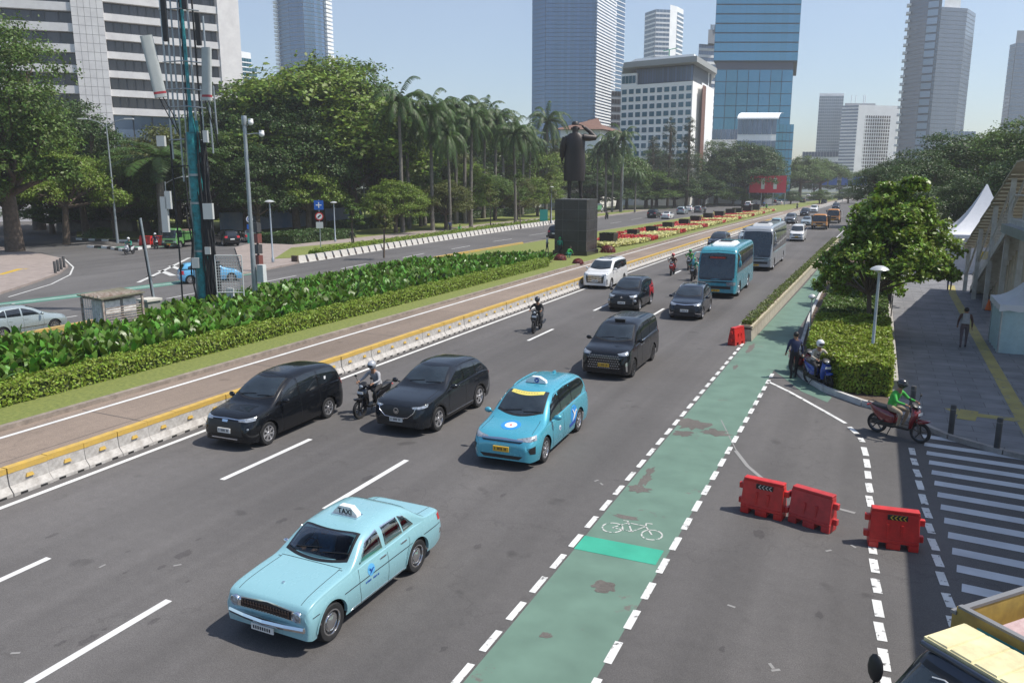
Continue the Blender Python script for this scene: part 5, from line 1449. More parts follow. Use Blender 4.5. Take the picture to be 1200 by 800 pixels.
# far traffic ------------------------------------------------------------------------------
def far_proto(kind):
 if kind == 'mpv': sp = spec_mpv(4.45, 1.76, 1.72, 1.0, rim='five', wr=.33); sp['wheels'] = (-1.42, 1.38)
 elif kind == 'suv': sp = spec_mpv(4.6, 1.84, 1.80, 1.08, rim='five', wr=.37, zb=.28); sp['wheels'] = (-1.45, 1.40)
 else:
  L = 4.45; h = L/2
  sp = dict(L=L, W=1.75, wr=.32, rim='five', zb=.19, nose=.28, noseR=.5, tail=.15, tailR=.4, wheels=(-h+.82, h-.95), tumble=.25, ncab=4, nhood=3.2, shoulder=.04,
                  top=[(-h, .5), (-h+.03, .66), (-h+.3, .80), (-h+1.0, .92), (-h+1.15, .96), (-h+1.9, 1.36), (-h+2.4, 1.45), (-h+2.9, 1.43), (-h+3.6, 1.08), (-h+3.75, 1.03), (h-.1, .98), (h, .7)],
                  belt=[(-h, .45), (-h+.2, .7), (-h+1.2, .87), (h-.3, .95), (h, .65)], ws=(-h+1.2, .62, -h+1.92, .5, .12), rw=('top', -h+2.98, .48, -h+3.55, .55),
                  band=([(-h+1.5, .98), (-h+1.95, 1.27), (-h+2.5, 1.34), (-h+3.0, 1.30), (-h+3.4, 1.1)], [(-h+1.5, .93), (-h+3.4, 1.0)]), win=[(-h+1.6, -h+2.3), (-h+2.36, -h+3.25)])
 t, B = make_car('distant_car', 'x', 'x', sp, P_black, 1)
 h = sp['L']/2
 hz = {'mpv': .82, 'suv': .90, 'sedan': .68}[kind]
 d_lights(([(.5, hz), (1.0, hz+.03)], [(.52, hz-.11), (.98, hz-.1)]), ([(.5, hz+.25), (.84, hz+.25)], [(.55, hz+.02), (.84, hz+.02)]))(B, t, P_black, 1)
 B.patch([(-.5, hz-.02), (.5, hz-.02)], [(-.5, .45), (.5, .45)], 'front', off=.005, nu=8, nv=2).build('grille', M_blk, t)
 d_plate(.5, .02, M_plw)(B, t, P_black, 1)
 MB().box(-.24, .24, h-.01, h+.015, .72, .86).build('rear_plate', M_plw, t)
 d_mirror(-h+1.42, 1.05)(B, t, P_black, 1)
 return t
PROT = {k: [far_proto(k), False] for k in ('mpv', 'suv', 'sedan')}
def recolor(root, m):
 for c in root.children:
  if c.type == 'MESH' and (c.name.startswith('body') or c.name.startswith('mirror')):
   c.material_slots[0].link = 'OBJECT'; c.material_slots[0].material = m
def far_car(kind, px, py, col, label, group, away=False, rz=0.0, X=None, Y=None):
 pr = PROT[kind]
 t = pr[0] if not pr[1] else copy_tree(pr[0])
 p = at(px, py) if X is None else Vector((X, Y, 0))
 L2 = 2.25
 t.location = (p.x, p.y+(L2 if not away else L2), 0)
 t.rotation_euler = (0, 0, rz+(PI if away else 0))
 pr[1] = True
 t['label'] = label; t['group'] = group; t['category'] = 'car'
 recolor(t, col)
 return t
OC = 'oncoming cars far up the main road'
far_car('suv', 838, 293, P_navy, 'dark blue SUV left of the two coaches, close to the barrier', OC)
far_car('mpv', 873, 285, P_silver, 'silver van shaped car left of the silver coach roof', OC)
far_car('mpv', 907, 270, P_cyan, 'pale cyan taxi showing above the silver coach', OC)
far_car('suv', 925, 262.5, P_midgrey, 'dark grey SUV with silver grille past the coaches', OC)
far_car('sedan', 944, 264.5, P_silver, 'silver grey sedan between the grey SUV and the orange truck', OC)
far_car('mpv', 942, 253.5, P_black, 'black MPV just behind the silver grey sedan', OC)
far_car('suv', 953, 249.5, P_white, 'white SUV left of the orange and white truck', OC)
far_car('suv', 979, 246, P_navy, 'dark blue SUV right of the orange trucks near the tree', OC)
far_car('mpv', 965, 239, P_midgrey, 'small grey MPV beyond the orange trucks', OC)
far_car('mpv', 984, 236.5, P_black, 'small black MPV emerging from behind the roadside tree', OC)
far_car('sedan', 973, 234.5, P_white, 'tiny white car in the far queue of traffic', OC)
far_car('suv', 992, 232, P_midgrey, 'tiny grey SUV in the far queue of traffic', OC)
far_car('mpv', 1001, 229.5, P_silver, 'tiny silver MPV in the far queue of traffic', OC)
far_car('mpv', 986, 229, P_black, 'tiny black MPV in the far queue of traffic', OC)
FC = 'cars driving away on the far road'
far_car('suv', 763, 256, P_black, 'black SUV driving away on the far road left of a white hatchback', FC, True)
far_car('sedan', 779, 257, P_white, 'white car driving away beside the flower bed', FC, True)
far_car('suv', 797, 251.5, P_silver, 'silver SUV driving away, third on the far road', FC, True)
far_car('mpv', 817, 249.5, P_midgrey, 'grey MPV driving away between two motorcycles', FC, True)
far_car('sedan', 806, 248, P_white, 'white sedan driving away beyond the silver SUV', FC, True)
far_car('suv', 876, 243.5, P_white, 'white SUV driving away below the red banner', FC, True)
far_car('mpv', 906, 238.5, P_black, 'black MPV driving away right of the red banner', FC, True)
far_car('sedan', 913, 240.5, P_white, 'white hatchback driving away right of the red banner', FC, True)
far_car('mpv', 927, 235.5, P_silver, 'silver car driving away under the round green tree', FC, True)
far_car('suv', 940, 238, P_navy, 'dark blue SUV driving away near the end of the flower median', FC, True)
far_car('mpv', 947, 232.5, P_white, 'small white MPV far away on the far road', FC, True)
far_car('mpv', 955, 234, P_black, 'small black MPV far away on the far road', FC, True)
far_car('suv', 649, 281, P_black, 'black car with red lamps half hidden behind the pedestal', FC, True)
t = far_car('suv', 262, 290, P_black, 'black SUV waiting behind the traffic island on the side street', FC, True, rz=R(60), X=None)
p = at(266, 287); t.location = (p.x, p.y, 0)
t = far_car('sedan', 292, 284, P_midgrey, 'grey car waiting behind the signal pole on the side street', FC, True, rz=R(50)); p = at(293, 283); t.location = (p.x, p.y, 0)
# ---------------------------------------------------------------- people and motorcycles
M_skin = mat('skin', (0.28, 0.15, 0.09), .55)
M_hair = mat('hair', (0.012, 0.01, 0.009), .6)
M_shoe = mat('dark shoes', (0.02, 0.02, 0.02), .6)
CL = {}
def cloth(c, n='cloth'):
 k = tuple(c)
 if k not in CL: CL[k] = mat(n, c, .85, var=.2, scale=12)
 return CL[k]
def human(name, label, J, shirt, legs, helmet=None, hair=True, vest=None, loc=(0, 0, 0), rz=0, group=None, shoe=None, sleeve=True, bag=None, face_dir=Vector((0, -1, 0))):
 """one continuous skinned figure. J: joint name -> local position; figure looks towards -Y"""
 names = ['pelvis', 'belly', 'chest', 'neck', 'head', 'crown']
 V = []; E = []; Rr = []; tagm = []
 def v(p, r, m): V.append(Vector(p)); Rr.append(r); tagm.append(m); return len(V)-1
 pel = v(J['pelvis'], .135, 1)
 bel = v(J['pelvis'].lerp(J['chest'], .45), .125, 0); ch = v(J['chest'], .150, 0); nk = v(J['neck'], .06, 2); hd = v(J['neck'].lerp(J['head'], .55), .085, 2); cr = v(J['head'], .095, 2)
 E += [(pel, bel), (bel, ch), (ch, nk), (nk, hd), (hd, cr)]
 for s in 'LR':
  sh = v(J['sh'+s], .065, 0); el = v(J['el'+s], .045, 0 if sleeve else 2); fo = v(J['el'+s].lerp(J['ha'+s], .8), .030, 0 if sleeve else 2); ha = v(J['ha'+s], .033, 2)
  d = (J['ha'+s]-J['el'+s]).normalized()
  tip = v(J['ha'+s]+d*.05, .028, 2)
  E += [(ch, sh), (sh, el), (el, fo), (fo, ha), (ha, tip)]
  hp = v(J['hp'+s], .10, 1); th = v(J['hp'+s].lerp(J['kn'+s], .5), .082, 1); kn = v(J['kn'+s], .060, 1); ca = v(J['kn'+s].lerp(J['an'+s], .4), .055, 1); an = v(J['an'+s], .038, 1); fh = v(J['an'+s]+Vector((0, .03, -.05)), .04, 3); ft = v(J['an'+s]+Vector(J.get('foot', (0, -.17, -.055))), .034, 3)
  E += [(pel, hp), (hp, th), (th, kn), (kn, ca), (ca, an), (an, fh), (fh, ft)]
 me = bpy.data.meshes.new('person'); me.from_pydata([tuple(x) for x in V], E, [])
 o = bpy.data.objects.new('person', me); C.objects.link(o)
 md = o.modifiers.new('s', 'SKIN'); md.use_smooth_shade = True
 for i, r in enumerate(Rr):
  me.skin_vertices[0].data[i].radius = (r, r)
 me.skin_vertices[0].data[0].use_root = True
 sb = o.modifiers.new('b', 'SUBSURF'); sb.levels = 1; sb.render_levels = 1
 dg = bpy.context.evaluated_depsgraph_get()
 m2 = bpy.data.meshes.new_from_object(o.evaluated_get(dg))
 bpy.data.objects.remove(o); bpy.data.meshes.remove(me)
 mb = MB(); mb.add([x.co for x in m2.vertices], [tuple(p.vertices) for p in m2.polygons])
 # fingers and thumb
 nb = len(mb.f)
 for s in 'LR':
  d = (J['ha'+s]-J['el'+s]).normalized(); q = d.cross(Vector((0, 0, 1))).normalized() if abs(d.z) < .9 else Vector((0, 1, 0)); dn = q.cross(d)
  for k, ln in enumerate((.065, .075, .07, .055)):
   b = J['ha'+s]+d*.05+q*(.026-.017*k); mb.tube([b, b+d*ln*.5-dn*.008, b+d*ln-dn*.035*(1 if dn.z > 0 else -1)], [.010, .009, .007], 5)
  b = J['ha'+s]+d*.01+q*.03; mb.tube([b, b+q*.03+d*.02, b+q*.035+d*.05], [.012, .010, .008], 5)
 # face: nose, and colour regions by nearest bone
 hdp = J['neck'].lerp(J['head'], .65); f = face_dir.normalized()
 mb.tube([hdp+f*.075+Vector((0, 0, .03)), hdp+f*.115-Vector((0, 0, .005)), hdp+f*.08-Vector((0, 0, .02))], [.008, .015, .010], 5)
 rt = f.cross(Vector((0, 0, 1)))
 for sd in (-1, 1): mb.ball(hdp+rt*sd*.088, (.02, .02, .032), 6)
 m2v = {}
 segs = [(V[a], V[b], a, b) for a, b in E]
 fm = []
 for fi, fc in enumerate(mb.f):
  c = sum((Vector(mb.v[i]) for i in fc), Vector())/len(fc)
  if fi >= nb: fm.append(2); continue
  best = None
  for a, b, ia, ib in segs:
   ab = b-a; t_ = max(0, min(1, (c-a).dot(ab)/max(1e-9, ab.length_squared))); q = a+ab*t_
   dd = (c-q).length/(Rr[ia]*(1-t_)+Rr[ib]*t_)
   if best is None or dd < best[0]: best = (dd, ia if t_ < .5 else ib)
  fm.append(tagm[best[1]])
 mb.m = fm
 root = mb.build(name, [shirt, legs, M_skin, shoe or M_shoe], smooth=180)
 root.location = loc; root.rotation_euler = (0, 0, rz)
 tag(root, label, 'person', group)
 hc = J['neck'].lerp(J['head'], .75)
 if helmet:
  h = MB(); h.ball(hc+Vector((0, 0, .03))-f*.01, (.135, .15, .14), 14)
  ho = h.build('helmet', helmet, root, smooth=80)
  vz = MB();
  for k in range(7):
   pass
  vz.ball(hc+f*.045+Vector((0, 0, .01)), (.115, .115, .07), 12); vz.build('visor', M_glass, ho, smooth=80)
 elif hair:
  h = MB(); h.ball(hc+Vector((0, 0, .035))-f*.018, (.098, .108, .10), 12); h.build('hair', M_hair, root, smooth=80)
  e = MB()
  for sd in (-1, 1): e.ball(hdp+f*.083+rt*sd*.032+Vector((0, 0, .03)), .010, 6)
  e.build('eye', M_ink, root); MB().box(-.02, .02, -.004, .004, -.004, .004, Matrix.Translation(hdp+f*.088-Vector((0, 0, .045)))).build('mouth', mat('lips', (0.2, 0.07, 0.06), .6), root)
 if vest:
  pass
 if bag:
  MB().box(-.15, .15, .06, .22, -.24, .20, Matrix.Translation(J['chest']), taper=(.03, .02)).build('backpack', bag, root, smooth=40)
 return root
def J_ride(lean=.12, arms=(.02, .02), head=(0, 0)):
 """rider on a scooter: seat at (0,.25,.78), handlebar at y=-.42"""
 v = Vector
 return {'pelvis': v((0, .28, .86)), 'chest': v((0, .28-lean-.02, 1.20)), 'neck': v((0, .22-lean-.05, 1.38)), 'head': v((head[0], .18-lean-.08, 1.58)),
   'shL': v((-.19, .22-lean, 1.30)), 'shR': v((.19, .22-lean, 1.30)), 'elL': v((-.32, .02-lean*.5, 1.10)), 'elR': v((.32, .02-lean*.5, 1.10)), 'haL': v((-.28, -.30, 1.06)), 'haR': v((.28, -.30, 1.06)),
   'hpL': v((-.11, .24, .84)), 'hpR': v((.11, .24, .84)), 'knL': v((-.20, -.14, .78)), 'knR': v((.20, -.14, .78)), 'anL': v((-.15, -.05, .40)), 'anR': v((.15, -.05, .40))}
def J_stand(step=.12, arm=.1, phone=False):
 v = Vector
 return {'pelvis': v((0, 0, .95)), 'chest': v((0, 0, 1.30)), 'neck': v((0, 0, 1.48)), 'head': v((0, -.01, 1.66)), 'shL': v((-.19, 0, 1.40)), 'shR': v((.19, 0, 1.40)),
   'elL': v((-.26, .03, 1.13)), 'elR': v((.26, -.02, 1.13)), 'haL': v((-.26, -.06+arm, .90)), 'haR': v((.26, -.10-arm, .92)) if not phone else v((.10, -.28, 1.18)),
   'hpL': v((-.10, 0, .90)), 'hpR': v((.10, 0, .90)), 'knL': v((-.10, -step*.6, .50)), 'knR': v((.10, step*.3, .50)), 'anL': v((-.10, -step, .09)), 'anR': v((.10, step, .10))}
def J_crouch():
 v = Vector
 return {'pelvis': v((0, .15, .38)), 'chest': v((0, -.10, .68)), 'neck': v((0, -.2, .82)), 'head': v((0, -.28, .98)), 'shL': v((-.19, -.12, .78)), 'shR': v((.19, -.12, .78)),
   'elL': v((-.25, -.28, .55)), 'elR': v((.25, -.28, .55)), 'haL': v((-.15, -.45, .35)), 'haR': v((.15, -.45, .30)), 'hpL': v((-.12, .12, .38)), 'hpR': v((.12, .12, .38)), 'knL': v((-.18, -.25, .48)), 'knR': v((.18, -.25, .48)), 'anL': v((-.14, .0, .09)), 'anR': v((.14, .0, .09))}
def make_bike(label, col, col2=None, box=None, name='scooter', group='motor scooters among the traffic', front_plate=M_wht):
 t = thing(name, label, 'motorcycle', group=group)
 col2 = col2 or M_blk
 def wheel(y, r=.29):
  w = bpy.data.objects.new('wheel', None); C.objects.link(w); w.parent = t; w.location = (0, y, r)
  m = MB()
  m.lathe([(r-.07, -.035), (r-.02, -.05), (r, -.02), (r, .02), (r-.02, .05), (r-.07, .035), (r-.07, -.035)], 24, axis='X'); m.build('tyre', M_tyre, w, smooth=50)
  q = MB(); q.lathe([(r-.065, -.03), (r-.09, -.02), (r-.09, .02), (r-.065, .03)], 20, axis='X')
  for k in range(5):
   M = Matrix.Rotation(2*PI*k/5, 4, 'X'); q.box(-.012, .012, -.016, .016, .03, r-.08, M)
  q.tube([(-.07, 0, 0), (.07, 0, 0)], .035, 8)
  q.build('rim', M_alloyd, w, smooth=40); return w
 wheel(-.62); wheel(.62)
 # front shield (leg shield) and fairing as a lofted shell
 def loft(secs, nm, m, parent=t, n=12):
  mb = MB(); vs = []
  for (cx, cy, cz, rx, ry, tilt) in secs:
   for k in range(n):
    a = 2*PI*k/n; x = rx*math.copysign(abs(math.cos(a))**.8, math.cos(a)); y = ry*math.copysign(abs(math.sin(a))**.8, math.sin(a))
    vs.append((cx+x, cy+y*math.cos(tilt), cz+y*math.sin(tilt)))
  fs = [(i*n+k, i*n+(k+1) % n, (i+1)*n+(k+1) % n, (i+1)*n+k) for i in range(len(secs)-1) for k in range(n)]
  fs += [tuple(range(n-1, -1, -1)), tuple(range((len(secs)-1)*n, len(secs)*n))]
  mb.add(vs, fs); return mb.build(nm, m, parent, smooth=50)
 loft([(0, -.36, .36, .12, .05, 0), (0, -.40, .55, .19, .07, 0), (0, -.46, .72, .22, .09, .2), (0, -.46, .86, .17, .10, .3), (0, -.42, .95, .13, .09, .3)], 'front_shield', col)
 loft([(0, -.66, .56, .075, .18, -.25), (0, -.64, .62, .085, .24, -.2), (0, -.62, .66, .05, .18, -.1)], 'front_mudguard', col)
 loft([(0, .62-.3, .40, .14, .25, 0), (0, .40, .56, .17, .38, .12), (0, .46, .70, .16, .42, .16), (0, .50, .77, .12, .40, .16)], 'rear_body', col)
 loft([(0, .38, .745, .13, .42, .10), (0, .38, .80, .15, .44, .10), (0, .37, .835, .12, .40, .10)], 'seat', M_blk)
 MB().box(-.14, .14, -.34, .22, .30, .36).box(-.10, .10, .1, .75, .26, .42).build('footboard', M_blk, t)
 loft([(0, -.44, .96, .12, .09, .3), (0, -.44, 1.03, .15, .10, .3), (0, -.40, 1.08, .10, .07, .3)], 'handlebar_cowl', col2)
 b = MB(); b.tube([(-.34, -.28, 1.05), (-.2, -.36, 1.03), (0, -.40, 1.02), (.2, -.36, 1.03), (.34, -.28, 1.05)], .016, 8); b.build('handlebar', M_blk, t, smooth=60)
 for sd in (-1, 1):
  MB().tube([(sd*.05, -.42, .95), (sd*.06, -.62, .30)], .022, 8).build('fork', M_alloyd, t, smooth=60)
  mm = MB(); mm.tube([(sd*.24, -.36, 1.04), (sd*.30, -.40, 1.22)], .007, 5); mm.ball((sd*.31, -.40, 1.26), (.06, .02, .04), 10); mm.build('mirror', M_blk, t, smooth=60)
  MB().tube([(sd*.16, .35, .45), (sd*.10, .62, .30)], .02, 6).build('shock_absorber', M_alloyd, t)
 MB().ball((0, -.53, .98), (.085, .045, .055), 10).build('headlight', M_lamp, t, smooth=60)
 MB().box(-.11, .11, -.585, -.575, .76, .84).build('number_plate', front_plate, t)
 MB().tube([(.17, .2, .33), (.19, .55, .36), (.19, .85, .44)], [.03, .05, .055], 10).build('exhaust', M_alloyd, t, smooth=60)
 MB().ball((0, .93, .76), (.07, .04, .035), 8).build('tail_light', M_red, t, smooth=60)
 MB().tube([(-.12, .55, .82), (-.12, .88, .88), (.12, .88, .88), (.12, .55, .82)], .014, 6).build('grab_rail', M_alloyd, t, smooth=60)
 MB().tube([(-.12, .15, .28), (-.25, .2, .03)], .014, 6).build('side_stand', M_blk, t)
 if box: MB().box(-.24, .24, .62, 1.02, .90, 1.32, taper=(.02, .02)).build('delivery_box', box, t)
 return t
RG = 'riders on scooters'
def ride(px, py, col, label, rl, jacket, trousers, helmet, rz=0, away=False, pos=None, box=None, lean=.12, plate=None, second=None, name='scooter'):
 p = at(px, py) if pos is None else Vector(pos)
 b = make_bike(label, col, box=box)
 a = rz+(PI if away else 0)
 b.location = (p.x, p.y, 0); b.rotation_euler = (0, 0, a)
 human('person', rl, J_ride(lean), jacket, trousers, helmet, loc=(p.x, p.y, 0), rz=a, group=RG)
 if second:
  J = J_ride(lean*.5); J = {k: v+Vector((0, .36, .06)) for k, v in J.items()}
  J['haL'] = Vector((-.16, .12, 1.0)); J['haR'] = Vector((.16, .12, 1.0)); J['anL'] = Vector((-.20, .28, .42)); J['anR'] = Vector((.20, .28, .42)); J['knL'] = Vector((-.24, .18, .80)); J['knR'] = Vector((.24, .18, .80))
  human('person', second[0], J, second[1], second[2], second[3], loc=(p.x, p.y, 0), rz=a, group=RG)
 return b
H_blk = mat('black helmet', (0.015, 0.015, 0.017), .2, coat=.6); H_sil = mat('silver helmet', (0.45, 0.46, 0.48), .25, metal=.3); H_grn = mat('green helmet', (0.03, 0.26, 0.08), .3); H_red = mat('red helmet', (0.45, 0.05, 0.05), .3); H_wht = mat('white helmet', (0.65, 0.66, 0.68), .3)
k_blk = cloth((0.018, 0.018, 0.02)); k_gry = cloth((0.30, 0.30, 0.31)); k_jean = cloth((0.03, 0.04, 0.07)); k_grn = cloth((0.05, 0.36, 0.06)); k_teal = cloth((0.02, 0.22, 0.15)); k_red = cloth((0.30, 0.05, 0.03)); k_wht = cloth((0.6, 0.6, 0.6)); k_nvy = cloth((0.02, 0.03, 0.08)); k_brn = cloth((0.10, 0.05, 0.04)); k_khk = cloth((0.28, 0.22, 0.16))
B_blk = paint('scooter black', (0.012, 0.012, 0.014), .2); B_red = paint('scooter red', (0.36, 0.02, 0.02), .2); B_wht = paint('scooter white', (0.55, 0.55, 0.56), .25); B_blu = paint('scooter blue', (0.02, 0.06, 0.30), .2); B_mar = paint('scooter maroon', (0.16, 0.01, 0.015), .2)
ride(0, 0, B_blk, 'black and white scooter squeezed between the black MPV and the dark SUV', 'person in grey jacket and silver helmet riding between the black MPV and the dark SUV', k_gry, k_blk, H_sil, pos=(-13.85, 19.95, 0), rz=R(-6))
ride(0, 0, B_blk, 'black scooter alone in the lane beside the barrier', 'person in black jacket and black helmet riding alone near the barrier', k_blk, k_blk, H_blk, pos=(-14.58, 34.95, 0), rz=R(8))
ride(0, 0, B_red, 'red scooter right of the white luxury van', 'person in dark brown jacket and red helmet riding the red scooter', k_brn, k_blk, H_red, pos=(-14.15, 61.2, 0), rz=R(3))
ride(0, 0, B_blk, 'black scooter just behind the red scooter', 'person in green and black jacket riding just behind the red scooter', k_grn, k_blk, H_grn, pos=(-13.75, 65.5, 0), rz=R(3))
ride(0, 0, B_blk, 'dark scooter left of the teal coach', 'person in dark green jacket riding left of the teal coach', k_teal, k_blk, H_grn, pos=(-11.95, 58.4, 0), rz=R(2), second=None)
ride(0, 0, B_red, 'red scooter partly hidden beside the teal coach mirror', 'person in orange top riding beside the teal coach mirror', cloth((0.5, 0.12, 0.04)), k_blk, H_blk, pos=(-11.25, 60.2, 0), rz=R(2))
ride(0, 0, B_blk, 'dark scooter behind the other two left of the teal coach', 'person in black riding behind the other two left of the teal coach', k_blk, k_blk, H_blk, pos=(-12.2, 62.8, 0), rz=R(1))
ride(0, 0, B_mar, 'maroon red scooter crossing the turning lane by the zebra crossing', 'person in bright green jacket and dark helmet riding the maroon scooter by the zebra crossing', k_grn, k_khk, H_blk, pos=(1.02, 24.15, 0), rz=math.atan2(-0.55, 1.0)+PI/2)
ride(0, 0, B_blu, 'blue scooter waiting beside the clipped hedge', 'person in beige shirt and light helmet sitting on the blue scooter by the hedge', cloth((0.4, 0.36, 0.30)), k_blk, H_wht, pos=(-1.45, 29.25, 0), rz=R(35))
b = make_bike('dark scooter standing behind the blue scooter at the hedge', B_mar); b.location = (-2.1, 30.7, 0); b.rotation_euler = (0, 0, R(35))
human('person', 'person in navy uniform with crossed white straps standing behind the blue scooter', J_stand(.08), k_nvy, k_blk, None, loc=(-2.35, 30.2, 0), rz=R(200), group='people on foot')
ride(0, 0, B_wht, 'white scooter coming out of the side street', 'person in teal jacket and white helmet riding the white scooter in the junction', k_teal, k_blk, H_wht, pos=(-67.6, 56.4, 0), rz=R(20))
ride(0, 0, B_blk, 'dark motorcycle behind the white scooter at the junction', 'person in dark blue riding behind the white scooter at the junction', k_nvy, k_blk, H_wht, pos=(-70.8, 62.5, 0), rz=R(60))
p = at(711, 257)
ride(0, 0, B_blk, 'black motorcycle driving away on the far road behind the pedestal', 'person in black riding away on the far road behind the pedestal', k_blk, k_blk, H_blk, pos=p, away=True)
for i, (px, py, jk, lb) in enumerate([(886, 243, k_nvy, 'navy'), (895, 242.5, cloth((.05, .15, .35)), 'blue'), (826, 249.5, k_gry, 'grey'), (934, 245, k_blk, 'black')]):
 ride(px, py, B_blk, 'small dark scooter with its %s clad rider on the far road' % lb, 'person in %s top riding a small dark scooter far away' % lb, jk, k_blk, H_blk, away=(i < 3))
GP = 'people on foot'
def walker(px, py, label, sh, lg, rz=0, z=0, J=None, **k):
 p = at(px, py, z)
 return human('person', label, J or J_stand(**k.pop('st', {})), sh, lg, k.pop('helmet', None), loc=(p.x, p.y, z), rz=rz, group=GP, **k)
walker(1112, 340, 'person with a blue top walking away on the paved path', cloth((.06, .16, .30)), k_nvy, PI, .12, bag=M_ink, st=dict(step=.16))
walker(1128, 407, 'person in dark top with backpack walking on the paved path, nearer the white tent', k_brn, cloth((.12, .09, .10)), PI, .12, bag=k_gry, st=dict(step=.10))
walker(641, 296, 'person in a white shirt standing left of the black pedestal', k_wht, k_nvy, R(120), .12)
walker(656, 299, 'worker in green standing at the left foot of the black pedestal', k_teal, k_blk, R(200), .12, helmet=H_grn)
walker(666, 302, 'worker in green crouching in front of the black pedestal', k_grn, k_teal, R(150), .12, J=J_crouch())
walker(898, 247, 'worker in a bright green vest at the end of the flower bed', k_grn, k_blk, 0, .12)
walker(836, 258, 'worker in a pale yellow shirt standing on the far side of the flower bed', cloth((.5, .5, .2)), k_khk, R(90), .12)
walker(527, 273, 'person in dark clothes on the park footpath between the palms', k_nvy, k_blk, R(60), .18)
walker(538, 272, 'worker in green bending on the lawn beside the white blocks', k_grn, k_teal, R(60), .18, J=J_crouch())
walker(413, 287, 'person standing in the shade on the lawn near the round traffic sign', k_blk, k_blk, R(60), .18)
_v = Vector
human('person', 'driver in a light blue shirt at the wheel of the vintage pale blue taxi', {'pelvis': _v((0, .30, .66)), 'chest': _v((0, .30, .92)), 'neck': _v((0, .28, 1.06)), 'head': _v((0, .25, 1.22)), 'shL': _v((-.18, .28, 1.0)), 'shR': _v((.18, .28, 1.0)), 'elL': _v((-.26, .08, .84)), 'elR': _v((.26, .08, .84)), 'haL': _v((-.14, -.12, .93)), 'haR': _v((.14, -.12, .93)),
 'hpL': _v((-.10, .25, .64)), 'hpR': _v((.10, .25, .64)), 'knL': _v((-.13, -.12, .62)), 'knR': _v((.13, -.12, .62)), 'anL': _v((-.12, -.30, .50)), 'anR': _v((.12, -.30, .50))}, cloth((.16, .34, .55)), k_nvy, None, loc=(-8.08-.36, 10.28, -.04), rz=R(-1), group='drivers')
# ---------------------------------------------------------------- barriers, poles, signs, street furniture
M_barrier = mat('weathered concrete', (0.50, 0.48, 0.45), .9, col2=(0.24, 0.22, 0.20), scale=4.5, bump=.3, detail=9)
M_byel = mat('barrier yellow', (0.60, 0.38, 0.06), .7, col2=(.40, .27, .08), scale=3)
M_hole = mat('dark slot', (0.02, 0.02, 0.02), .9)
def barrier_proto():
 t = thing('concrete_barrier', 'x', 'barrier')
 prof = [(-.26, 0), (-.26, .09), (-.13, .28), (-.10, .68), (.10, .68), (.13, .28), (.26, .09), (.26, 0)]
 ln = .985
 M = Matrix.Rotation(PI/2, 4, 'X')      # profile in XZ, length along Y
 mb = MB()
 n = len(prof)
 vs = [(x, -ln/2, z) for x, z in prof]+[(x, ln/2, z) for x, z in prof]
 mb.add(vs, [tuple(range(n)), tuple(range(2*n-1, n-1, -1))]+[(i, n+i, n+(i+1) % n, (i+1) % n) for i in range(n)])
 b = mb.build('barrier_block', M_barrier, t)
 MB().box(-.112, .112, -ln/2, ln/2, .64, .80).build('yellow_cap', M_byel, t)
 MB().box(.11, .17, -.10, .10, .40, .50, taper=(.02, .03)).build('reflector', M_byel, t)
 for y in (-.25, .25): MB().box(.20, .264, y-.09, y+.09, 0, .065).build('lifting_slot', M_hole, t)
 return t
bp = barrier_proto(); first = True
rg = random.Random(4)
y = 5.4; k = 0
while y < 150:
 x = X_BAR(y); a = math.atan2(X_BAR(y+1)-X_BAR(y-1), 2)
 s = 1.0 if y < 90 else 2.0
 o = bp if k == 0 else copy_tree(bp)
 o.location = (x+rg.uniform(-.015, .015), y, 0.0); o.rotation_euler = (rg.uniform(-.01, .01), rg.uniform(-.01, .01), -a+rg.uniform(-.012, .012)); o.scale = (.92, s, .82)
 o['label'] = 'white grey concrete barrier block with yellow painted top in the long row beside the busway'; o['group'] = 'yellow topped concrete barriers along the busway'
 y += s; k += 1
mb = strip(lambda y: X_BAR(y)-.14, lambda y: X_BAR(y)+.14, yr(150, 420, 80), .72, h=.8); tag(mb.build('low_wall', M_barrier), 'low concrete wall continuing the barrier row far up the road', 'wall')
# planted divider between the road and the cycle lane
wp = thing('planter_barrier', 'x', 'barrier')
m = MB(); m.box(-.30, .30, -.98, .98, 0, .62, taper=(.05, 0)); m.build('trough', mat('cream concrete', (0.42, 0.38, 0.31), .9, col2=(0.26, 0.23, 0.19), scale=3, bump=.2), wp)
MB().box(-.31, .31, -.98, .98, .55, .70).build('rim', mat('cream rim', (0.40, 0.35, 0.25), .85, var=.3, scale=3), wp)
MB().box(-.20, .20, -.96, .96, .70, .715).build('soil', M_soil, wp)
y = 37.6; k = 0
while y < 100:
 o = wp if k == 0 else copy_tree(wp)
 o.location = (X_RK(y)-.10, y, 0); o.rotation_euler = (0, 0, -math.atan2(X_RK(y+1)-X_RK(y-1), 2))
 tag(o, 'cream concrete planter trough in the row between the road and the green cycle lane', 'barrier', 'cream planter troughs beside the cycle lane')
 y += 2.0; k += 1
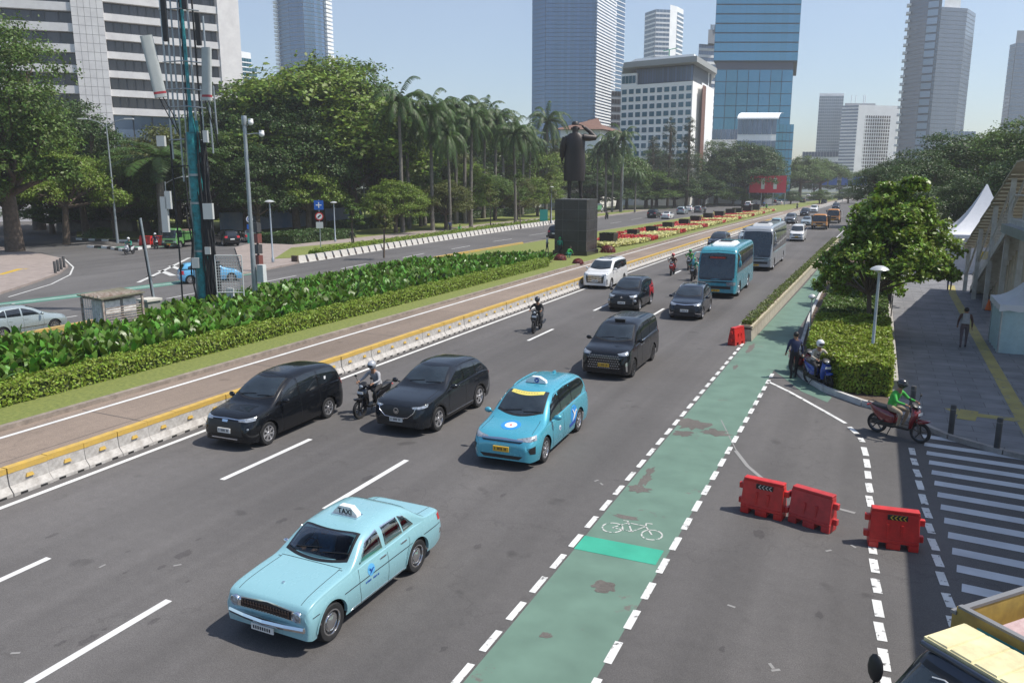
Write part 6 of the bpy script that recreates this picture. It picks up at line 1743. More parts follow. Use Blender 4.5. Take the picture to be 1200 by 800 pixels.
# sloping white blocks along the far road
wb = thing('kerb_block', 'x', 'barrier')
m = MB(); n0 = [(-.30, 0), (.34, 0), (.26, .22), (.12, .62), (-.12, .62)]
M_wb = mat('white painted block', (0.52, 0.50, 0.46), .85, col2=(0.36, 0.34, 0.31), scale=2.5)
vs = [(x, -.56, z) for x, z in n0]+[(x, .50, z) for x, z in n0]
m.add(vs, [(0, 1, 2, 3, 4), (9, 8, 7, 6, 5)]+[(i, 5+i, 5+(i+1) % 5, (i+1) % 5) for i in range(5)]); m.build('block', M_wb, wb)
MB().box(.10, .33, .502, .74, 0, .26).build('foot', mat('dark gap block', (0.08, 0.06, 0.055), .9), wb)
y = 57.0; k = 0
while y < 145:
 o = wb if k == 0 else copy_tree(wb)
 o.location = (X_FF(y)+.05, y, 0); o.rotation_euler = (0, 0, -math.atan2(X_FF(y+1)-X_FF(y-1), 2))
 tag(o, 'white sloping concrete block in the long row along the far road verge', 'barrier', 'white blocks along the far verge')
 y += 1.36; k += 1
MB().box(-.3, .36, -.1, .1, 0, .68, Matrix.Translation((-46.8, 56.2, 0))).build('block_end', M_soil).name = 'end_block'
tag(bpy.data.objects['end_block'], 'dark striped end block at the near end of the white block row', 'barrier')
# black and white kerbs of the junction islands (stones alternate)
def bw_kerb(pts, label, group, n):
 P = [at(*q) for q in pts]; ls = [0]
 for a, b in zip(P, P[1:]): ls.append(ls[-1]+(b-a).length)
 pr = {}
 for i in range(n):
  def pos(t):
   for k in range(len(P)-1):
    if t <= ls[k+1]+1e-6: return P[k].lerp(P[k+1], (t-ls[k])/(ls[k+1]-ls[k]))
   return P[-1]
  a = pos(ls[-1]*i/n); b = pos(ls[-1]*(i+1)/n); d = b-a
  M = rotz(math.atan2(d.y, d.x), a)
  o = MB().box(.02, d.length-.02, -.15, .15, 0, .25).build('kerb_stone', M_blk if i % 2 else M_wht)
  o.location = (a.x, a.y, 0); o.rotation_euler = (0, 0, math.atan2(d.y, d.x))
  tag(o, ('black' if i % 2 else 'white')+label, 'kerb', group)
bw_kerb([(90, 281), (130, 283), (175, 283), (200, 279)], ' painted kerb stone edging the green traffic island', 'black and white kerb stones of the traffic island', 14)
bw_kerb([(103, 290), (125, 291), (150, 295), (180, 289)], ' painted kerb stone of the low splitter in the junction', 'black and white kerb stones of the splitter', 14)
# red water filled barriers
M_wred = mat('red plastic', (0.50, 0.022, 0.018), .42, var=.2, scale=5); M_wredd = mat('faded red plastic', (0.42, 0.03, 0.03), .5, var=.25, scale=4)
def red_barrier(x, y, rz, label, m, chev, group='red plastic barriers in the turning lane', tilt=0):
 t = thing('red_barrier', label, 'barrier', (x, y, 0), rz, group)
 L = 1.0
 b = MB()
 # body tapering to the top, with feet and hollow slots
 for (x0, x1) in ((-.5, -.30), (-.14, .14), (.30, .5)): b.box(x0, x1, -.20, .20, 0, .14)
 b.box(-.5, .5, -.20, .20, .14, .22)
 b.box(-.5, .5, -.20, .20, .22, .80, taper=(.02, .09))
 b.box(-.48, .48, -.11, .11, .80, .86)
 for s in (-1, 1):
  for z in (.18, .55): b.box(s*.54-.06, s*.54+.06, -.06, .06, z, z+.14)
 o = b.build('shell', m, t)
 bev = o.modifiers.new('bevel', 'BEVEL'); bev.width = .014; bev.segments = 2
 for x0 in (-.16, .12): MB().box(x0, x0+.05, -.192, -.14, .25, .56).build('rib', m, t)
 MB().box(-.49, .49, -.113, -.100, .72, .80).build('top_band', m, t)
 if chev:
  p = MB().box(-.16, .24, -.150, -.12, .655, .765); p = p.build('arrow_panel', M_blk, t)
  q = MB()
  for k in range(4):
   x0 = -.11+.085*k
   q.add([(x0, -.153, .71), (x0+.05, -.153, .76), (x0+.075, -.153, .76), (x0+.025, -.153, .71), (x0+.075, -.153, .66), (x0+.05, -.153, .66)], [(0, 3, 2, 1), (0, 5, 4, 3)])
  q.build('arrow_mark', chev, p)
 t.scale = (.9, .9, .92); return t
M_chev = mat('chevron yellow', (.55, .38, .03), .5); M_chevw = mat('chevron white', (.5, .48, .42), .5)
a = at(868, 600); b = at(918, 612); red_barrier((a.x+b.x)/2, (a.y+b.y)/2+.2, math.atan2(b.y-a.y, b.x-a.x), 'red plastic barrier with pale arrows, left one of the joined pair', M_wred, M_chevw)
a = at(926, 612); b = at(973, 627); red_barrier((a.x+b.x)/2+.02, (a.y+b.y)/2+.2, math.atan2(b.y-a.y, b.x-a.x), 'darker plain red plastic barrier, right one of the joined pair', M_wredd, None)
a = at(1019, 641); b = at(1072, 648); red_barrier((a.x+b.x)/2, (a.y+b.y)/2+.2, math.atan2(b.y-a.y, b.x-a.x), 'red plastic barrier with yellow and black arrows standing alone on the dashed line', M_wred, M_chev)
p = at(862, 404); red_barrier(p.x, p.y+.2, R(70), 'red plastic barrier at the start of the cream planter troughs', M_wred, None)
p = at(172, 288); red_barrier(p.x, p.y, R(5), 'left red barrier beside the green truck in the junction', M_wred, None, 'red barriers at the junction').scale = (1.6, 1.6, 1.3)
p = at(184, 288); red_barrier(p.x+.6, p.y+.2, R(5), 'right red barrier beside the green truck in the junction', M_wred, None, 'red barriers at the junction').scale = (1.6, 1.6, 1.3)
# bollards
def bollard(x, y, label, group, z=.12, h=.82, r=.075):
 t = thing('bollard', label, 'bollard', (x, y, z), 0, group)
 MB().lathe([(r, 0), (r, h), (r*.9, h+.02), (.001, h+.02)], 16).build('post', M_bol, t, smooth=50)
 MB().lathe([(r+.004, h-.12), (r+.004, h-.08)], 16).build('band', M_bolb, t, smooth=50)
M_bol = mat('bollard dark', (0.05, 0.05, 0.05), .6, var=.3, scale=5); M_bolb = mat('bollard band', (.12, .12, .12), .4)
for (px, py), w in zip([(1068, 483), (1114, 508), (1168, 525)], ('left', 'middle', 'right')):
 p = at(px, py, .12); bollard(p.x, p.y, 'dark cylindrical bollard on the pavement edge by the zebra crossing, %s one of three' % w, 'bollards by the zebra crossing')
for k, (px, py) in enumerate([(65, 320), (68.5, 318), (72, 316), (75.5, 313.5)]):
 p = at(px, py, .14); bollard(p.x, p.y, 'grey bollard on the corner of the left pavement, in a row of four', 'four bollards on the left corner', .14, .9, .10)
# lamp post on the right with mushroom head
def mushroom_lamp(px, py, zt, label, z=.15, s=1.0, m=None):
 p = at(px, py, z)
 t = thing('street_lamp', label, 'street lamp', (p.x, p.y, z), 0, 'mushroom topped lamp posts')
 MB().lathe([(.09*s, 0), (.09*s, .35), (.055*s, .40), (.045*s, zt), (.001, zt)], 14).build('pole', m or M_lampgrey, t, smooth=50)
 MB().lathe([(.001, zt+.17), (.12*s, zt+.155), (.24*s, zt+.09), (.30*s, zt+.02), (.28*s, zt), (.10*s, zt-.02), (.05*s, zt-.10)], 22).build('lamp_shade', M_lamphead, t, smooth=60)
 MB().lathe([(.18*s, zt+.0), (.16*s, zt-.05), (.001, zt-.06)], 16).build('diffuser', M_lamp, t, smooth=60)
M_lampgrey = mat('galvanised steel', (0.33, 0.36, 0.38), .4, metal=.5, var=.15, scale=3); M_lamphead = mat('lamp head', (0.50, 0.51, 0.50), .35, metal=.3)
mushroom_lamp(1020, 434, 3.75, 'silver lamp post with mushroom head rising from the clipped hedge', 0.2, 1.1)
mushroom_lamp(948, 398, 1.9, 'short grey post with flat head at the edge of the cycle lane', 0.15, .6, M_lampgrey)
for px, py, zt in ((320, 307, 5.2), (646, 262, 6.0), (393, 283, 4.5)):
 mushroom_lamp(px, py, zt, {320: 'white headed park lamp left of the round tree', 646: 'white headed park lamp just left of the pedestal', 393: 'white headed park lamp under the round tree'}[px], .18, 1.4)
# camera pole in the median
p = at(300, 358); t = thing('camera_pole', 'tall grey pole with surveillance cameras and a white cabinet, right of the phone mast', 'pole', (p.x, p.y, .1))
MB().lathe([(.16, 0), (.16, 1.0), (.12, 4), (.10, 10.4), (.001, 10.4)], 16).build('pole', M_lampgrey, t, smooth=50)
MB().lathe([(.14, 10.1), (.15, 10.15), (.15, 10.55), (.14, 10.6), (.001, 10.62)], 14).build('collar', M_lampgrey, t, smooth=50)
MB().tube([(0, 0, 9.6), (.55, .25, 9.65), (.75, .33, 9.65)], .035, 6).build('arm', M_lampgrey, t)
MB().tube([(0, 0, 9.9), (.35, .1, 10.3)], .03, 6).build('arm', M_lampgrey, t)
for q in ((.85, .38, 9.62), (.32, .15, 10.25)):
 o = MB().ball(q, (.16, .16, .17), 12); o.box(q[0]-.10, q[0]+.10, q[1]-.10, q[1]+.10, q[2]+.08, q[2]+.2); o.build('camera', M_wht, t, smooth=50)
MB().box(.22, .70, -.02, .28, 1.3, 2.3, taper=(.01, .01)).build('cabinet', mat('cabinet white', (.55, .57, .56), .5, var=.1), t)
# telecom mast
p = at(243, 364); MX, MY = p.x, p.y
M_teal = mat('teal painted steel', (0.016, 0.19, 0.21), .45, var=.6, scale=4); M_dk = mat('cable black', (0.02, 0.02, 0.022), .7, var=.3, scale=6)
M_ant = mat('antenna shell', (0.40, 0.42, 0.41), .5, var=.08, scale=3); M_antr = mat('antenna red band', (.35, .04, .05), .5); M_gry = mat('unit grey', (0.50, 0.51, 0.50), .5)
t = thing('phone_mast', 'teal telecom mast with two pale panel antennas, black cables and small equipment boxes', 'mast', (MX, MY, .1))
c, s = math.cos(YAW), math.sin(YAW)
M0 = Matrix.Rotation(YAW, 4, 'Z')        # +X to the viewer's right
def mp(x, y, z): return M0 @ Vector((x, y, z))
MB().tube([mp(-.1, 0, 0), mp(-.1, 0, 9.6)], [.34, .30], 14).build('mast_column', M_teal, t, smooth=50)
MB().tube([mp(-.05, 0, 9.6), mp(-.1, 0, 10.6), mp(-.15, 0, 19)], [.20, .10, .07], 10).build('upper_pole', M_teal, t, smooth=50)
MB().tube([mp(.30, -.15, 0), mp(.25, -.15, 10.2)], .07, 8).build('teal_pipe', M_teal, t, smooth=50)
for k, (x0, x1, zt, r_) in enumerate([(.42, .38, 18.8, .05), (-1.25, -1.3, 18, .05), (-.55, -.35, 18.6, .045), (.55, .5, 12, .04), (-.32, -.28, 19, .035)]):
 MB().tube([mp(x0, .1, 8.2 if k in (1,) else 0.0), mp(x1, .1, zt)], r_, 6).build('cable_pipe', M_dk if k in (0, 4) else M_lampgrey, t, smooth=50)
rc = random.Random(3)
for k in range(44):
 x = rc.choice([.42, .5, .62, .72, .55, .3, .2, -.45]); x += rc.uniform(-.06, .06); z0 = rc.uniform(0, .3); P = []
 zt = rc.uniform(5, 10)
 for j in range(9): P.append(mp(x+.10*math.sin(j*1.3+k)*(.4+.6*rc.random()), -.36+rc.uniform(-.05, .05), z0+(zt-z0)*j/8))
 MB().tube(P, rc.uniform(.025, .05), 5).build('black_cable', M_dk, t, smooth=60)
MB().tube([mp(-1.35, 0, 0.2), mp(-1.3, 0, 3), mp(-1.35, .1, 9)], .045, 6).build('side_pole', M_dk, t)
for z in (2.2, 4.2, 6.0, 7.8, 9.2, 10.9, 11.8, 13.2, 15.8):
 MB().tube([mp(-1.35, 0, z), mp(-.2, -.1, z+.05), mp(.75, 0, z-.05)], .035, 6).build('cross_arm', M_lampgrey if z > 9 else M_dk, t)
for x0, z0, z1, r_ in ((-1.0, 9.5, 16.5, .05), (.95, 8.5, 15.5, .05), (.15, 9, 19, .06), (-.75, 7, 19, .045), (1.25, 9.5, 12, .04)): MB().tube([mp(x0, .05, z0), mp(x0*.97, .05, z1)], r_, 6).build('cable_pipe', M_lampgrey, t, smooth=50)
for x0, z0, z1 in ((-1.0, 14.2, 16.4), (.72, 14.0, 15.6), (.1, 15.8, 17.6)): MB().box(-.12, .12, -.08, .08, z0, z1, Matrix.Translation(mp(x0, -.2, 0)) @ M0).build('small_antenna', M_dk, t)
for z in (5.8, 3.2, 7.3):
 MB().lathe([(.36, z), (.36, z+.12)], 14, Matrix.Translation(mp(-.1, 0, 0))).build('clamp_ring', M_lampgrey, t)
def antenna(x, z0, z1, w, tilt, lean, nm='panel_antenna'):
 M = Matrix.Translation(mp(x, -.25, (z0+z1)/2)) @ M0 @ Matrix.Rotation(tilt, 4, 'Z') @ Matrix.Rotation(lean, 4, 'Y') @ Matrix.Rotation(R(-3), 4, 'X')
 h = (z1-z0)/2
 a = MB(); n = 14
 pr = [(w/2*math.copysign(abs(math.cos(2*PI*k/n))**.55, math.cos(2*PI*k/n)), .11*math.copysign(abs(math.sin(2*PI*k/n))**.7, math.sin(2*PI*k/n))) for k in range(n)]
 a.prism(pr, -h, h, M); o = a.build(nm, M_ant, t, smooth=40)
 b = MB(); b.prism([(x_*1.02, y_*1.04) for x_, y_ in pr], -h+.18, -h+.30, M); b.build('red_band', M_antr, o, smooth=40)
 for dx in (-.1, .1): MB().tube([M @ Vector((dx, 0, -h)), M @ Vector((dx*1.2+.25, .1, -h-.9)), M @ Vector((.5, .2, -h-2.2))], .03, 5).build('feeder_cable', M_dk, o)
antenna(-1.75, 11.35, 14.5, .62, R(18), R(-9))
antenna(1.02, 11.2, 13.9, .56, R(-15), R(2))
for (x, z, w, h_) in [(-1.62, 8.85, .42, .55), (.78, 9.05, .24, .62), (-1.50, 5.55, .30, .95), (-1.75, 4.3, .34, 1.9), (.62, 5.0, .52, .85), (-.28, 2.35, .38, .55), (.45, 3.1, .30, .4)]:
 MB().box(-w/2, w/2, -.12, .12, 0, h_, Matrix.Translation(mp(x, -.38, z)) @ M0).build('radio_unit', M_gry, t)
MB().box(.45, .85, -.25, .1, .5, 2.7, M0).build('cable_cabinet', M_dk, t)
# mesh cage panel leaning by the mast, dark cabinet
q = at(272, 368); cg = thing('mesh_panel', 'white steel mesh panel frame standing right of the mast', 'panel', (q.x, q.y, .1), YAW)
for x in (-.72, .72): MB().tube([(x, 0, 0), (x, 0, 3.1)], .035, 6).build('frame_post', M_gry, cg)
for z in (1.1, 3.1): MB().tube([(-.72, 0, z), (.72, 0, z)], .035, 6).build('frame_rail', M_gry, cg)
m = MB()
for k in range(1, 10): m.tube([(-.72+.144*k, 0, 1.1), (-.72+.144*k, 0, 3.1)], .012, 4)
for k in range(1, 13): m.tube([(-.72, 0, 1.1+.154*k), (.72, 0, 1.1+.154*k)], .012, 4)
m.build('mesh', M_gry, cg)
MB().box(-.25, .1, .05, .3, 0, 1.3).build('meter_box', M_gry, cg)
# cage cabinet on the left
q = at(122, 397); cg = thing('equipment_cage', 'rusty white slatted equipment cage with tilted roof at the edge of the planting', 'cage', (q.x+.1, q.y+.4, .1), R(-4))
M_rust = mat('rusty white paint', (0.42, 0.38, 0.34), .8, col2=(0.17, 0.10, 0.07), scale=6); M_cardb = mat('cabinet panel', (0.62, 0.61, 0.60), .7, var=.35, scale=5)
X0, X1, Y0, Y1, ZT = -.75, .75, -.85, 1.15, 1.85
for x in (X0, X1):
 for y_ in (Y0, Y1): MB().box(x-.045, x+.045, y_-.045, y_+.045, 0, ZT).build('corner_post', M_rust, cg)
for z in (.12, ZT-.02):
 MB().box(X0, X1, Y0-.03, Y0+.03, z-.03, z+.03).build('frame_rail', M_rust, cg); MB().box(X0, X1, Y1-.03, Y1+.03, z-.03, z+.03).build('frame_rail', M_rust, cg)
 for x in (X0, X1): MB().box(x-.03, x+.03, Y0, Y1, z-.032, z+.032).build('frame_rail', M_rust, cg)
for k in range(11):
 MB().box(X1-.01, X1+.02, Y0+.1, Y1-.1, .2+.118*k, .24+.118*k).build('slat', M_rust, cg)
m = MB()
for k in range(9): m.tube([(X0+.1+.165*k, Y0, .1), (X0+.1+.165*k, Y0, ZT)], .012, 4)
for k in range(11): m.tube([(X0, Y0, .15+.13*k), (X1, Y0, .15+.13*k)], .010, 4)
m.build('mesh', M_gry, cg)
MB().box(-.45, .55, -.6, .15, .1, 1.7).build('inner_cabinet', M_cardb, cg); MB().box(-.45, .55, .3, .95, .1, 1.72).build('inner_cabinet', M_cardb, cg)
m = MB(); m.box(X0-.15, X1+.12, Y0-.12, Y1+.1, 0, .05, Matrix.Translation((0, 0, ZT+.06)) @ Matrix.Rotation(R(3), 4, 'Y') @ Matrix.Rotation(R(2), 4, 'X')); m.build('roof_panel', mat('mossy roof', (0.14, 0.13, 0.09), .9, var=.5, scale=3), cg)
for k in range(5): MB().box(X0+.1+.3*k, X0+.15+.3*k, Y0-.1, Y1+.05, ZT+.06, ZT+.15).build('roof_batten', M_rust, cg)
# leaning twin pole and concrete stand
q = at(185, 376); t = thing('leaning_pole', 'thin leaning grey twin pole behind the small concrete stand', 'pole', (q.x, q.y, .1))
MB().tube([(0, 0, 0), M0 @ Vector((-.42, 0, 5.2))], .055, 8).build('pole', M_lampgrey, t, smooth=60)
MB().tube([M0 @ Vector((-.10, 0, .2)), M0 @ Vector((-.52, .02, 5.1))], .03, 6).build('thin_pole', M_dk, t, smooth=60)
MB().tube([M0 @ Vector((-.4, 0, 2.2)), M0 @ Vector((-.25, -.1, 2.25)), M0 @ Vector((.05, 0, 2.2))], .02, 5).build('clamp', M_dk, t)
q = at(185, 376); t = thing('concrete_stand', 'small grey concrete cabinet stand with white slab top in the planting', 'cabinet', (q.x+.1, q.y-.5, .1), R(-5))
MB().box(-.36, .36, -.36, .36, 0, 1.05).build('base', mat('grey render', (.24, .24, .21), .8, var=.2, scale=4), t); MB().box(-.44, .44, -.44, .44, 1.05, 1.16).build('slab', mat('slab', (.5, .48, .42), .8), t)
# traffic signal pole with red white bands, signs
q = at(304, 319); t = thing('signal_pole', 'traffic signal pole with stacked red and grey lamp heads at the plaza corner', 'traffic light', (q.x, q.y, .14))
MB().lathe([(.10, 0), (.08, 3.9), (.001, 3.9)], 12).build('pole', M_bol, t, smooth=50)
for k in range(4): MB().box(-.26, .26, -.26, .22, .5+.85*k, 1.22+.85*k).build('signal_head', [mat('signal red', (.16, .05, .04), .6), M_bol][k % 2], t)
def sign_pole(px, py, label, discs, h=4.2, z=.18):
 q = at(px, py, z); t = thing('traffic_sign', label, 'road sign', (q.x, q.y, z), YAW*1.3)
 MB().lathe([(.05, 0), (.05, h), (.001, h)], 10).build('pole', M_lampgrey, t, smooth=50)
 for kind, zz, r, m, m2 in discs:
  M = Matrix.Translation((0, -.08, zz)) @ Matrix.Rotation(PI/2, 4, 'X')
  if kind == 'disc':
   o = MB().lathe([(r, 0), (r, .03), (.001, .03)], 24, M).build('sign_disc', m, t)
   if m2: MB().lathe([(r*.72, .03), (r*.72, .036), (.001, .036)], 24, M).build('disc_face', m2[0], o)
   if m2: MB().box(-r*.5, r*.5, -.07, .07, .04, .046, M @ Matrix.Rotation(m2[2], 4, 'Z')).build('disc_mark', m2[1], o)
  else:
   o = MB().box(-r, r, -r*kind, r*kind, 0, .03, M).build('sign_board', m, t)
   if m2: MB().box(-r*.6, r*.6, -.05, .05, .032, .038, M).box(-.05, .05, -r*kind*.6, r*kind*.6, .032, .040, M).build('board_mark', m2, o)
M_sblue = mat('sign blue', (.01, .10, .42), .4); M_sred = mat('sign red', (.5, .03, .03), .4); M_sgrn = mat('sign green', (.02, .25, .2), .4)
sign_pole(376, 292, 'blue panel above a red ringed disc on a grey pole by the round tree', [(1.0, 4.55, .48, M_sblue, M_wht), ('disc', 3.4, .42, M_sred, (M_wht, M_ink, R(40))), (.9, 2.5, .36, M_gry, None)], 5.1)
sign_pole(295, 294, 'teal bus stop style sign with blue disc beside the plaza corner', [('disc', 3.2, .34, M_wht, (M_sblue, M_wht, 0)), (.8, 2.45, .3, M_sblue, None), (1.6, 1.3, .32, M_sgrn, None)], 3.6)
sign_pole(637, 268, 'small green sign plate far away on the lawn near the palms', [(1.4, 2.0, .6, M_sgrn, None)], 2.4)
# double arm street lights
def street_light(px, py, zt, label, z=.15, double=True, name='street_light'):
 q = at(px, py, z); t = thing(name, label, 'street light', (q.x, q.y, z), YAW)
 MB().lathe([(.16, 0), (.13, 2), (.07, zt), (.001, zt)], 10).build('pole', M_lampgrey, t, smooth=50)
 for s_ in ((-1, 1) if double else (1,)):
  MB().tube([(0, 0, zt-.3), (s_*1.0, 0, zt+.25), (s_*2.2, 0, zt+.55)], .05, 6).build('arm', M_lampgrey, t, smooth=60)
  MB().box(s_*2.6-.55, s_*2.6+.55, -.16, .16, zt+.48, zt+.62, taper=(.1, .05)).build('lamp_head', M_lamphead, t)
street_light(138, 285, 13.3, 'tall double arm street light in front of the stone office block')
street_light(199, 282, 7.0, 'lower street light among the dark trees behind the green truck', double=False)
street_light(428, 262, 14, 'tall grey street pole between the round tree and the palms', double=False)
street_light(729, 247, 14.5, 'tall grey mast with equipment boxes right of the statue', double=False)
# monument pylon on the traffic island and garden wall behind the park
q = at(138, 272); t = thing('stone_pylon', 'weathered grey stone pylon with a round dark plaque on the traffic island', 'monument', (q.x, q.y, .15), YAW)
MB().box(-.6, 2.6, -.8, .8, 0, 9.5, taper=(.35, .1)).build('pylon', mat('stained stone', (.24, .23, .19), .85, col2=(.13, .12, .09), scale=.6), t)
MB().box(-8.5, -.7, -.4, .4, 0, 4.2).build('low_wall', mat('stone wall', (.16, .16, .15), .85, var=.3, scale=1.5), t)
MB().lathe([(1.0, 0), (1.0, .08), (.001, .08)], 20, Matrix.Translation((-4.3, -.41, 2.4)) @ Matrix.Rotation(PI/2, 4, 'X')).build('plaque', mat('dark plaque', (.02, .02, .02), .5), t)
a, b = at(440, 256), at(640, 243)
m = MB(); d = b-a; M = rotz(math.atan2(d.y, d.x), (a.x, a.y, 0)); m.box(0, d.length, 0, .4, 0, 3.4, M); tag(m.build('site_fence', mat('white hoarding', (0.42, 0.44, 0.45), .6, var=.12, scale=.3)), 'long white hoarding fence behind the palms', 'fence')
a, b = at(335, 268), at(425, 262); d = b-a; M = rotz(math.atan2(d.y, d.x), (a.x, a.y, 0))
m = MB(); m.box(-12, d.length, 0, .4, 0, 2.8, M); tag(m.build('low_wall', mat('white blue hoarding', (0.40, 0.42, 0.44), .6, col2=(.15, .25, .4), scale=.25)), 'white and blue hoarding behind the round tree', 'fence')
# orange safety net glimpses behind the park
q = at(285, 262); MB().box(-9, 9, 0, .3, .2, 3.2, Matrix.Translation((q.x-3, q.y+14, 0)) @ Matrix.Rotation(YAW, 4, 'Z')).build('red_white_hoarding', mat('red white cloth', (.48, .10, .08), .7, col2=(.5, .42, .38), scale=.8))
tag(bpy.data.objects['red_white_hoarding'], 'red and white festive bunting fence behind the trees on the left', 'fence')
# red banner and blue direction signs over the far road
q = far(900, 255); t = thing('red_banner', 'red billboard with two white bars standing above the far road', 'billboard', (q.x, q.y, 0), YAW*.6)
sc = 255/FH
z0, z1 = far(900, 255, 226).z, far(900, 255, 206).z
for x in (-5.2, -1.7, 1.7, 5.2): MB().tube([(x, .2, 0), (x, .2, z1)], .14, 6).build('post', M_lampgrey, t)
b = MB().box(-5.3, 5.3, -.1, .1, z0, z1).build('board', mat('banner red', (.62, .02, .055), .6), t)
for x in (-1.45, 2.1): MB().box(x-.5, x+.5, -.13, -.102, z0+1.1, z1-.7).build('white_bar', M_wht, b)
t = thing('sign_gantry', 'blue direction sign boards on a gantry across the far end of the road', 'road sign', tuple(far(985, 400)), 0)
w_ = 400/FH
for px, w, z in [(966, 7, 1), (976, 10, 1), (990, 8, 0), (1003, 10, 0), (1012, 8, 0)]:
 zc = far(px, 400, 212).z; x = (far(px, 400)-far(985, 400)).x
 MB().box(x-w*w_*.42, x+w*w_*.42, -.1, .1, zc-1.9, zc+1.9).build('sign_board', M_sblue, t)
MB().box(-12, 17, .12, .4, far(985, 400, 211).z, far(985, 400, 211).z+.5).build('gantry_beam', M_lampgrey, t)
for x in (-12, 3, 17): MB().tube([(x, .3, 0), (x, .3, far(985, 400, 208).z)], .25, 6).build('gantry_post', M_lampgrey, t)
# ---- statue and pedestal
PX, PY = -26.75, 73.9
M_granite = mat('black granite', (0.026, 0.025, 0.026), .24, var=.5, scale=.8, spec=.6)
M_bronze = mat('dark bronze', (0.032, 0.026, 0.024), .48, metal=.35, var=.3, scale=1.2)
t = thing('pedestal', 'tall black granite pedestal carrying the statue', 'pedestal', (PX, PY, .125), R(0))
MB().box(-1.75, 1.75, -1.75, 1.75, 0, .45).build('plinth', M_granite, t)
for k in range(5):
 z0 = .45+.98*k
 o = MB().box(-1.62, 1.62, -1.62, 1.62, z0, z0+.94).build('granite_course', M_granite, t)
MB().box(-1.605, 1.605, -1.605, 1.605, .45, 5.32).build('core', mat('joint grey', (.10, .10, .10), .6), t)
for x in (-.8, .8): MB().box(x-.012, x+.012, -1.626, 1.626, .46, 5.3).box(-1.626, 1.626, x-.012, x+.012, .46, 5.3).build('vertical_joint', bpy.data.materials['joint grey'], t)
st = human('statue', 'dark bronze statue of a standing man in a long coat saluting, seen from behind', {
 'pelvis': Vector((0, 0, .97)), 'chest': Vector((0, .02, 1.34)), 'neck': Vector((0, 0, 1.52)), 'head': Vector((0, -.01, 1.70)), 'shL': Vector((.22, .02, 1.44)), 'shR': Vector((-.22, .02, 1.44)),
 'elL': Vector((.30, .06, 1.16)), 'haL': Vector((.31, -.02, .93)), 'elR': Vector((-.46, -.10, 1.42)), 'haR': Vector((-.17, -.14, 1.68)),
 'hpL': Vector((.11, 0, .90)), 'hpR': Vector((-.11, 0, .90)), 'knL': Vector((.12, 0, .50)), 'knR': Vector((-.13, -.04, .50)), 'anL': Vector((.12, .02, .09)), 'anR': Vector((-.15, -.06, .09))}, M_bronze, M_bronze, None, hair=False, shoe=M_bronze)
for i in range(4): st.data.materials[i] = M_bronze
st['category'] = 'statue'
coat = MB(); secs = [(.30, .25, .16, .42), (.30, .26, .17, .75), (.26, .245, .165, 1.0), (.22, .235, .155, 1.2), (.20, .245, .155, 1.36), (.16, .20, .12, 1.47), (.1, .12, .10, 1.53)]
n = 20; vs = []
for a_, rx, ry, z in secs:
 for k in range(n):
  a = 2*PI*k/n; f = 1+.05*math.sin(5*a+z*3)*(1.5-z)
  vs.append((rx*f*math.cos(a), .01+ry*f*math.sin(a), z))
coat.add(vs, [(i*n+k, i*n+(k+1) % n, (i+1)*n+(k+1) % n, (i+1)*n+k) for i in range(len(secs)-1) for k in range(n)]+[tuple(range(n-1, -1, -1))])
coat.tube([(-.20, .02, 1.43), (-.34, -.03, 1.42), (-.47, -.10, 1.42)], [.09, .08, .06], 10); coat.tube([(-.47, -.10, 1.42), (-.33, -.13, 1.56), (-.20, -.15, 1.66)], [.06, .05, .04], 10); coat.tube([(.21, .03, 1.42), (.29, .06, 1.16), (.30, .0, .98)], [.095, .075, .06], 10)
coat.build('coat', M_bronze, st, smooth=70)
cap = MB(); cap.lathe([(.001, 1.80), (.06, 1.795), (.085, 1.76), (.092, 1.72)], 16); cap.build('cap', M_bronze, st, smooth=50)
st.location = (PX-.25, PY, 5.46); st.scale = (4.05,)*3; st.rotation_euler = (0, 0, PI+R(10))
# red shrub balls next to the pedestal
for i, (px, py) in enumerate([(711, 294), (660, 305), (650, 304)]):
 pass
# low dark planter boxes along the flower bed
for i, (px, py, s_) in enumerate([(713, 288, 1.25), (742, 279, .9), (764, 275, .9), (783, 270, .9), (802, 266, .9), (815, 262, .9), (830, 258.5, .9), (843, 256, .9), (856, 253, .9), (864, 252, .9), (875, 250, 1.0), (884, 249, 1.0)]):
 q = at(px, py, .12)
 t = thing('planter_box', 'black square planter box along the far edge of the red and cream flower bed', 'planter', (q.x, q.y, .12), 0, 'black planter boxes along the flower bed')
 w = .62*s_*(1+i*.07)
 MB().box(-w, w, -w, w, 0, 1.05*s_*(1+i*.05), taper=(-.05, -.05)).build('box', M_blk, t); MB().box(-w*1.1, w*1.1, -w*1.1, w*1.1, 1.05*s_*(1+i*.05), 1.15*s_*(1+i*.05)).build('rim', M_blkg, t)
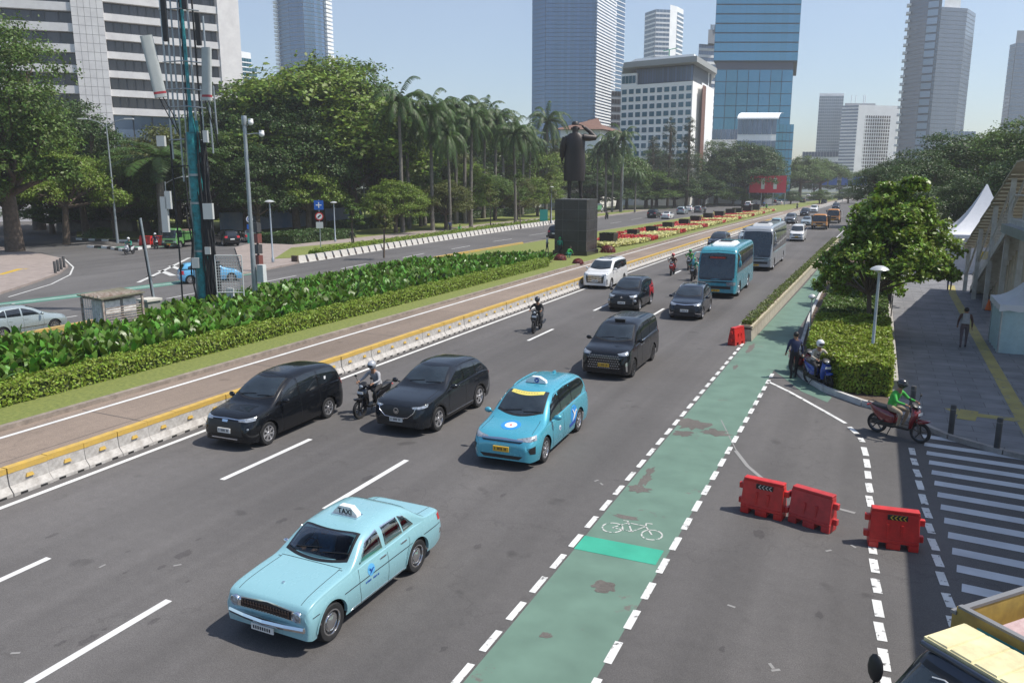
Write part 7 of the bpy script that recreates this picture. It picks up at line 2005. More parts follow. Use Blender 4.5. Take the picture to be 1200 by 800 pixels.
# ---- right side: roofed stair of the footbridge
M_steel = mat('weathered steel', (0.50, 0.50, 0.47), .6, metal=.0, col2=(.34, .31, .27), scale=2.5); M_roofp = mat('brown roof sheet', (0.36, 0.32, 0.24), .6, col2=(.22, .20, .14), scale=1.5); M_roofu = mat('roof underside', (.60, .54, .42), .7, var=.2)
t = thing('bridge_stair', 'roofed steel staircase of the footbridge with brown sheet roof on slanting posts', 'staircase', (0, 0, 0))
XL, XR_ = 5.55, 9.6
def xl(y): return interp([(13.5, 6.15), (45, 6.0), (59, 5.5)], y)
def rz_(y): return interp([(13.5, 8.35), (44.5, 8.35), (59.5, 3.15)], y)
def deckz(y): return interp([(13.5, 5.4), (44.5, 5.4), (58.5, .15)], y)
m = MB()
ys = [13.5, 44.5, 47.5, 50.5, 53.5, 56.5, 59.5]
for i, (a, b) in enumerate(zip(ys, ys[1:])):
 za, zb_ = rz_(a), rz_(b); st_ = .0
 m.add([(xl(a)-.25, a, za-.35), (XR_, a, za), (XR_, b+.35, zb_-.0), (xl(b)-.25, b+.35, zb_-.35), (xl(a)-.25, a, za-.27), (XR_, a, za+.08), (XR_, b+.35, zb_+.08), (xl(b)-.25, b+.35, zb_-.27)],
          [(0, 1, 2, 3), (7, 6, 5, 4), (0, 4, 5, 1), (2, 6, 7, 3), (3, 7, 4, 0), (1, 5, 6, 2)])
m.build('roof', M_roofp, t)
m = MB()
for k in range(24):
 y_ = 46+.6*k
 if y_ > 59: break
 m.box(xl(y_)-.2, XR_-.05, y_, y_+.06, rz_(y_)-.42, rz_(y_)-.36)
m.build('roof_purlins', M_roofu, t)
for i, y_ in enumerate((59.0, 55.0, 50.8, 46.6, 42.4, 38.2, 34, 30, 26, 22, 18, 14)):
 for x in (xl(y_)+.05,):
  MB().box(x-.11, x+.11, y_-.11, y_+.11, 0.1, rz_(y_)-.34).build('post', M_steel, t)
 MB().box(XR_-.2, XR_, y_-.11, y_+.11, 0.1, rz_(y_)-.05).build('post', M_steel, t)
 if i < 11:
  y2 = y_-4.1
  MB().tube([(xl(y_)+.05, y_, deckz(y_)+.9), (xl(y2)+.05, y2, rz_(y2)-.5)], .06, 6).build('brace', M_steel, t)
# stair flight: stringers, treads with solid cladding, landing, railings
m = MB()
for a, b in ((58.4, 44.5),):
 for x in (XL+.3, XR_-.5):
  m.add([(x-.06, a, .12), (x+.06, a, .12), (x+.06, a, .5), (x-.06, a, .5), (x-.06, b, 5.05), (x+.06, b, 5.05), (x+.06, b, 5.45), (x-.06, b, 5.45)], [(0, 1, 2, 3), (4, 7, 6, 5), (0, 4, 5, 1), (1, 5, 6, 2), (2, 6, 7, 3), (3, 7, 4, 0)])
m.build('stringer', M_steel, t)
m = MB()
for k in range(31):
 y_ = 58.2-13.7*k/31; z = .25+5.15*k/31
 m.box(XL+.36, XR_-.56, y_-.42, y_, z-.04, z); m.box(XL+.36, XR_-.56, y_-.02, y_, z-.17, z-.041)
m.build('treads', M_steel, t)
m = MB()
for k in range(15):
 a_ = 57.6-.9*k; z = deckz(a_)
 m.box(XL+1.2, XL+1.3, a_-.35, a_+.35, .1, max(.2, z-.3))
m.build('under_stair_slats', mat('slatted cladding', (.46, .40, .30), .8, var=.2), t)
MB().box(XL+.2, XR_, 13.5, 44.5, 5.15, 5.4).build('walkway_deck', M_steel, t)
for sd_, x in ((0, XL+.28), (1, XR_-.45)):
 MB().tube([(x, 58.3, 1.25), (x, 44.5, 6.5), (x, 13.5, 6.5)], .035, 6).build('handrail', M_steel, t)
m = MB()
for k in range(34):
 y_ = 58-13.4*k/34; z = deckz(y_)
 m.tube([(XL+.28, y_, z+.1), (XL+.28, y_, z+1.05)], .014, 4)
m.build('balusters', M_steel, t)
MB().box(XL-.15, XL+.25, 30, 44.4, 4.75, 5.15).build('edge_beam', M_lampgrey, t)
q = at(1154, 298, 3.0); MB().box(5.9, 7.4, 57.2, 57.25, 2.35, 2.85).build('yellow_sign', mat('yellow sign', (.62, .48, .05), .5), t)
# tents
def tent(name, label, x0, x1, y0, y1, zw, zp, m_wall, m_roof, roofover=.15, open_flap=False):
 t = thing(name, label, 'tent', (0, 0, 0), 0, 'white event tents')
 cx_, cy_ = (x0+x1)/2, (y0+y1)/2
 n = 8; mb = MB(); vs = []; rings = 9
 per = []
 for i in range(n): per.append((x0-roofover+(x1-x0+2*roofover)*i/n, y0-roofover))
 for i in range(n): per.append((x1+roofover, y0-roofover+(y1-y0+2*roofover)*i/n))
 for i in range(n): per.append((x1+roofover-(x1-x0+2*roofover)*i/n, y1+roofover))
 for i in range(n): per.append((x0-roofover, y1+roofover-(y1-y0+2*roofover)*i/n))
 N = len(per)
 for j in range(rings):
  f = j/(rings-1); zz = zw+(zp-zw)*f**1.9
  for px_, py_ in per: vs.append((px_+(cx_-px_)*f*.985, py_+(cy_-py_)*f*.985, zz))
 mb.add(vs, [(j*N+k, j*N+(k+1) % N, (j+1)*N+(k+1) % N, (j+1)*N+k) for j in range(rings-1) for k in range(N)]+[tuple(range((rings-1)*N, rings*N))])
 mb.add([(a, b, zw) for a, b in per]+[(a, b, zw-(.22 if k % 2 else .28)) for k, (a, b) in enumerate(per)], [(k, (k+1) % N, N+(k+1) % N, N+k) for k in range(N)])
 mb.build('canopy', m_roof, t, smooth=50)
 def wall(p, q_, nm='wall_panel'):
  d = Vector((q_[0]-p[0], q_[1]-p[1], 0)); L_ = d.length; k_ = int(L_/.18); w = MB(); vs = []
  nrm = Vector((-d.y, d.x, 0)).normalized()
  for i in range(k_+1):
   a = Vector((p[0], p[1], 0))+d*(i/k_)+nrm*.035*math.sin(i*1.7)
   vs += [(a.x, a.y, .12), (a.x, a.y, zw-.05)]
  w.add(vs, [(2*i, 2*i+2, 2*i+3, 2*i+1) for i in range(k_)]); w.build(nm, m_wall, t, smooth=60)
 wall((x0, y0), (x1, y0)); wall((x1, y0), (x1, y1)); wall((x0, y1), (x0, y0)); wall((x1, y1), (x0, y1))
 for a in (x0, x1):
  for b in (y0, y1): MB().tube([(a, b, .12), (a, b, zw)], .04, 6).build('pole', M_lampgrey, t)
 return t
M_tw = mat('tent wall', (0.50, 0.49, 0.50), .8, var=.08, transl=.15); M_tr = mat('tent roof', (0.68, 0.69, 0.72), .6, var=.05, transl=.15); M_tb = mat('tent bluish', (.42, .56, .58), .7, var=.08, transl=.15)
tent('white_tent', 'large white peaked tent behind the staircase at the end of the path', 4.85, 10.5, 70.5, 77, 3.1, 6.9, M_tw, M_tr)
tent('white_tent', 'smaller white tent with bluish side at the right edge of the photo', 5.0, 7.6, 37.8, 40.8, 2.15, 3.5, M_tb, M_tr, .12)
# traffic cone and small bin by the near tent
for (x, y_) in ((6.0, 50.5),):
 t = thing('traffic_cone', 'orange traffic cone under the staircase', 'cone', (x, y_, .12)); MB().lathe([(.17, .02), (.03, .62), (.001, .62)], 14).build('cone_body', mat('orange plastic', (.65, .13, .02), .5), t, smooth=50); MB().box(-.2, .2, -.2, .2, 0, .03).build('cone_base', M_blk, t)
# low wall and rail right of the planter
t = thing('garden_edge', 'low grey wall edging the planted strip beside the paved path', 'wall'); MB().box(.93, 1.12, 29.5, 90, .1, .42).build('edge_wall', M_conc, t)
for k in range(12): MB().tube([(1.03, 44+3*k, .42), (1.03, 44+3*k, 1.5)], .03, 6).build('rail_post', M_bol, t)
t['category'] = 'wall'
# ---------------------------------------------------------------- vegetation
NP = np.random.default_rng(7)
M_bark = mat('bark', (0.10, 0.075, 0.055), .9, var=.4, scale=3, bump=.6, bscale=8)
M_palmbark = mat('palm bark', (0.155, 0.14, 0.12), .9, var=.35, scale=2, bump=.4, bscale=8)
def leafm(name, col, island=.45, transl=.30, rough=.5):
 return mat(name, col, rough, island=island, transl=transl, spec=.4)
L_dark = leafm('leaf dark', (0.052, 0.092, 0.020))
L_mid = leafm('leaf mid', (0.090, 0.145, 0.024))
L_bright = leafm('leaf bright', (0.150, 0.215, 0.026))
L_olive = leafm('leaf olive', (0.115, 0.130, 0.032))
L_palm = leafm('palm leaf', (0.055, 0.098, 0.020))
L_hedge = leafm('hedge leaf', (0.22, 0.29, 0.035), .5)
L_bed = leafm('broad leaf', (0.095, 0.185, 0.018), .65, .30, .36)
L_caz = leafm('needle leaf', (0.055, 0.072, 0.040))
def leaf_mesh(cent, nrm, size, rng, aspect=.55, fold=.0):
 """one rhombic leaf (4 verts) per centre; numpy in, MB-ready arrays out"""
 n = len(cent)
 nrm = nrm/np.maximum(1e-6, np.linalg.norm(nrm, axis=1))[:, None]
 r = rng.normal(size=(n, 3)); u = np.cross(nrm, r); u /= np.maximum(1e-6, np.linalg.norm(u, axis=1))[:, None]
 w = np.cross(nrm, u)
 s = size*rng.uniform(.6, 1.35, n)[:, None]
 p = np.stack([cent-u*s*.5, cent+w*s*aspect*.5-nrm*s*.06, cent+u*s*.5-nrm*s*.12, cent-w*s*aspect*.5-nrm*s*.06], 1).reshape(-1, 3)
 return p
def quads_obj(name, V, m, parent=None, extra=None):
 me = bpy.data.meshes.new(name)
 n = len(V)//4
 me.vertices.add(len(V)); me.vertices.foreach_set('co', V.astype(np.float32).ravel())
 me.loops.add(n*4); me.loops.foreach_set('vertex_index', np.arange(n*4, dtype=np.int32))
 me.polygons.add(n); me.polygons.foreach_set('loop_start', np.arange(0, n*4, 4, dtype=np.int32)); me.polygons.foreach_set('loop_total', np.full(n, 4, dtype=np.int32))
 me.materials.append(m); me.update(calc_edges=True)
 o = bpy.data.objects.new(name, me); C.objects.link(o)
 if parent: o.parent = parent
 return o
def crown_pts(lobes, per, rng, fill=.35):
 """leaf centres and normals on clumps scattered over each lobe"""
 cs, ns = [], []
 for (c, r) in lobes:
  c = np.array(c); r = np.array(r if hasattr(r, '__len__') else (r, r, r))
  k = int(per)
  ncl = max(10, k//38)
  d = rng.normal(size=(ncl, 3)); d /= np.linalg.norm(d, axis=1)[:, None]
  d[:, 2] = np.where(d[:, 2] < -.5, -d[:, 2], d[:, 2])
  rad = rng.uniform(.62, 1.08, ncl)[:, None]
  cc = c+d*r*rad
  idx = rng.integers(0, ncl, k)
  sp = rng.normal(size=(k, 3))*r.mean()*.155*np.array([1, 1, .6])
  p = cc[idx]+sp
  cs.append(p); nn = d[idx]*.7+rng.normal(size=(k, 3))*.55+np.array([0, 0, .45]); ns.append(nn)
 return np.concatenate(cs), np.concatenate(ns)
def tree(name, label, lobes, m, trunk, leaf=.35, per=900, seed=1, loc=(0, 0, 0), group=None, tr=.3, cat='tree'):
 """lobes: (centre, radius) in metres; trunk: (height, limbs to lobe centres)"""
 rng = np.random.default_rng(seed)
 t = thing(name, label, cat, loc, 0, group)
 c, n = crown_pts(lobes, per, rng)
 quads_obj('crown', leaf_mesh(c, n, leaf, rng), m, t)
 mb = MB(); rr = random.Random(seed)
 ht = trunk
 bend = Vector((rr.uniform(-.3, .3), rr.uniform(-.3, .3), 0))
 P = [Vector((0, 0, 0)), Vector((0, 0, ht*.5))+bend*.5, Vector((0, 0, ht))+bend]
 mb.tube(P, [tr*1.25, tr, tr*.85], 9)
 for (lc, r) in lobes:
  lc = Vector(lc); r0 = r if not hasattr(r, '__len__') else r[0]
  mid = P[2].lerp(lc, .5)+Vector((rr.uniform(-.4, .4), rr.uniform(-.4, .4), rr.uniform(-.3, .5)))
  mb.tube([P[2]-Vector((0, 0, .3)), mid, lc], [tr*.6, tr*.35, tr*.12], 6)
  for k in range(3):
   e = lc+Vector((rr.uniform(-1, 1), rr.uniform(-1, 1), rr.uniform(-.2, .9)))*r0*.7
   mb.tube([mid, mid.lerp(e, .6)+Vector((0, 0, .2)), e], [tr*.25, tr*.14, tr*.04], 5)
 mb.build('trunk', M_bark, t, smooth=70)
 return t
def dome(nl, R_, H0, H1, seed, flat=.6, rl=.42):
 rr = random.Random(seed); out = []
 for k in range(nl):
  a = 2*PI*k/nl*2.4+rr.uniform(-.4, .4); f = math.sqrt((k+.5)/nl)
  z = H0+(H1-H0)*(1-f*f)*rr.uniform(.75, 1.05)+(H1-H0)*rr.uniform(-.05, .12)
  r = R_*rl*rr.uniform(.75, 1.2)
  out.append(((R_*f*.8*math.cos(a), R_*f*.8*math.sin(a), z), (r, r, r*flat)))
 return out
# prototypes sharing crown meshes
TP = {}
TP['broad_a'] = lambda lb, loc: tree('leafy_tree', lb, dome(13, 6.0, 4.5, 11, 3, .7), L_mid, 4.0, .29, 2100, 3, loc, tr=.35)
TP['broad_b'] = lambda lb, loc: tree('leafy_tree', lb, dome(11, 5.5, 4.0, 12, 5, .8, .46), L_dark, 3.6, .28, 2200, 5, loc, tr=.35)
TP['broad_c'] = lambda lb, loc: tree('leafy_tree', lb, dome(14, 7.5, 5.0, 9.5, 8, .5, .36), L_bright, 4.5, .30, 1800, 8, loc, tr=.4)
TP['broad_d'] = lambda lb, loc: tree('leafy_tree', lb, dome(10, 4.5, 3.2, 10.5, 11, .85, .48), L_olive, 3.0, .26, 2100, 11, loc, tr=.28)
PR = {}
GT = 'broad leaved trees around the junction and the park'
def put(kind, px, dist, top, label, wscale=1.0, rz=None, group=GT, base=None, m=None):
 """tree standing in pixel column px at a distance, its crown top at photo row top"""
 q = far(px, dist)
 Hn = {'broad_a': 13.2, 'broad_b': 14.0, 'broad_c': 11.5, 'broad_d': 12.3}[kind]
 sz = far(px, dist, top).z/Hn
 if kind not in PR: o = TP[kind](label, (q.x, q.y, 0)); PR[kind] = o
 else: o = copy_tree(PR[kind], label=label)
 o.location = (q.x, q.y, 0); o['group'] = group; o['label'] = label
 o.scale = (sz*wscale, sz*wscale, sz); o.rotation_euler = (0, 0, rz if rz is not None else random.Random(px*7+top).uniform(0, 6.28))
 if m:
  for c in o.children:
   if c.name.startswith('crown'): c.material_slots[0].link = 'OBJECT'; c.material_slots[0].material = m
 return o
# big foreground tree on the far left
q = at(18, 296)
tree('roadside_tree', 'huge shady tree with thick dark trunk on the left pavement', [((x*1.0, y*1.0, z), (r, r, r*.75)) for x, y, z, r in
     [(0, 0, 20, 4.2), (3.6, 1, 17.5, 3.8), (-4, 0, 18, 4.5), (5.0, -1, 14, 3.6), (-2, -3, 15, 4), (2, -2, 12, 3.6), (6.2, 0, 10.8, 3.0), (-5, 0, 12, 4.5), (-7, -2, 8.5, 4), (4.2, -2.5, 8.2, 3.0), (-1.5, -4, 9.5, 3.6), (-8, 2, 16, 5), (7.4, 0, 7.6, 2.0), (-4, -4, 5.6, 2.8), (1.5, -3.5, 6.2, 2.4)]], L_mid, 6, .34, 3000, 21, (q.x, q.y, .14), tr=.75)
LT = [ # kind, px, dist, top, wscale, label, material
 ('broad_b', 95, 118, 118, 1.0, 'dense tree just right of the huge left tree', None),
 ('broad_c', 70, 105, 165, .9, 'bright spreading tree behind the left pavement', L_bright),
 ('broad_a', 130, 112, 172, 1.0, 'green tree beside the stone pylon', None),
 ('broad_d', 165, 125, 160, 1.1, 'olive tree behind the stone pylon', None),
 ('broad_a', 205, 122, 138, 1.1, 'leafy tree left behind the phone mast', L_olive),
 ('broad_b', 235, 115, 150, 1.0, 'dark tree directly behind the phone mast', None),
 ('broad_b', 265, 128, 118, 1.1, 'dark tree below the stone office block corner', None),
 ('broad_d', 285, 118, 132, 1.0, 'olive tree right of the phone mast', L_mid),
 ('broad_a', 318, 135, 78, 1.25, 'tall bushy tree under the left blue tower', L_mid),
 ('broad_a', 372, 128, 54, 1.35, 'tallest bright crowned tree beneath the left blue tower', L_bright),
 ('broad_b', 415, 132, 72, 1.2, 'tall dark tree left of the palms', L_mid),
 ('broad_b', 345, 118, 110, 1.1, 'mid height dark tree behind the round tree', None),
 ('broad_b', 440, 140, 105, 1.1, 'dark tree touching the first palm', None),
 ('broad_d', 300, 112, 168, 1.1, 'low olive shrub like tree at the plaza', L_dark),
 ('broad_b', 470, 160, 128, 1.2, 'dark tree filling the gap behind the first palms', None),
 ('broad_b', 520, 170, 135, 1.3, 'dark tree behind the middle palms', None),
 ('broad_a', 560, 185, 142, 1.3, 'green tree behind the middle palms', L_mid),
 ('broad_b', 600, 200, 148, 1.3, 'dark tree behind the right palms', None),
 ('broad_a', 625, 190, 165, 1.1, 'light green tree left of the pedestal', L_bright),
 ('broad_d', 655, 210, 160, 1.3, 'olive tree right behind the statue', L_olive),
 ('broad_c', 700, 215, 166, 1.2, 'spreading green tree right of the statue', L_mid),
 ('broad_d', 735, 215, 172, 1.1, 'olive tree below the white hotel', L_mid),
 ('broad_b', 770, 235, 176, 1.2, 'dark tree below the needle leaved pair', None),
 ('broad_b', 805, 240, 180, 1.2, 'dark tree at the foot of the glass tower', None),
 ('broad_b', 840, 262, 166, 1.25, 'large dark tree in front of the square glass tower', None),
 ('broad_a', 873, 258, 160, 1.25, 'large round dark tree behind the red billboard', L_dark),
 ('broad_b', 895, 270, 172, 1.0, 'dark tree right behind the red billboard', None),
 ('broad_c', 938, 330, 180, 1.0, 'pale umbrella shaped tree beyond the red billboard', L_mid),
 ('broad_c', 962, 345, 182, 1.0, 'pale umbrella shaped tree left of the blue signs', L_mid),
 ('broad_a', 925, 350, 190, 1.2, 'hazy round tree in the far road bend', L_dark),
 ('broad_b', 985, 430, 198, 1.3, 'hazy tree line tree behind the blue signs', None),
 ('broad_a', 1010, 420, 196, 1.3, 'hazy far tree right of the blue signs', None),
 ('broad_b', 955, 420, 200, 1.5, 'low hazy tree at the end of the road', None),
 ('broad_b', 1080, 105, 176, 1.15, 'dark tree right of the near sunlit tree', L_dark),
 ('broad_b', 1110, 118, 158, 1.2, 'dark tree under the leaning tower', L_dark),
 ('broad_a', 1150, 125, 143, 1.3, 'tall tree behind the staircase roof', L_mid),
 ('broad_b', 1190, 112, 140, 1.3, 'tall tree at the right edge behind the staircase', L_mid),
 ('broad_b', 1060, 90, 195, 1.1, 'dark tree between the near sunlit tree and the white tent', L_dark),
 ('broad_a', 1135, 92, 200, .9, 'shaded tree behind the large white tent', L_dark),
 ('broad_a', 1040, 140, 180, 1.1, 'tree behind the near sunlit tree', L_dark),
 ('broad_b', 1225, 90, 150, 1.1, 'tree just past the right edge behind the staircase', L_dark),
 ('broad_a', 40, 140, 100, 1.4, 'green tree behind the huge left tree', L_dark),
 ('broad_d', 10, 110, 120, 1.2, 'olive tree at the far left edge', L_mid),
 ('broad_b', 180, 150, 175, 1.4, 'dark background tree left of the mast', None),
 ('broad_b', 395, 160, 150, 1.5, 'dark background tree behind the round tree', None),
 ('broad_a', 640, 250, 190, 1.5, 'dark background tree behind the pedestal', L_dark),
 ('broad_b', 690, 260, 192, 1.5, 'dark background tree right of the pedestal', None),
 ('broad_b', 740, 270, 195, 1.5, 'dark background tree along the far road', None),
]
for (k, px, d, top, ws, lb, m) in LT: put(k, px, d, top, lb, ws, m=m)
for i, (px, tp, dd) in enumerate([(462, 205, 112), (492, 196, 128), (522, 208, 120), (548, 190, 140), (580, 200, 146), (606, 206, 150), (630, 204, 165), (485, 178, 150), (535, 176, 160)]): put('broad_d' if i % 2 else 'broad_a', px, dd, tp, 'mid green bushy tree growing low between the palm trunks', 1.25, group='bushy trees between the palms', m=(L_bright, L_mid, L_olive)[i % 3])
for i, px in enumerate(list(range(55, 640, 38))+list(range(690, 1000, 34))):
 d_ = 128+max(0, px-300)*.22 if px < 640 else 200+(px-690)*.3
 put('broad_b' if i % 2 else 'broad_d', px, d_, 216+(i*7 % 9) if not 680 < px < 840 else 200+(i*7 % 9), 'dense low bush in the shade under the park trees', 2.3, group='low bushes under the park trees', m=L_dark if i % 3 else L_mid)
# round tree by the signs
q = at(362, 272, .16)
tree('round_tree', 'round crowned yellow green tree with forked trunk behind the traffic signs', dome(13, 5.8, 4.2, 8.6, 33, .62, .40), L_bright, 3.2, .30, 1500, 33, (q.x, q.y, .16), tr=.38)
# small young trees on the verge
for i, (px, py, top, lb) in enumerate([(450, 302, 238, 'slim young tree on the verge left of the tall palms'), (415, 290, 235, 'bushy young tree beside the round traffic sign'), (645, 262, 205, 'slim young tree near the pedestal'), (610, 268, 200, 'slim young tree between the palms and the pedestal'), (575, 268, 215, 'small young tree behind the white blocks')]):
 q = at(px, py, .18); dd = math.hypot(q.x, q.y); Ht = far(px, dd, top).z
 tree('young_tree', lb, [((0, 0, Ht*.72), (.9, .9, Ht*.22)), ((.3, .2, Ht*.55), (.8, .8, Ht*.15)), ((-.3, -.1, Ht*.85), (.6, .6, Ht*.14))], L_mid if i % 2 else L_olive, Ht*.5, .22, 420, 40+i, (q.x, q.y, .16), tr=.08, group='young trees on the verge')
# near tree on the right planter
q = at(1018, 393, .15)
tree('flowering_tree', 'sunlit broad leaved tree growing from the clipped planter beside the cycle lane', [((x*.80+(.55 if z > 3.5 else .25), y*.9, z*.96), (r*.9, r*.9, r*.66)) for x, y, z, r in
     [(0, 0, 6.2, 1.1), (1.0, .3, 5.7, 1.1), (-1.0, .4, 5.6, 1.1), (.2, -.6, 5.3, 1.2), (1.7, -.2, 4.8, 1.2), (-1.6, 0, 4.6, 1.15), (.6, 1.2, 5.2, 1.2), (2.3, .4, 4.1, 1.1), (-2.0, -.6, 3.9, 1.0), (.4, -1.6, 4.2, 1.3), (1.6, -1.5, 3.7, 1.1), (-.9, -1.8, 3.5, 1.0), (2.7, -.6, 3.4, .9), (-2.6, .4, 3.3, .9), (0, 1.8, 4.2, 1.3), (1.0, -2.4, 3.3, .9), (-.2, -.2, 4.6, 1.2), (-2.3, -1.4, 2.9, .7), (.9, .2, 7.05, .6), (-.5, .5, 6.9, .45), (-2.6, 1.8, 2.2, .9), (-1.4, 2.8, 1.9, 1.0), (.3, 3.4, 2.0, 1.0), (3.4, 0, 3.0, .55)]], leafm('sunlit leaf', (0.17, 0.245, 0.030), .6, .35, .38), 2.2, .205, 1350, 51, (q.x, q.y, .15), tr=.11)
for i, (x, y, s_) in enumerate([(1.0, 50, .78), (.9, 58, .82), (1.6, 66, .9), (1.2, 75, .95), (2.0, 86, 1.05)]):
 tree('planter_tree', ['second', 'third', 'fourth', 'fifth', 'sixth'][i]+' tree in the planted strip behind the near sunlit tree', [((a*s_, b*s_, c*s_), (r*s_, r*s_, r*.7*s_)) for a, b, c, r in [(0, 0, 6, 1.5), (1.4, 0, 5, 1.4), (-1.4, .3, 5, 1.4), (0, 1.4, 4.6, 1.3), (.2, -1.5, 4.6, 1.4), (2, .5, 3.9, 1.1), (-2.1, -.5, 3.8, 1.1)]], L_mid if i % 2 else L_dark, 2.4*s_, .28, 1000, 60+i, (x, y, .12), tr=.13, group='trees in the planted strip')
# casuarina pair
for i, (px, top, d) in enumerate([(783, 140, 225), (806, 140, 228), (765, 165, 222)]):
 q = far(px, d); Ht = far(px, d, top).z
 tree('needle_tree', ['left', 'right', 'lowest'][i]+' grey green needle leaved tree in front of the white hotel', [((.4*math.sin(k*2), .4*math.cos(k*3), Ht*(.3+.078*k)), (3.4*(1-k/11)+.5, 3.4*(1-k/11)+.5, 2.6)) for k in range(9)], L_caz, Ht*.9, .32, 500, 70+i, (q.x, q.y, 0), tr=.3, group='needle leaved trees')
# palms
def palm(label, Ht, seed, loc, spread=5.6, skirt=False):
 rr = random.Random(seed); t = thing('palm_tree', label, 'palm tree', loc, 0, 'royal palms of the park')
 mb = MB(); lean = Vector((rr.uniform(-.3, .3), rr.uniform(-.3, .3), 0))
 zt = Ht-2.6
 P = [lean*((k/6)**2)+Vector((0, 0, zt*k/6)) for k in range(7)]
 mb.tube(P, [.34, .27, .24, .25, .24, .21, .19], 10); mb.build('trunk', M_palmbark, t, smooth=60)
 top = P[-1]
 MB().tube([top, top+Vector((0, 0, 1.3))], [.20, .13], 8).build('crownshaft', mat('crownshaft', (.07, .12, .035), .5) if 'crownshaft' not in bpy.data.materials else bpy.data.materials['crownshaft'], t, smooth=60)
 Q = []
 nf = 30
 for f in range(nf):
  az = 2*PI*f/nf*2.39+rr.uniform(-.15, .15); el = R(rr.choice([78, 60, 45, 30, 12, 0, -20, -45])) ; L_ = spread*rr.uniform(.85, 1.1)
  p = top+Vector((0, 0, 1.25)); d = Vector((math.cos(az)*math.cos(el), math.sin(az)*math.cos(el), math.sin(el)))
  side = Vector((-math.sin(az), math.cos(az), 0)); n = 15
  for k in range(n):
   stp = L_/n; q = p+d*stp; d = (d+Vector((0, 0, -.135*(1+k*.07)))).normalized()
   Q += [p-side*.03, p+side*.03, q+side*.02, q-side*.02]
   ll = .85*math.sin(PI*(k+1.2)/(n+1.5))**.7
   for s_ in (-1, 1):
    for h_ in (.25, .75):
     b = p.lerp(q, h_); e = b+side*s_*ll*.62+d*ll*.35+Vector((0, 0, -ll*(.35+.4*rr.random())))
     wv = d*.075; m_ = b.lerp(e, .5)+Vector((0, 0, .06))
     Q += [b-wv, b+wv, m_+wv, m_-wv, m_-wv, m_+wv, e+wv*.3, e-wv*.3]
   p = q
 V = np.array([tuple(v) for v in Q])
 quads_obj('fronds', V, L_palm, t)
 return t
pal = [palm('x', 17.5, 1, (0, 0, 0)), palm('x', 17.5, 2, (0, 0, 0), 6.0), palm('x', 17.5, 3, (0, 0, 0), 5.2)]
used = [0, 0, 0]
PL = [(472, 272, 98, 'first tall royal palm from the left'), (507, 270, 96, 'second tall royal palm from the left, pale trunk'), (535, 262, 99, 'third royal palm from the left'), (552, 266, 120, 'shorter royal palm between the third and fourth tall ones'), (567, 256, 112, 'royal palm with dark trunk in the middle of the row'), (590, 252, 124, 'royal palm right of the middle of the row'), (604, 262, 138, 'slim royal palm before the statue group'), (520, 255, 108, 'royal palm standing behind the second and third'), (488, 258, 110, 'royal palm standing behind the first two'), (640, 246, 126, 'tall royal palm left of the statue with open crown'), (620, 250, 150, 'royal palm behind the slim young tree'),
      (710, 240, 146, 'royal palm just right of the statue'), (728, 241, 148, 'royal palm beside the grey equipment mast'), (718, 236, 160, 'low royal palm between two taller ones right of the statue'), (575, 246, 130, 'royal palm far back in the middle'), (455, 262, 130, 'royal palm in the shade left of the row'), (498, 264, 104, 'palm crown wedged between the second and third tall ones'), (545, 262, 106, 'palm crown wedged right of the third tall one'), (580, 258, 122, 'palm with low fronds beside the middle one'), (612, 252, 136, 'palm with drooping fronds right of the slim palm'), (480, 268, 120, 'palm with low drooping crown beside the first tall one'), (560, 252, 128, 'palm in the back row behind the dark trunk'), (528, 270, 124, 'shorter palm before the third tall one'), (745, 238, 186, 'small palm beside the far road'), (700, 240, 168, 'palm partly hidden by the statue')]
for i, (px, py, top, lb) in enumerate(PL):
 q = at(px, py, .16); d = math.hypot(q.x, q.y)
 if d > 190: q = far(px, 190); d = 190
 Ht = far(px, d, top).z-1.4-(i*5 % 3)*.7; j = i % 3
 o = pal[j] if not used[j] else copy_tree(pal[j])
 used[j] = 1
 o['label'] = lb; o.location = (q.x, q.y, .1); o.scale = (max(.75, min(1.25, Ht/17.5)),)*2+(Ht/17.7,); o.rotation_euler = (0, 0, i*1.3)
# traveller palm / fan shrub group behind green truck
q = far(186, 108)
o = copy_tree(pal[1], label='dark fan of palm fronds behind the green truck'); o.location = (q.x, q.y, 0); o.scale = (1.9, 1.9, .62)
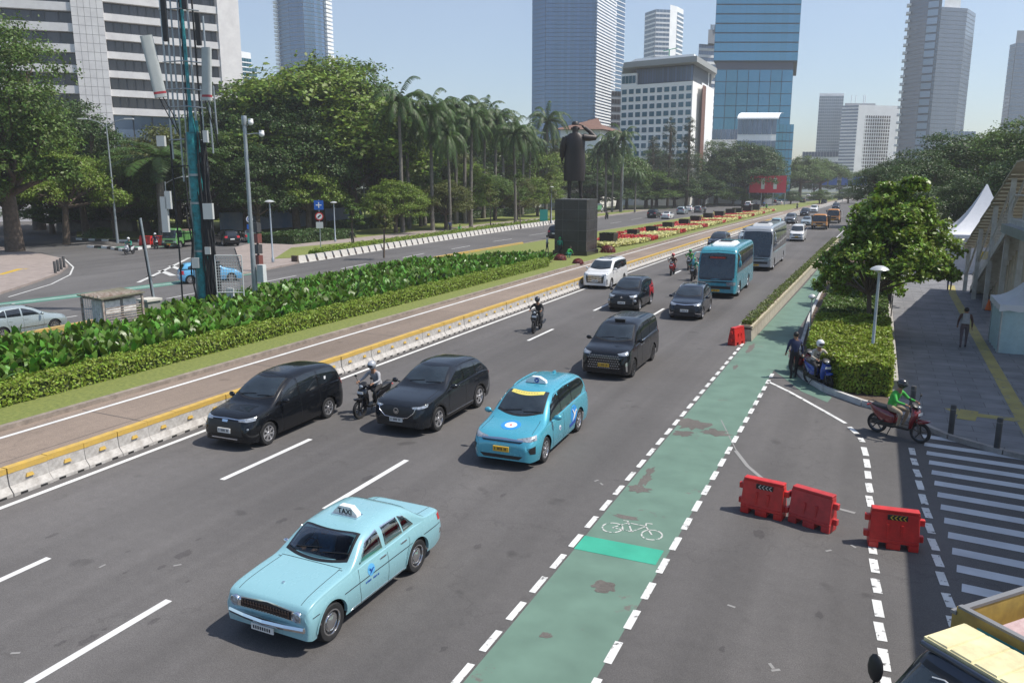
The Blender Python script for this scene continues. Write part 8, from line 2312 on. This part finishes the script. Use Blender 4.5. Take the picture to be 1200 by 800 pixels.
# hedges
def hedge(name, label, fx0, fx1, y0, y1, h, leaf, n, m, seed, zb=.12, kind=None, cat='hedge', wavy=.05):
 rng = np.random.default_rng(seed)
 ys = rng.uniform(y0, y1, n); sdr = rng.random(n)
 x0 = np.array([fx0(y) for y in ys]); x1 = np.array([fx1(y) for y in ys]); w = x1-x0
 per = h*2/(w.mean()+2*h)
 u = rng.random(n); top = sdr > per
 x = np.where(top, x0+w*u, np.where(u > .5, x0, x1)); z = np.where(top, h, rng.uniform(0, 1, n)*h)
 nn = np.zeros((n, 3)); nn[:, 2] = np.where(top, 1, .3); nn[:, 0] = np.where(top, 0, np.where(u > .5, -1, 1)); nn += rng.normal(size=(n, 3))*.55
 bump = wavy*(np.sin(ys*5.1+x*3)+np.sin(ys*2.3-x*4.7))
 c = np.stack([x+rng.normal(size=n)*.04, ys, zb+z+bump*np.where(top, 1, .3)+rng.normal(size=n)*.035], 1)
 ne = int(n*.02)+300; ue = rng.random(ne); ce = np.stack([fx0(y0)+(fx1(y0)-fx0(y0))*ue, y0+.02+rng.normal(size=ne)*.04, zb+rng.uniform(0, 1, ne)*h], 1)
 c = np.concatenate([c, ce]); nn = np.concatenate([nn, np.array([0, -1, .3])+rng.normal(size=(ne, 3))*.5])
 t = thing(name, label, cat)
 quads_obj('foliage', leaf_mesh(c, nn, leaf, rng, .6), m, t)
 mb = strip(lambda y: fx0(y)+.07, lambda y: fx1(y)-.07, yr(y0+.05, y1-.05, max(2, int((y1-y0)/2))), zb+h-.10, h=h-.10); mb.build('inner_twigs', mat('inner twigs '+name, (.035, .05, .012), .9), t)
 if kind: t['kind'] = kind
 return t
HX0 = lambda y: interp([(0, -25.55), (60, -25.75)], y); HX1 = lambda y: interp([(0, -24.55), (60, -24.75)], y)
hedge('clipped_hedge', 'long low clipped yellow green hedge along the grass verge of the busway', HX0, HX1, 7, 62, .62, .115, 46000, L_hedge, 81)
hx0 = lambda y: interp([(28.4, -.7), (30, -1.55), (32, -2.0), (36, -2.1), (60, -2.4)], y)
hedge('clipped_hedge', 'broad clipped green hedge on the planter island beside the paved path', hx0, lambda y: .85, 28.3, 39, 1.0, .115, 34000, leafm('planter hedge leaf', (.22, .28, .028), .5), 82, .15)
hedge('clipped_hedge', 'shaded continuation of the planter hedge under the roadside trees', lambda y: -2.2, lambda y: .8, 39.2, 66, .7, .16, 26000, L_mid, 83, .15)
hedge('park_hedge', 'dark low hedge in the park before the white hoarding', lambda y: -73, lambda y: -69.5, 95, 165, 1.3, .32, 14000, L_dark, 84, .15)
hedge('park_hedge', 'dark low hedge behind the round tree', lambda y: -66, lambda y: -60, 72, 84, 1.0, .3, 9000, L_dark, 85, .15)
# low planting on the verge behind the white blocks
hedge('verge_shrubs', 'low yellow green ground shrubs behind the white blocks', lambda y: X_FF(y)-2.8, lambda y: X_FF(y)-.9, 62, 140, .45, .16, 26000, leafm('ground shrub', (.20, .27, .03), .5), 86, .16, wavy=.12)
hedge('kerb_shrubs', 'small shrubs growing in the cream planter troughs', lambda y: X_RK(y)-.32, lambda y: X_RK(y)+.08, 37, 98, .16, .10, 9000, leafm('trough leaf', (.12, .15, .03), .5), 87, .70, wavy=.06)
# broad leaved planting bed
def bed():
 rng = np.random.default_rng(90); Q = []
 n = 5600
 for k in range(n):
  y = rng.uniform(8, 66); x0 = X_FK(y)+.45; x1 = HX0(y)-.35
  if y > 56: x0 = max(x0, x0+(y-56)*.75)
  if x1 <= x0: continue
  x = rng.uniform(x0, x1); b = np.array([x, y, .12]); nl = rng.integers(6, 10); az0 = rng.uniform(0, 6.28); hh = rng.uniform(.6, 1.1)
  if -34.9+interp([(0, 0), (60, -2.5)], y) < x < -32.2 and 22 < y < 26.8: continue
  if x < X_FK(y)+1.8: hh *= .75
  for j in range(nl):
   az = az0+j*2.4; el = rng.uniform(.7, 1.45); L_ = hh*rng.uniform(.6, 1.1); W_ = L_*rng.uniform(.20, .30)
   d = np.array([math.cos(az)*math.cos(el), math.sin(az)*math.cos(el), math.sin(el)]); s_ = np.array([-math.sin(az), math.cos(az), 0.])
   p0 = b+d*L_*.25; dr = np.array([0, 0, -1.])
   p1 = p0+d*L_*.35; p2 = p1+(d+dr*.22)*L_*.28; p3 = p2+(d*.9+dr*.5)*L_*.30
   up_ = np.array([0, 0, W_*.25])
   Q += [p0, p1+s_*W_*.5+up_, p1, p0, p0, p1, p1-s_*W_*.5+up_, p0] if False else []
   Q += [p0-s_*.03, p0+s_*.03, p1+s_*W_*.5+up_*.5, p1-s_*W_*.5+up_*.5, p1-s_*W_*.5+up_*.5, p1+s_*W_*.5+up_*.5, p2+s_*W_*.42, p2-s_*W_*.42, p2-s_*W_*.42, p2+s_*W_*.42, p3+s_*.02, p3-s_*.02]
 # weld leaf strips so each leaf is one island
 V = np.array(Q).reshape(-1, 12, 3)
 m = len(V)
 vv = V[:, [0, 1, 2, 3, 6, 7, 10, 11], :].reshape(-1, 3)
 base = np.arange(m)[:, None]*8
 F = np.concatenate([base+np.array([[0, 1, 2, 3]]), base+np.array([[3, 2, 4, 5]]), base+np.array([[5, 4, 6, 7]])], 1).reshape(-1)
 me = bpy.data.meshes.new('ornamental_planting')
 me.vertices.add(len(vv)); me.vertices.foreach_set('co', vv.astype(np.float32).ravel())
 nf = len(F)//4
 me.loops.add(nf*4); me.loops.foreach_set('vertex_index', F.astype(np.int32)); me.polygons.add(nf)
 me.polygons.foreach_set('loop_start', np.arange(0, nf*4, 4, dtype=np.int32)); me.polygons.foreach_set('loop_total', np.full(nf, 4, dtype=np.int32))
 me.materials.append(L_bed); me.polygons.foreach_set('use_smooth', [True]*nf); me.update(calc_edges=True)
 o = bpy.data.objects.new('ornamental_planting', me); C.objects.link(o)
 tag(o, 'dense bed of broad glossy green leaves filling the median', 'plants', kind='stuff')
bed()
# flower bed: cream and red zigzag
def flowers():
 rng = np.random.default_rng(95); n = 60000
 ys = rng.uniform(82, 205, n); x0 = np.array([X_FK(y)+interp([(82, 8.5), (100, 6), (205, 5)], y) for y in ys]); x1 = np.array([X_BWL(y)-interp([(82, 3.0), (90, 1.9), (205, 2.2)], y) for y in ys])
 u = rng.random(n); x = x0+(x1-x0)*u
 per = 15.0; ph = (ys-82)/per % 1.0
 red = (u < .22) | ((ph > .15) & (u < (ph-.15)/.62))
 end = ys > 200
 for msk, col, nm, lb in ((red, (.42, .018, .02), 'red_flowers', 'band of red foliage zigzagging through the flower bed'), (~red, (.55, .52, .22), 'cream_flowers', 'cream yellow ground cover flowers in the long bed')):
  c = np.stack([x[msk], ys[msk], .13+rng.uniform(.15, .55, msk.sum())], 1); nn = rng.normal(size=c.shape)*.5+np.array([0, -.3, 1])
  o = quads_obj(nm, leaf_mesh(c, nn, .30, rng, .8), leafm(nm, col, .35, .2)); tag(o, lb, 'flowers', kind='stuff')
flowers()
for i, (px, py, r_) in enumerate([(711, 296, .85), (655, 305, .6), (676, 309, .5)]):
 q = at(px, py, .12); t = thing('red_shrub', ['round dark red shrub right of the pedestal', 'dark red shrub at the left foot of the pedestal', 'small red shrub in front of the pedestal'][i], 'shrub', (q.x, q.y+.3, .12), 0, 'red shrubs round the pedestal')
 rng = np.random.default_rng(i); d = rng.normal(size=(900, 3)); d /= np.linalg.norm(d, axis=1)[:, None]; d[:, 2] = abs(d[:, 2])
 quads_obj('foliage', leaf_mesh(d*np.array([r_, r_, r_*.9])*rng.uniform(.8, 1.05, 900)[:, None], d, .16, rng), leafm('red shrub leaf', (.16, .02, .025), .4), t)
# shrubs of the traffic island and park
for i, (px, py, w, h_, lb) in enumerate([(205, 276, 1.6, 1.6, 'round shrub behind the green truck'), (228, 268, 2.0, 1.5, 'shrub on the traffic island behind the mast'), (120, 277, 2.4, 1.2, 'low shrub in front of the stone wall'), (265, 258, 2.6, 1.8, 'yellow green shrub right of the mast'), (180, 268, 1.8, 2.6, 'tall shrub between pylon and green truck')]):
 q = at(px, py, .15)
 t = thing('island_shrub', lb, 'shrub', (q.x, q.y, .15), 0, 'shrubs on the traffic island'); rng = np.random.default_rng(100+i); d = rng.normal(size=(1500, 3)); d /= np.linalg.norm(d, axis=1)[:, None]; d[:, 2] = abs(d[:, 2])
 quads_obj('foliage', leaf_mesh(d*np.array([w, w, h_])*rng.uniform(.7, 1.08, 1500)[:, None], d, .26, rng), L_bright if i % 2 else L_mid, t)
# ---------------------------------------------------------------- buildings
def fd(px, depth):
 """ground point in pixel column px (measured at the horizon) at a depth along the view"""
 return far(px, depth*math.sqrt(1+((px-600)/FH)**2))
def hz(px, depth, py): return far(px, depth*math.sqrt(1+((px-600)/FH)**2), py).z
def gl(name, col, rough=.12, island=.18, metal=.35): return mat(name, col, rough, metal=metal, island=island, spec=.7)
G_blue = gl('blue glass', (.10, .19, .30)); G_teal = gl('teal glass', (.07, .24, .36), .10); G_dark = gl('dark window glass', (.045, .043, .048), .12, .35, .1); G_win = gl('window teal', (.03, .13, .18), .15, .45, .1)
G_grey = gl('grey blue glass', (.13, .18, .26), .18)
W_stone = mat('pale stone cladding', (.72, .70, .69), .8, col2=(.58, .56, .56), scale=.5)
W_white = mat('white facade', (.84, .85, .86), .7, var=.07, scale=.2); W_cream = mat('cream facade', (.86, .85, .82), .75, var=.06, scale=.3); W_grey = mat('grey facade', (.26, .28, .31), .6, var=.08, scale=.2); W_frame = mat('dark frame', (.05, .06, .075), .5); W_roof = mat('roof grey', (.30, .31, .31), .7)
def panels(mb, P, Q, z0, z1, nx, gx=.1, off=.15, gz=0.0):
 d = (Q-P); d.z = 0; L_ = d.length; d.normalize(); n = Vector((d.y, -d.x, 0))
 if n.dot(Vector((-P.x, -P.y, 0))) < 0: n = -n
 for i in range(nx):
  a = P+d*(L_*i/nx+gx/2)+n*off; b = P+d*(L_*(i+1)/nx-gx/2)+n*off
  mb.add([(a.x, a.y, z0+gz), (b.x, b.y, z0+gz), (b.x, b.y, z1-gz), (a.x, a.y, z1-gz)], [(0, 1, 2, 3)])
def solid(mb, pts, z0, z1):
 return mb.prism([(p.x, p.y) for p in pts], z0, z1)
def tower(name, label, front, back_depth, ztop, wall, glass, nf, faces, z0=0, band=None, bandh=.22, wname='window_band', cat='building', proud=.35, gap=.12, roof=None, vfin=None):
 """front: list of plan points seen from the road (left to right); faces: number of panels per face"""
 t = thing(name, label, cat, (0, 0, 0))
 back = []
 for p in (front[-1], front[0]):
  u = Vector((p.x, p.y, 0)).normalized(); back.append(p+u*back_depth)
 b = MB(); solid(b, front+back, z0, ztop); b.build('wall', wall, t)
 fh = (ztop-z0)/nf
 for k in range(nf):
  mb = MB()
  for i in range(len(front)-1):
   if faces[i]: panels(mb, front[i], front[i+1], z0+fh*k+fh*bandh, z0+fh*(k+1), faces[i], gap, .16)
  if mb.v: mb.build(wname, glass, t)
 if band:
  for k in range(nf):
   mb = MB()
   for i in range(len(front)-1):
    if faces[i]: panels(mb, front[i], front[i+1], z0+fh*k, z0+fh*k+fh*bandh, 1, 0, proud)
   mb.build('floor_band', band, t)
 if vfin:
  for i in range(len(front)-1):
   mb = MB(); nx = faces[i]
   if not nx: continue
   P, Q = front[i], front[i+1]
   for k in range(nx+1):
    c = P.lerp(Q, k/nx); mb.box(c.x-.2, c.x+.2, c.y-.5, c.y+.2, z0, ztop)
   mb.build('fins', vfin, t)
 if roof:
  m = MB(); solid(m, [p for p in front+back], ztop+.01, ztop+roof); m.build('parapet', wall, t)
 return t
# office block with ribbon windows, left
A0, A1, A2, A3, A4 = fd(-120, 141), fd(104, 150), fd(140, 152), fd(268, 163), fd(292, 166)
t = thing('office_building', 'large pale stone office block with long dark ribbon windows and a broad blank pier', 'building')
ZT = 62
core = MB(); u1 = A4.normalized()*30; u0 = A0.normalized()*30
ins = 1.1
def inw(p): return p+Vector((p.x, p.y, 0)).normalized()*ins
solid(core, [inw(A0), inw(A1), inw(A2), inw(A3), inw(A4), A4+u1, A0+u0], 0, ZT-1); core.build('core', W_frame, t)
def slabseg(P, Q, z0, z1, m=W_stone, nm='spandrel', out=0.0, th=ins+.4):
 d = (Q-P).normalized(); n = Vector((d.y, -d.x, 0)); n = n if n.dot(-P) > 0 else -n
 mb = MB(); a, b = P+n*out, Q+n*out; solid(mb, [a, b, b-n*th, a-n*th], z0, z1); return mb.build(nm, m, t)
pier = slabseg(A1, A2, 0, ZT, nm='pier', out=.35); slabseg(A3, A4, 0, ZT, nm='pier', out=.2)
zr = lambda y: hz(130, 151, y)
ps = zr(0)-zr(22.2)
for k in range(13):
 ytop = 112+.4-22.1*k+0.0
 z1 = zr(ytop); z0 = zr(ytop+13.6)
 slabseg(A2, A3, z1, z1+ps-(z1-z0))          # spandrel above each ribbon
 zl1 = hz(70, 148, 108-24.2*k+1); zl0 = zl1-(z1-z0)
 slabseg(A0, A1, zl1, zl1+ps*1.055-(z1-z0))
 for P, Q, n, za, zb_ in ((A2, A3, 14, z0, z1), (A0, A1, 14, zl0, zl1)):
  mb = MB(); panels(mb, inw(P), inw(Q), za, zb_, n, .22, .06); mb.build('window', G_dark, t)
slabseg(A2, A3, zr(134), zr(125.8))
mb = MB(); panels(mb, inw(A2), inw(A3), 5, zr(134), 6, .25, .06); mb.build('window', G_grey, t)
slabseg(A0, A1, 0, hz(70, 148, 134)-0.0, nm='podium_wall'); slabseg(A2, A3, 0, 5, nm='podium_wall')
# cladding joints on the pier
mb = MB()
d = (A2-A1).normalized(); n = Vector((d.y, -d.x, 0)); n = n if n.dot(-A1) > 0 else -n
for k in range(40):
 z = 3+1.5*k; a, b = A1+n*.36, A2+n*.36; mb.add([(a.x, a.y, z), (b.x, b.y, z), (b.x, b.y, z+.05), (a.x, a.y, z+.05)], [(0, 1, 2, 3)])
for k in range(1, 5):
 c = A1.lerp(A2, k/5)+n*.362; e = d*.025; mb.add([(c.x-e.x, c.y-e.y, 1), (c.x+e.x, c.y+e.y, 1), (c.x+e.x, c.y+e.y, ZT), (c.x-e.x, c.y-e.y, ZT)], [(0, 1, 2, 3)])
mb.build('cladding_joints', mat('joint grey', (.22, .21, .2), .9), pier)
# teal and white high rise sliver
tower('apartment_tower', 'slim distant green and white tower between the stone block and the left blue tower', [fd(291, 420), fd(303, 425)], 20, hz(297, 420, 68), W_white, G_win, 30, [4], band=W_white, roof=3)
tower('apartment_tower', 'small white stepped tower right of the slim green and white tower', [fd(300, 400), fd(309, 402)], 15, hz(305, 400, 80), W_white, G_win, 26, [3], band=W_white)
# left blue tower
t = tower('glass_tower', 'slim blue glass tower with balcony edged corner above the bushy trees', [fd(336, 520), fd(349, 512), fd(365, 508), fd(377, 512), fd(391, 520)], 30, hz(360, 510, -70), W_grey, G_blue, 62, [3, 4, 3, 4], bandh=.16, vfin=None)
mb = MB()
for k in range(62):
 z = 4+k*hz(360, 510, -70)/62; p = fd(335.3, 520); q = fd(391.5, 520)
 mb.box(p.x-1.2, p.x+1.2, p.y-2, p.y+4, z, z+1.5); mb.box(q.x-1.2, q.x+1.2, q.y-2, q.y+4, z, z+1.5)
tag(mb.build('balcony_edge', W_white, t), kind='stuff')
# big blue tower
t = tower('glass_tower', 'huge grey blue glass tower behind the statue, tallest in the middle', [fd(623, 405), fd(638, 398), fd(694, 398), fd(716, 425)], 40, hz(660, 398, -45), W_frame, gl('slate blue glass', (.10, .19, .31), .14, .10, .45), 58, [5, 16, 8], bandh=.10, gap=.05)
mb = MB(); P, Q = fd(694.4, 397), fd(716.5, 424)
for k in range(90): panels(mb, P, Q, 2+k*1.42, 2.75+k*1.42, 1, 0, .7)
tag(mb.build('sun_louvres', W_white, t), kind='stuff')
tower('glass_tower', 'narrow lower blue slab right of the huge grey blue tower', [fd(716, 430), fd(727, 440)], 20, hz(722, 430, -20), W_frame, G_blue, 50, [4], bandh=.2, band=W_white)
tower('grey_block', 'low grey block between the huge tower and the white hotel', [fd(714, 360), fd(727, 362)], 20, hz(720, 360, 107), W_grey, G_dark, 14, [4], bandh=.4)
# white hotel with square windows
t = thing('white_hotel', 'white building with rows of square teal windows and overhanging flat roof cap', 'building')
P, Q, Q2, Q3 = fd(725, 252), fd(807, 240), fd(813, 243), fd(828, 262)
zt_ = hz(765, 246, 98); zc0, zc1 = hz(765, 246, 97), hz(765, 246, 78)
b = MB(); solid(b, [P, Q, Q3, Q3+Q3.normalized()*20, P+P.normalized()*25], 0, zt_); b.build('wall', W_cream, t)
dW = (Q-P);
win = None
for r in range(10):
 z1 = hz(765, 246, 103+9.25*r); z0 = hz(765, 246, 108.6+9.25*r)
 for c_ in range(10):
  a = P.lerp(Q, (c_+.18)/10); b_ = P.lerp(Q, (c_+.86)/10)
  mb = MB(); panels(mb, a, b_, z0, z1, 1, 0, .12)
  mb.build('window', G_win, t)
b = MB(); solid(b, [P.lerp(Q, .22)+P.normalized()*2, Q+Q.normalized()*1.5, Q3+Q3.normalized()*3, P+P.normalized()*20], zt_, zc1); b.build('top_storey', W_frame, t)
mb = MB(); panels(mb, P.lerp(Q, .22)+P.normalized()*2, Q+Q.normalized()*1.5, zt_+.4, zc1-.3, 22, .18, .1); mb.build('top_glazing', G_grey, t)
b = MB(); b2 = [P.lerp(Q, .0), P.lerp(Q, .22)]; solid(b, [b2[0], b2[1], b2[1]+Vector((0, 12, 0)), b2[0]+Vector((0, 12, 0))], zt_, hz(735, 250, 86)); b.build('corner_box', W_white, t)
mb = MB(); panels(mb, P.lerp(Q, .01), P.lerp(Q, .21), zt_+.5, hz(735, 250, 89), 4, .1, .1); mb.build('corner_glazing', G_win, t)
b = MB(); o1 = -P.normalized()*2; solid(b, [P.lerp(Q, .03)+o1, Q.lerp(P, -.04)-Q.normalized()*3, Q3.lerp(P, -.06), Q3+Q3.normalized()*22, P+P.normalized()*25], zc1+.01, zc1+1.6); b.build('roof_cap', W_roof, t)
b = MB(); solid(b, [P.lerp(Q, .2), Q, Q3+Q3.normalized()*6, P+P.normalized()*14], zc1+1.61, zc1+2.6); b.build('roof_upstand', W_white, t)
for pz in (812, 816, 820, 824):
 p = fd(pz, 250+.9*(pz-812)); MB().box(p.x-.3, p.x+.3, p.y-.3, p.y+.3, zt_, zc1).build('column', W_white, t)
p, q_ = fd(817.5, 246), fd(826, 258); b = MB(); solid(b, [p, q_, q_+Vector((0, 8, 0)), p+Vector((0, 8, 0))], 0, hz(820, 246, 97)); b.build('side_wing', W_white, t)
p, q_ = fd(818.5, 245), fd(820.3, 247); b = MB(); solid(b, [p, q_, q_+Vector((0, 3, 0)), p+Vector((0, 3, 0))], 0, hz(820, 246, 100)); b.build('brown_strip', mat('brown strip', (.16, .08, .06), .7), t)
# apartment tower behind
t = tower('apartment_tower', 'pale grey curved apartment tower rising behind the white hotel', [fd(750, 560), fd(762, 548), fd(778, 550), fd(786, 556), fd(793, 566)], 30, hz(770, 555, 14), W_white, gl('apartment glass', (.12, .19, .27), .3, .2, .1), 40, [3, 4, 0, 2], band=W_white, bandh=.38)
b = MB(); solid(b, [fd(778, 550), fd(786, 556), fd(793, 566), fd(793, 590), fd(778, 590)], hz(770, 555, 14), hz(785, 555, 8)); b.build('stair_head', W_white, t)
p = fd(771, 240); t = thing('roof_crane', 'small green roof crane on top of the white hotel', 'crane', (p.x, p.y+8, zc1+2.6)); MB().tube([(0, 0, 0), (0, 0, 2.2)], .15, 6).tube([(-1.8, 0, 2), (2.4, 0, 2.6)], .12, 6).build('mast', mat('crane green', (.03, .25, .15), .5), t)
# stepped grey building
t = tower('stepped_building', 'grey stepped building half hidden behind the square glass tower', [fd(812, 400), fd(834, 404)], 25, hz(820, 400, 52), W_grey, G_grey, 24, [8], bandh=.4, band=W_white)
b = MB(); solid(b, [fd(822, 398), fd(834, 400), fd(834, 420), fd(822, 420)], hz(820, 400, 52), hz(825, 400, 36)); b.build('upper_step', W_grey, t)
for k in range(4):
 p = fd(825+2*k, 399); MB().box(p.x-.25, p.x+.25, p.y-.25, p.y+.25, hz(825, 400, 36), hz(825, 400, 30)).build('roof_frame', W_grey, t)
# square glass tower
t = thing('glass_tower', 'square teal blue glass tower with wider striped upper block, right of the white hotel', 'building')
P, Q = fd(832, 322), fd(921, 322); P2, Q2 = fd(829.5, 321), fd(925, 321)
zm = hz(880, 322, 82); z2 = hz(880, 322, 73); zT = hz(880, 322, -60)
bk = Q.normalized()*45
b = MB(); solid(b, [P, Q, Q+bk, P+bk], 0, zm); b.build('lower_wall', W_frame, t)
b = MB(); solid(b, [P2, Q2, Q2+bk, P2+bk], z2, zT); b.build('upper_wall', W_frame, t)
b = MB(); solid(b, [P.lerp(Q, .005), Q.lerp(P, .005), Q+bk*.95, P+bk*.95], zm, z2); b.build('recess', mat('recess purple grey', (.09, .10, .14), .6), t)
n = 11; fh = zm/n
for k in range(n):
 mb = MB(); panels(mb, P, Q, fh*k+.12, fh*(k+1)-.12, 7, .22, .15); panels(mb, Q, Q+bk, fh*k+.12, fh*(k+1)-.12, 5, .2, .15); mb.build('window_band', G_teal, t)
n = 12; fh = (zT-z2)/n
for k in range(n):
 mb = MB(); panels(mb, P2, Q2, z2+fh*k+.35, z2+fh*(k+1)-.1, 14, .03, .15); panels(mb, Q2, Q2+bk, z2+fh*k+.35, z2+fh*(k+1)-.1, 9, .1, .15); mb.build('window_band', gl('teal glass upper', (.085, .27, .42), .12, .05) if k == 0 else bpy.data.materials['teal glass upper'], t)
p = fd(880, 321); hole = at(892, 26);
# low buildings in front
tower('podium_block', 'low white podium building in front of the square glass tower', [fd(826, 270), fd(880, 268)], 18, hz(850, 270, 152), W_white, G_grey, 3, [10], bandh=.6)
t = tower('glass_pavilion', 'pale vaulted glass pavilion before the square glass tower', [fd(861, 262), fd(906, 262)], 14, hz(880, 262, 140), W_white, G_grey, 4, [8], bandh=.3)
mb = MB(); p, q_ = fd(860, 261), fd(908, 261); za = hz(880, 262, 140)
for k in range(8):
 a0, a1 = PI*.5*k/8, PI*.5*(k+1)/8; v0 = 14*(1-math.cos(a0)); v1 = 14*(1-math.cos(a1)); h0, h1 = 2.8*math.sin(a0), 2.8*math.sin(a1)
 mb.add([(p.x, p.y+v0, za+h0), (q_.x, q_.y+v0, za+h0), (q_.x, q_.y+v1, za+h1), (p.x, p.y+v1, za+h1)], [(0, 1, 2, 3)])
mb.add([(p.x, p.y, za), (q_.x, q_.y, za), (q_.x, q_.y, za+.4), (p.x, p.y, za+.4)], [(0, 1, 2, 3)])
mb.build('vaulted_roof', W_white, t, smooth=60)
tower('side_block', 'blue grey annex at the right foot of the square glass tower', [fd(905, 300), fd(926, 300)], 20, hz(915, 300, 146), W_frame, G_teal, 9, [5], bandh=.1)
# red tiled roof house behind the statue
t = thing('tiled_house', 'building with brown red tiled hip roof just behind the statue head', 'building'); p, q_ = fd(656, 225), fd(702, 225)
b = MB(); solid(b, [p, q_, q_+Vector((0, 20, 0)), p+Vector((0, 20, 0))], 0, hz(670, 225, 152)); b.build('wall', W_cream, t)
z0, z1 = hz(670, 225, 152), hz(670, 225, 143); m = MB(); a, b_ = p-Vector((1.5, 1.5, 0)), q_+Vector((1.5, -1.5, 0)); c_, d_ = q_+Vector((1.5, 21, 0)), p+Vector((-1.5, 21, 0)); r0, r1 = (p+d_)/2+Vector((8, 0, 0)), (q_+c_)/2-Vector((8, 0, 0))
m.add([(a.x, a.y, z0), (b_.x, b_.y, z0), (c_.x, c_.y, z0), (d_.x, d_.y, z0), (r0.x, r0.y, z1+1.5), (r1.x, r1.y, z1+1.5)], [(0, 1, 5, 4), (2, 3, 4, 5), (1, 2, 5), (3, 0, 4), (0, 3, 2, 1)]); m.build('roof', mat('red tiles', (.16, .085, .06), .8, var=.2, scale=1), t)
# grey and white pair in the distance
tower('grey_tower', 'grey glass tower far away, left of the wide white hotel', [fd(953, 640), fd(981, 640)], 35, hz(967, 640, 113), W_white, gl('hazy grey glass', (.20, .26, .31), .3, .08, .1), 32, [12], bandh=.12, roof=2)
tower('podium_block', 'low white podium at the foot of the far grey tower', [fd(938, 560), fd(980, 560)], 30, hz(958, 560, 178), W_white, G_grey, 4, [12], bandh=.5)
t = tower('wide_hotel', 'wide white far hotel with a dark grid of balconies and striped left part', [fd(980, 600), fd(999, 596)], 30, hz(990, 598, 124), W_white, G_grey, 26, [1], bandh=.5)
b = MB(); solid(b, [fd(999, 596), fd(1046, 604), fd(1046, 640), fd(999, 640)], 0, hz(1020, 600, 124)); b.build('main_wall', W_white, t)
for k in range(17):
 z1 = hz(1020, 600, 136+4.1*k); mb = MB(); panels(mb, fd(1003, 597), fd(1037, 602), z1-1.8, z1, 13, .7, .2); mb.build('window_band', G_dark, t)
b = MB(); solid(b, [fd(983, 600), fd(1018, 602), fd(1018, 630), fd(983, 630)], hz(990, 598, 124), hz(990, 598, 121)); b.build('roof_plant', W_grey, t)
for px in (990, 995, 1004, 1006):
 p = fd(px, 610); MB().tube([(p.x, p.y, hz(px, 610, 124)), (p.x, p.y, hz(px, 610, 112))], .25, 5).build('antenna_mast', W_white, t)
# leaning looking tower on the right
t = tower('glass_tower', 'tall slate blue tower with finned left edge, right of the wide white hotel', [fd(1047, 470), fd(1068, 455), fd(1080, 452), fd(1083, 452)], 40, hz(1070, 455, -60), W_frame, gl('deep slate glass', (.07, .115, .17), .2, .12, .3), 60, [5, 3, 1], bandh=.14, gap=.1)
mb = MB(); P, Q = fd(1068, 454.5), fd(1080, 451.5)
for k in range(44): panels(mb, P, Q, 2+4.2*k, 5.2+4.2*k, 1, .1, .6)
tag(mb.build('pale_glass_strip', gl('pale strip glass', (.28, .38, .50), .2, .08, .2), t), kind='stuff')
mb = MB(); P = fd(1046.6, 470)
for k in range(44): mb.box(P.x-1.3, P.x+1, P.y-2, P.y+3, 6+4.2*k, 7.2+4.2*k)
tag(mb.build('edge_fins', W_white, t), kind='stuff')
t = tower('grey_tower', 'blue grey slab attached to the right of the slate blue tower', [fd(1083, 452), fd(1112, 456), fd(1122, 470)], 30, hz(1105, 456, 12), W_grey, gl('slab glass', (.16, .20, .26), .25, .06, .25), 44, [9, 3], bandh=.12, gap=.08)
b = MB(); solid(b, [fd(1086, 456), fd(1104, 458), fd(1104, 480), fd(1086, 480)], hz(1105, 456, 12), hz(1105, 456, -4)); b.build('roof_box', W_white, t)
tower('low_block', 'low pale block behind the trees right of the slab tower', [fd(1096, 330), fd(1137, 332)], 20, hz(1115, 330, 154), W_white, G_grey, 6, [6], bandh=.5)
t = tower('glass_tower', 'grey blue stepped tower cut by the right edge of the photo', [fd(1165, 520), fd(1172, 512), fd(1230, 512)], 30, hz(1180, 512, 52), W_grey, gl('edge glass', (.14, .20, .28), .2, .08, .25), 36, [2, 14], bandh=.14, vfin=None)
b = MB(); solid(b, [fd(1171, 514), fd(1230, 514), fd(1230, 540), fd(1171, 540)], hz(1180, 512, 52), hz(1180, 512, 37)); b.build('upper_step', W_grey, t)
# far fill blocks low on the skyline
tower('far_block', 'pale distant block beyond the palms tops', [fd(431, 700), fd(449, 700)], 20, hz(440, 700, 112), W_white, G_grey, 12, [5], bandh=.5)
# radio mast tip over the trees
p = fd(443, 650); t = thing('radio_mast', 'thin distant lattice mast above the dark tree left of the palms', 'mast', (p.x, p.y, 0)); MB().tube([(0, 0, 0), (0, 0, hz(443, 650, 84)), (0, 0, hz(443, 650, 72))], [1.6, 1.2, .2], 5).build('mast', W_grey, t)
# ---------------------------------------------------------------- air
hb = MB().box(-900, 700, -40, 1100, -1.2, 290)
o = hb.build('haze', None if False else bpy.data.materials.new('haze air'))
o['kind'] = 'stuff'
hm = o.data.materials[0]; hm.use_nodes = True
n = hm.node_tree.nodes; l = hm.node_tree.links
n.remove(n['Principled BSDF'])
pv = n.new('ShaderNodeVolumePrincipled')
pv.inputs['Color'].default_value = (.93, .95, .98, 1)
pv.inputs['Density'].default_value = 0.0004
pv.inputs['Anisotropy'].default_value = 0.2
l.new(pv.outputs[0], n['Material Output'].inputs['Volume'])
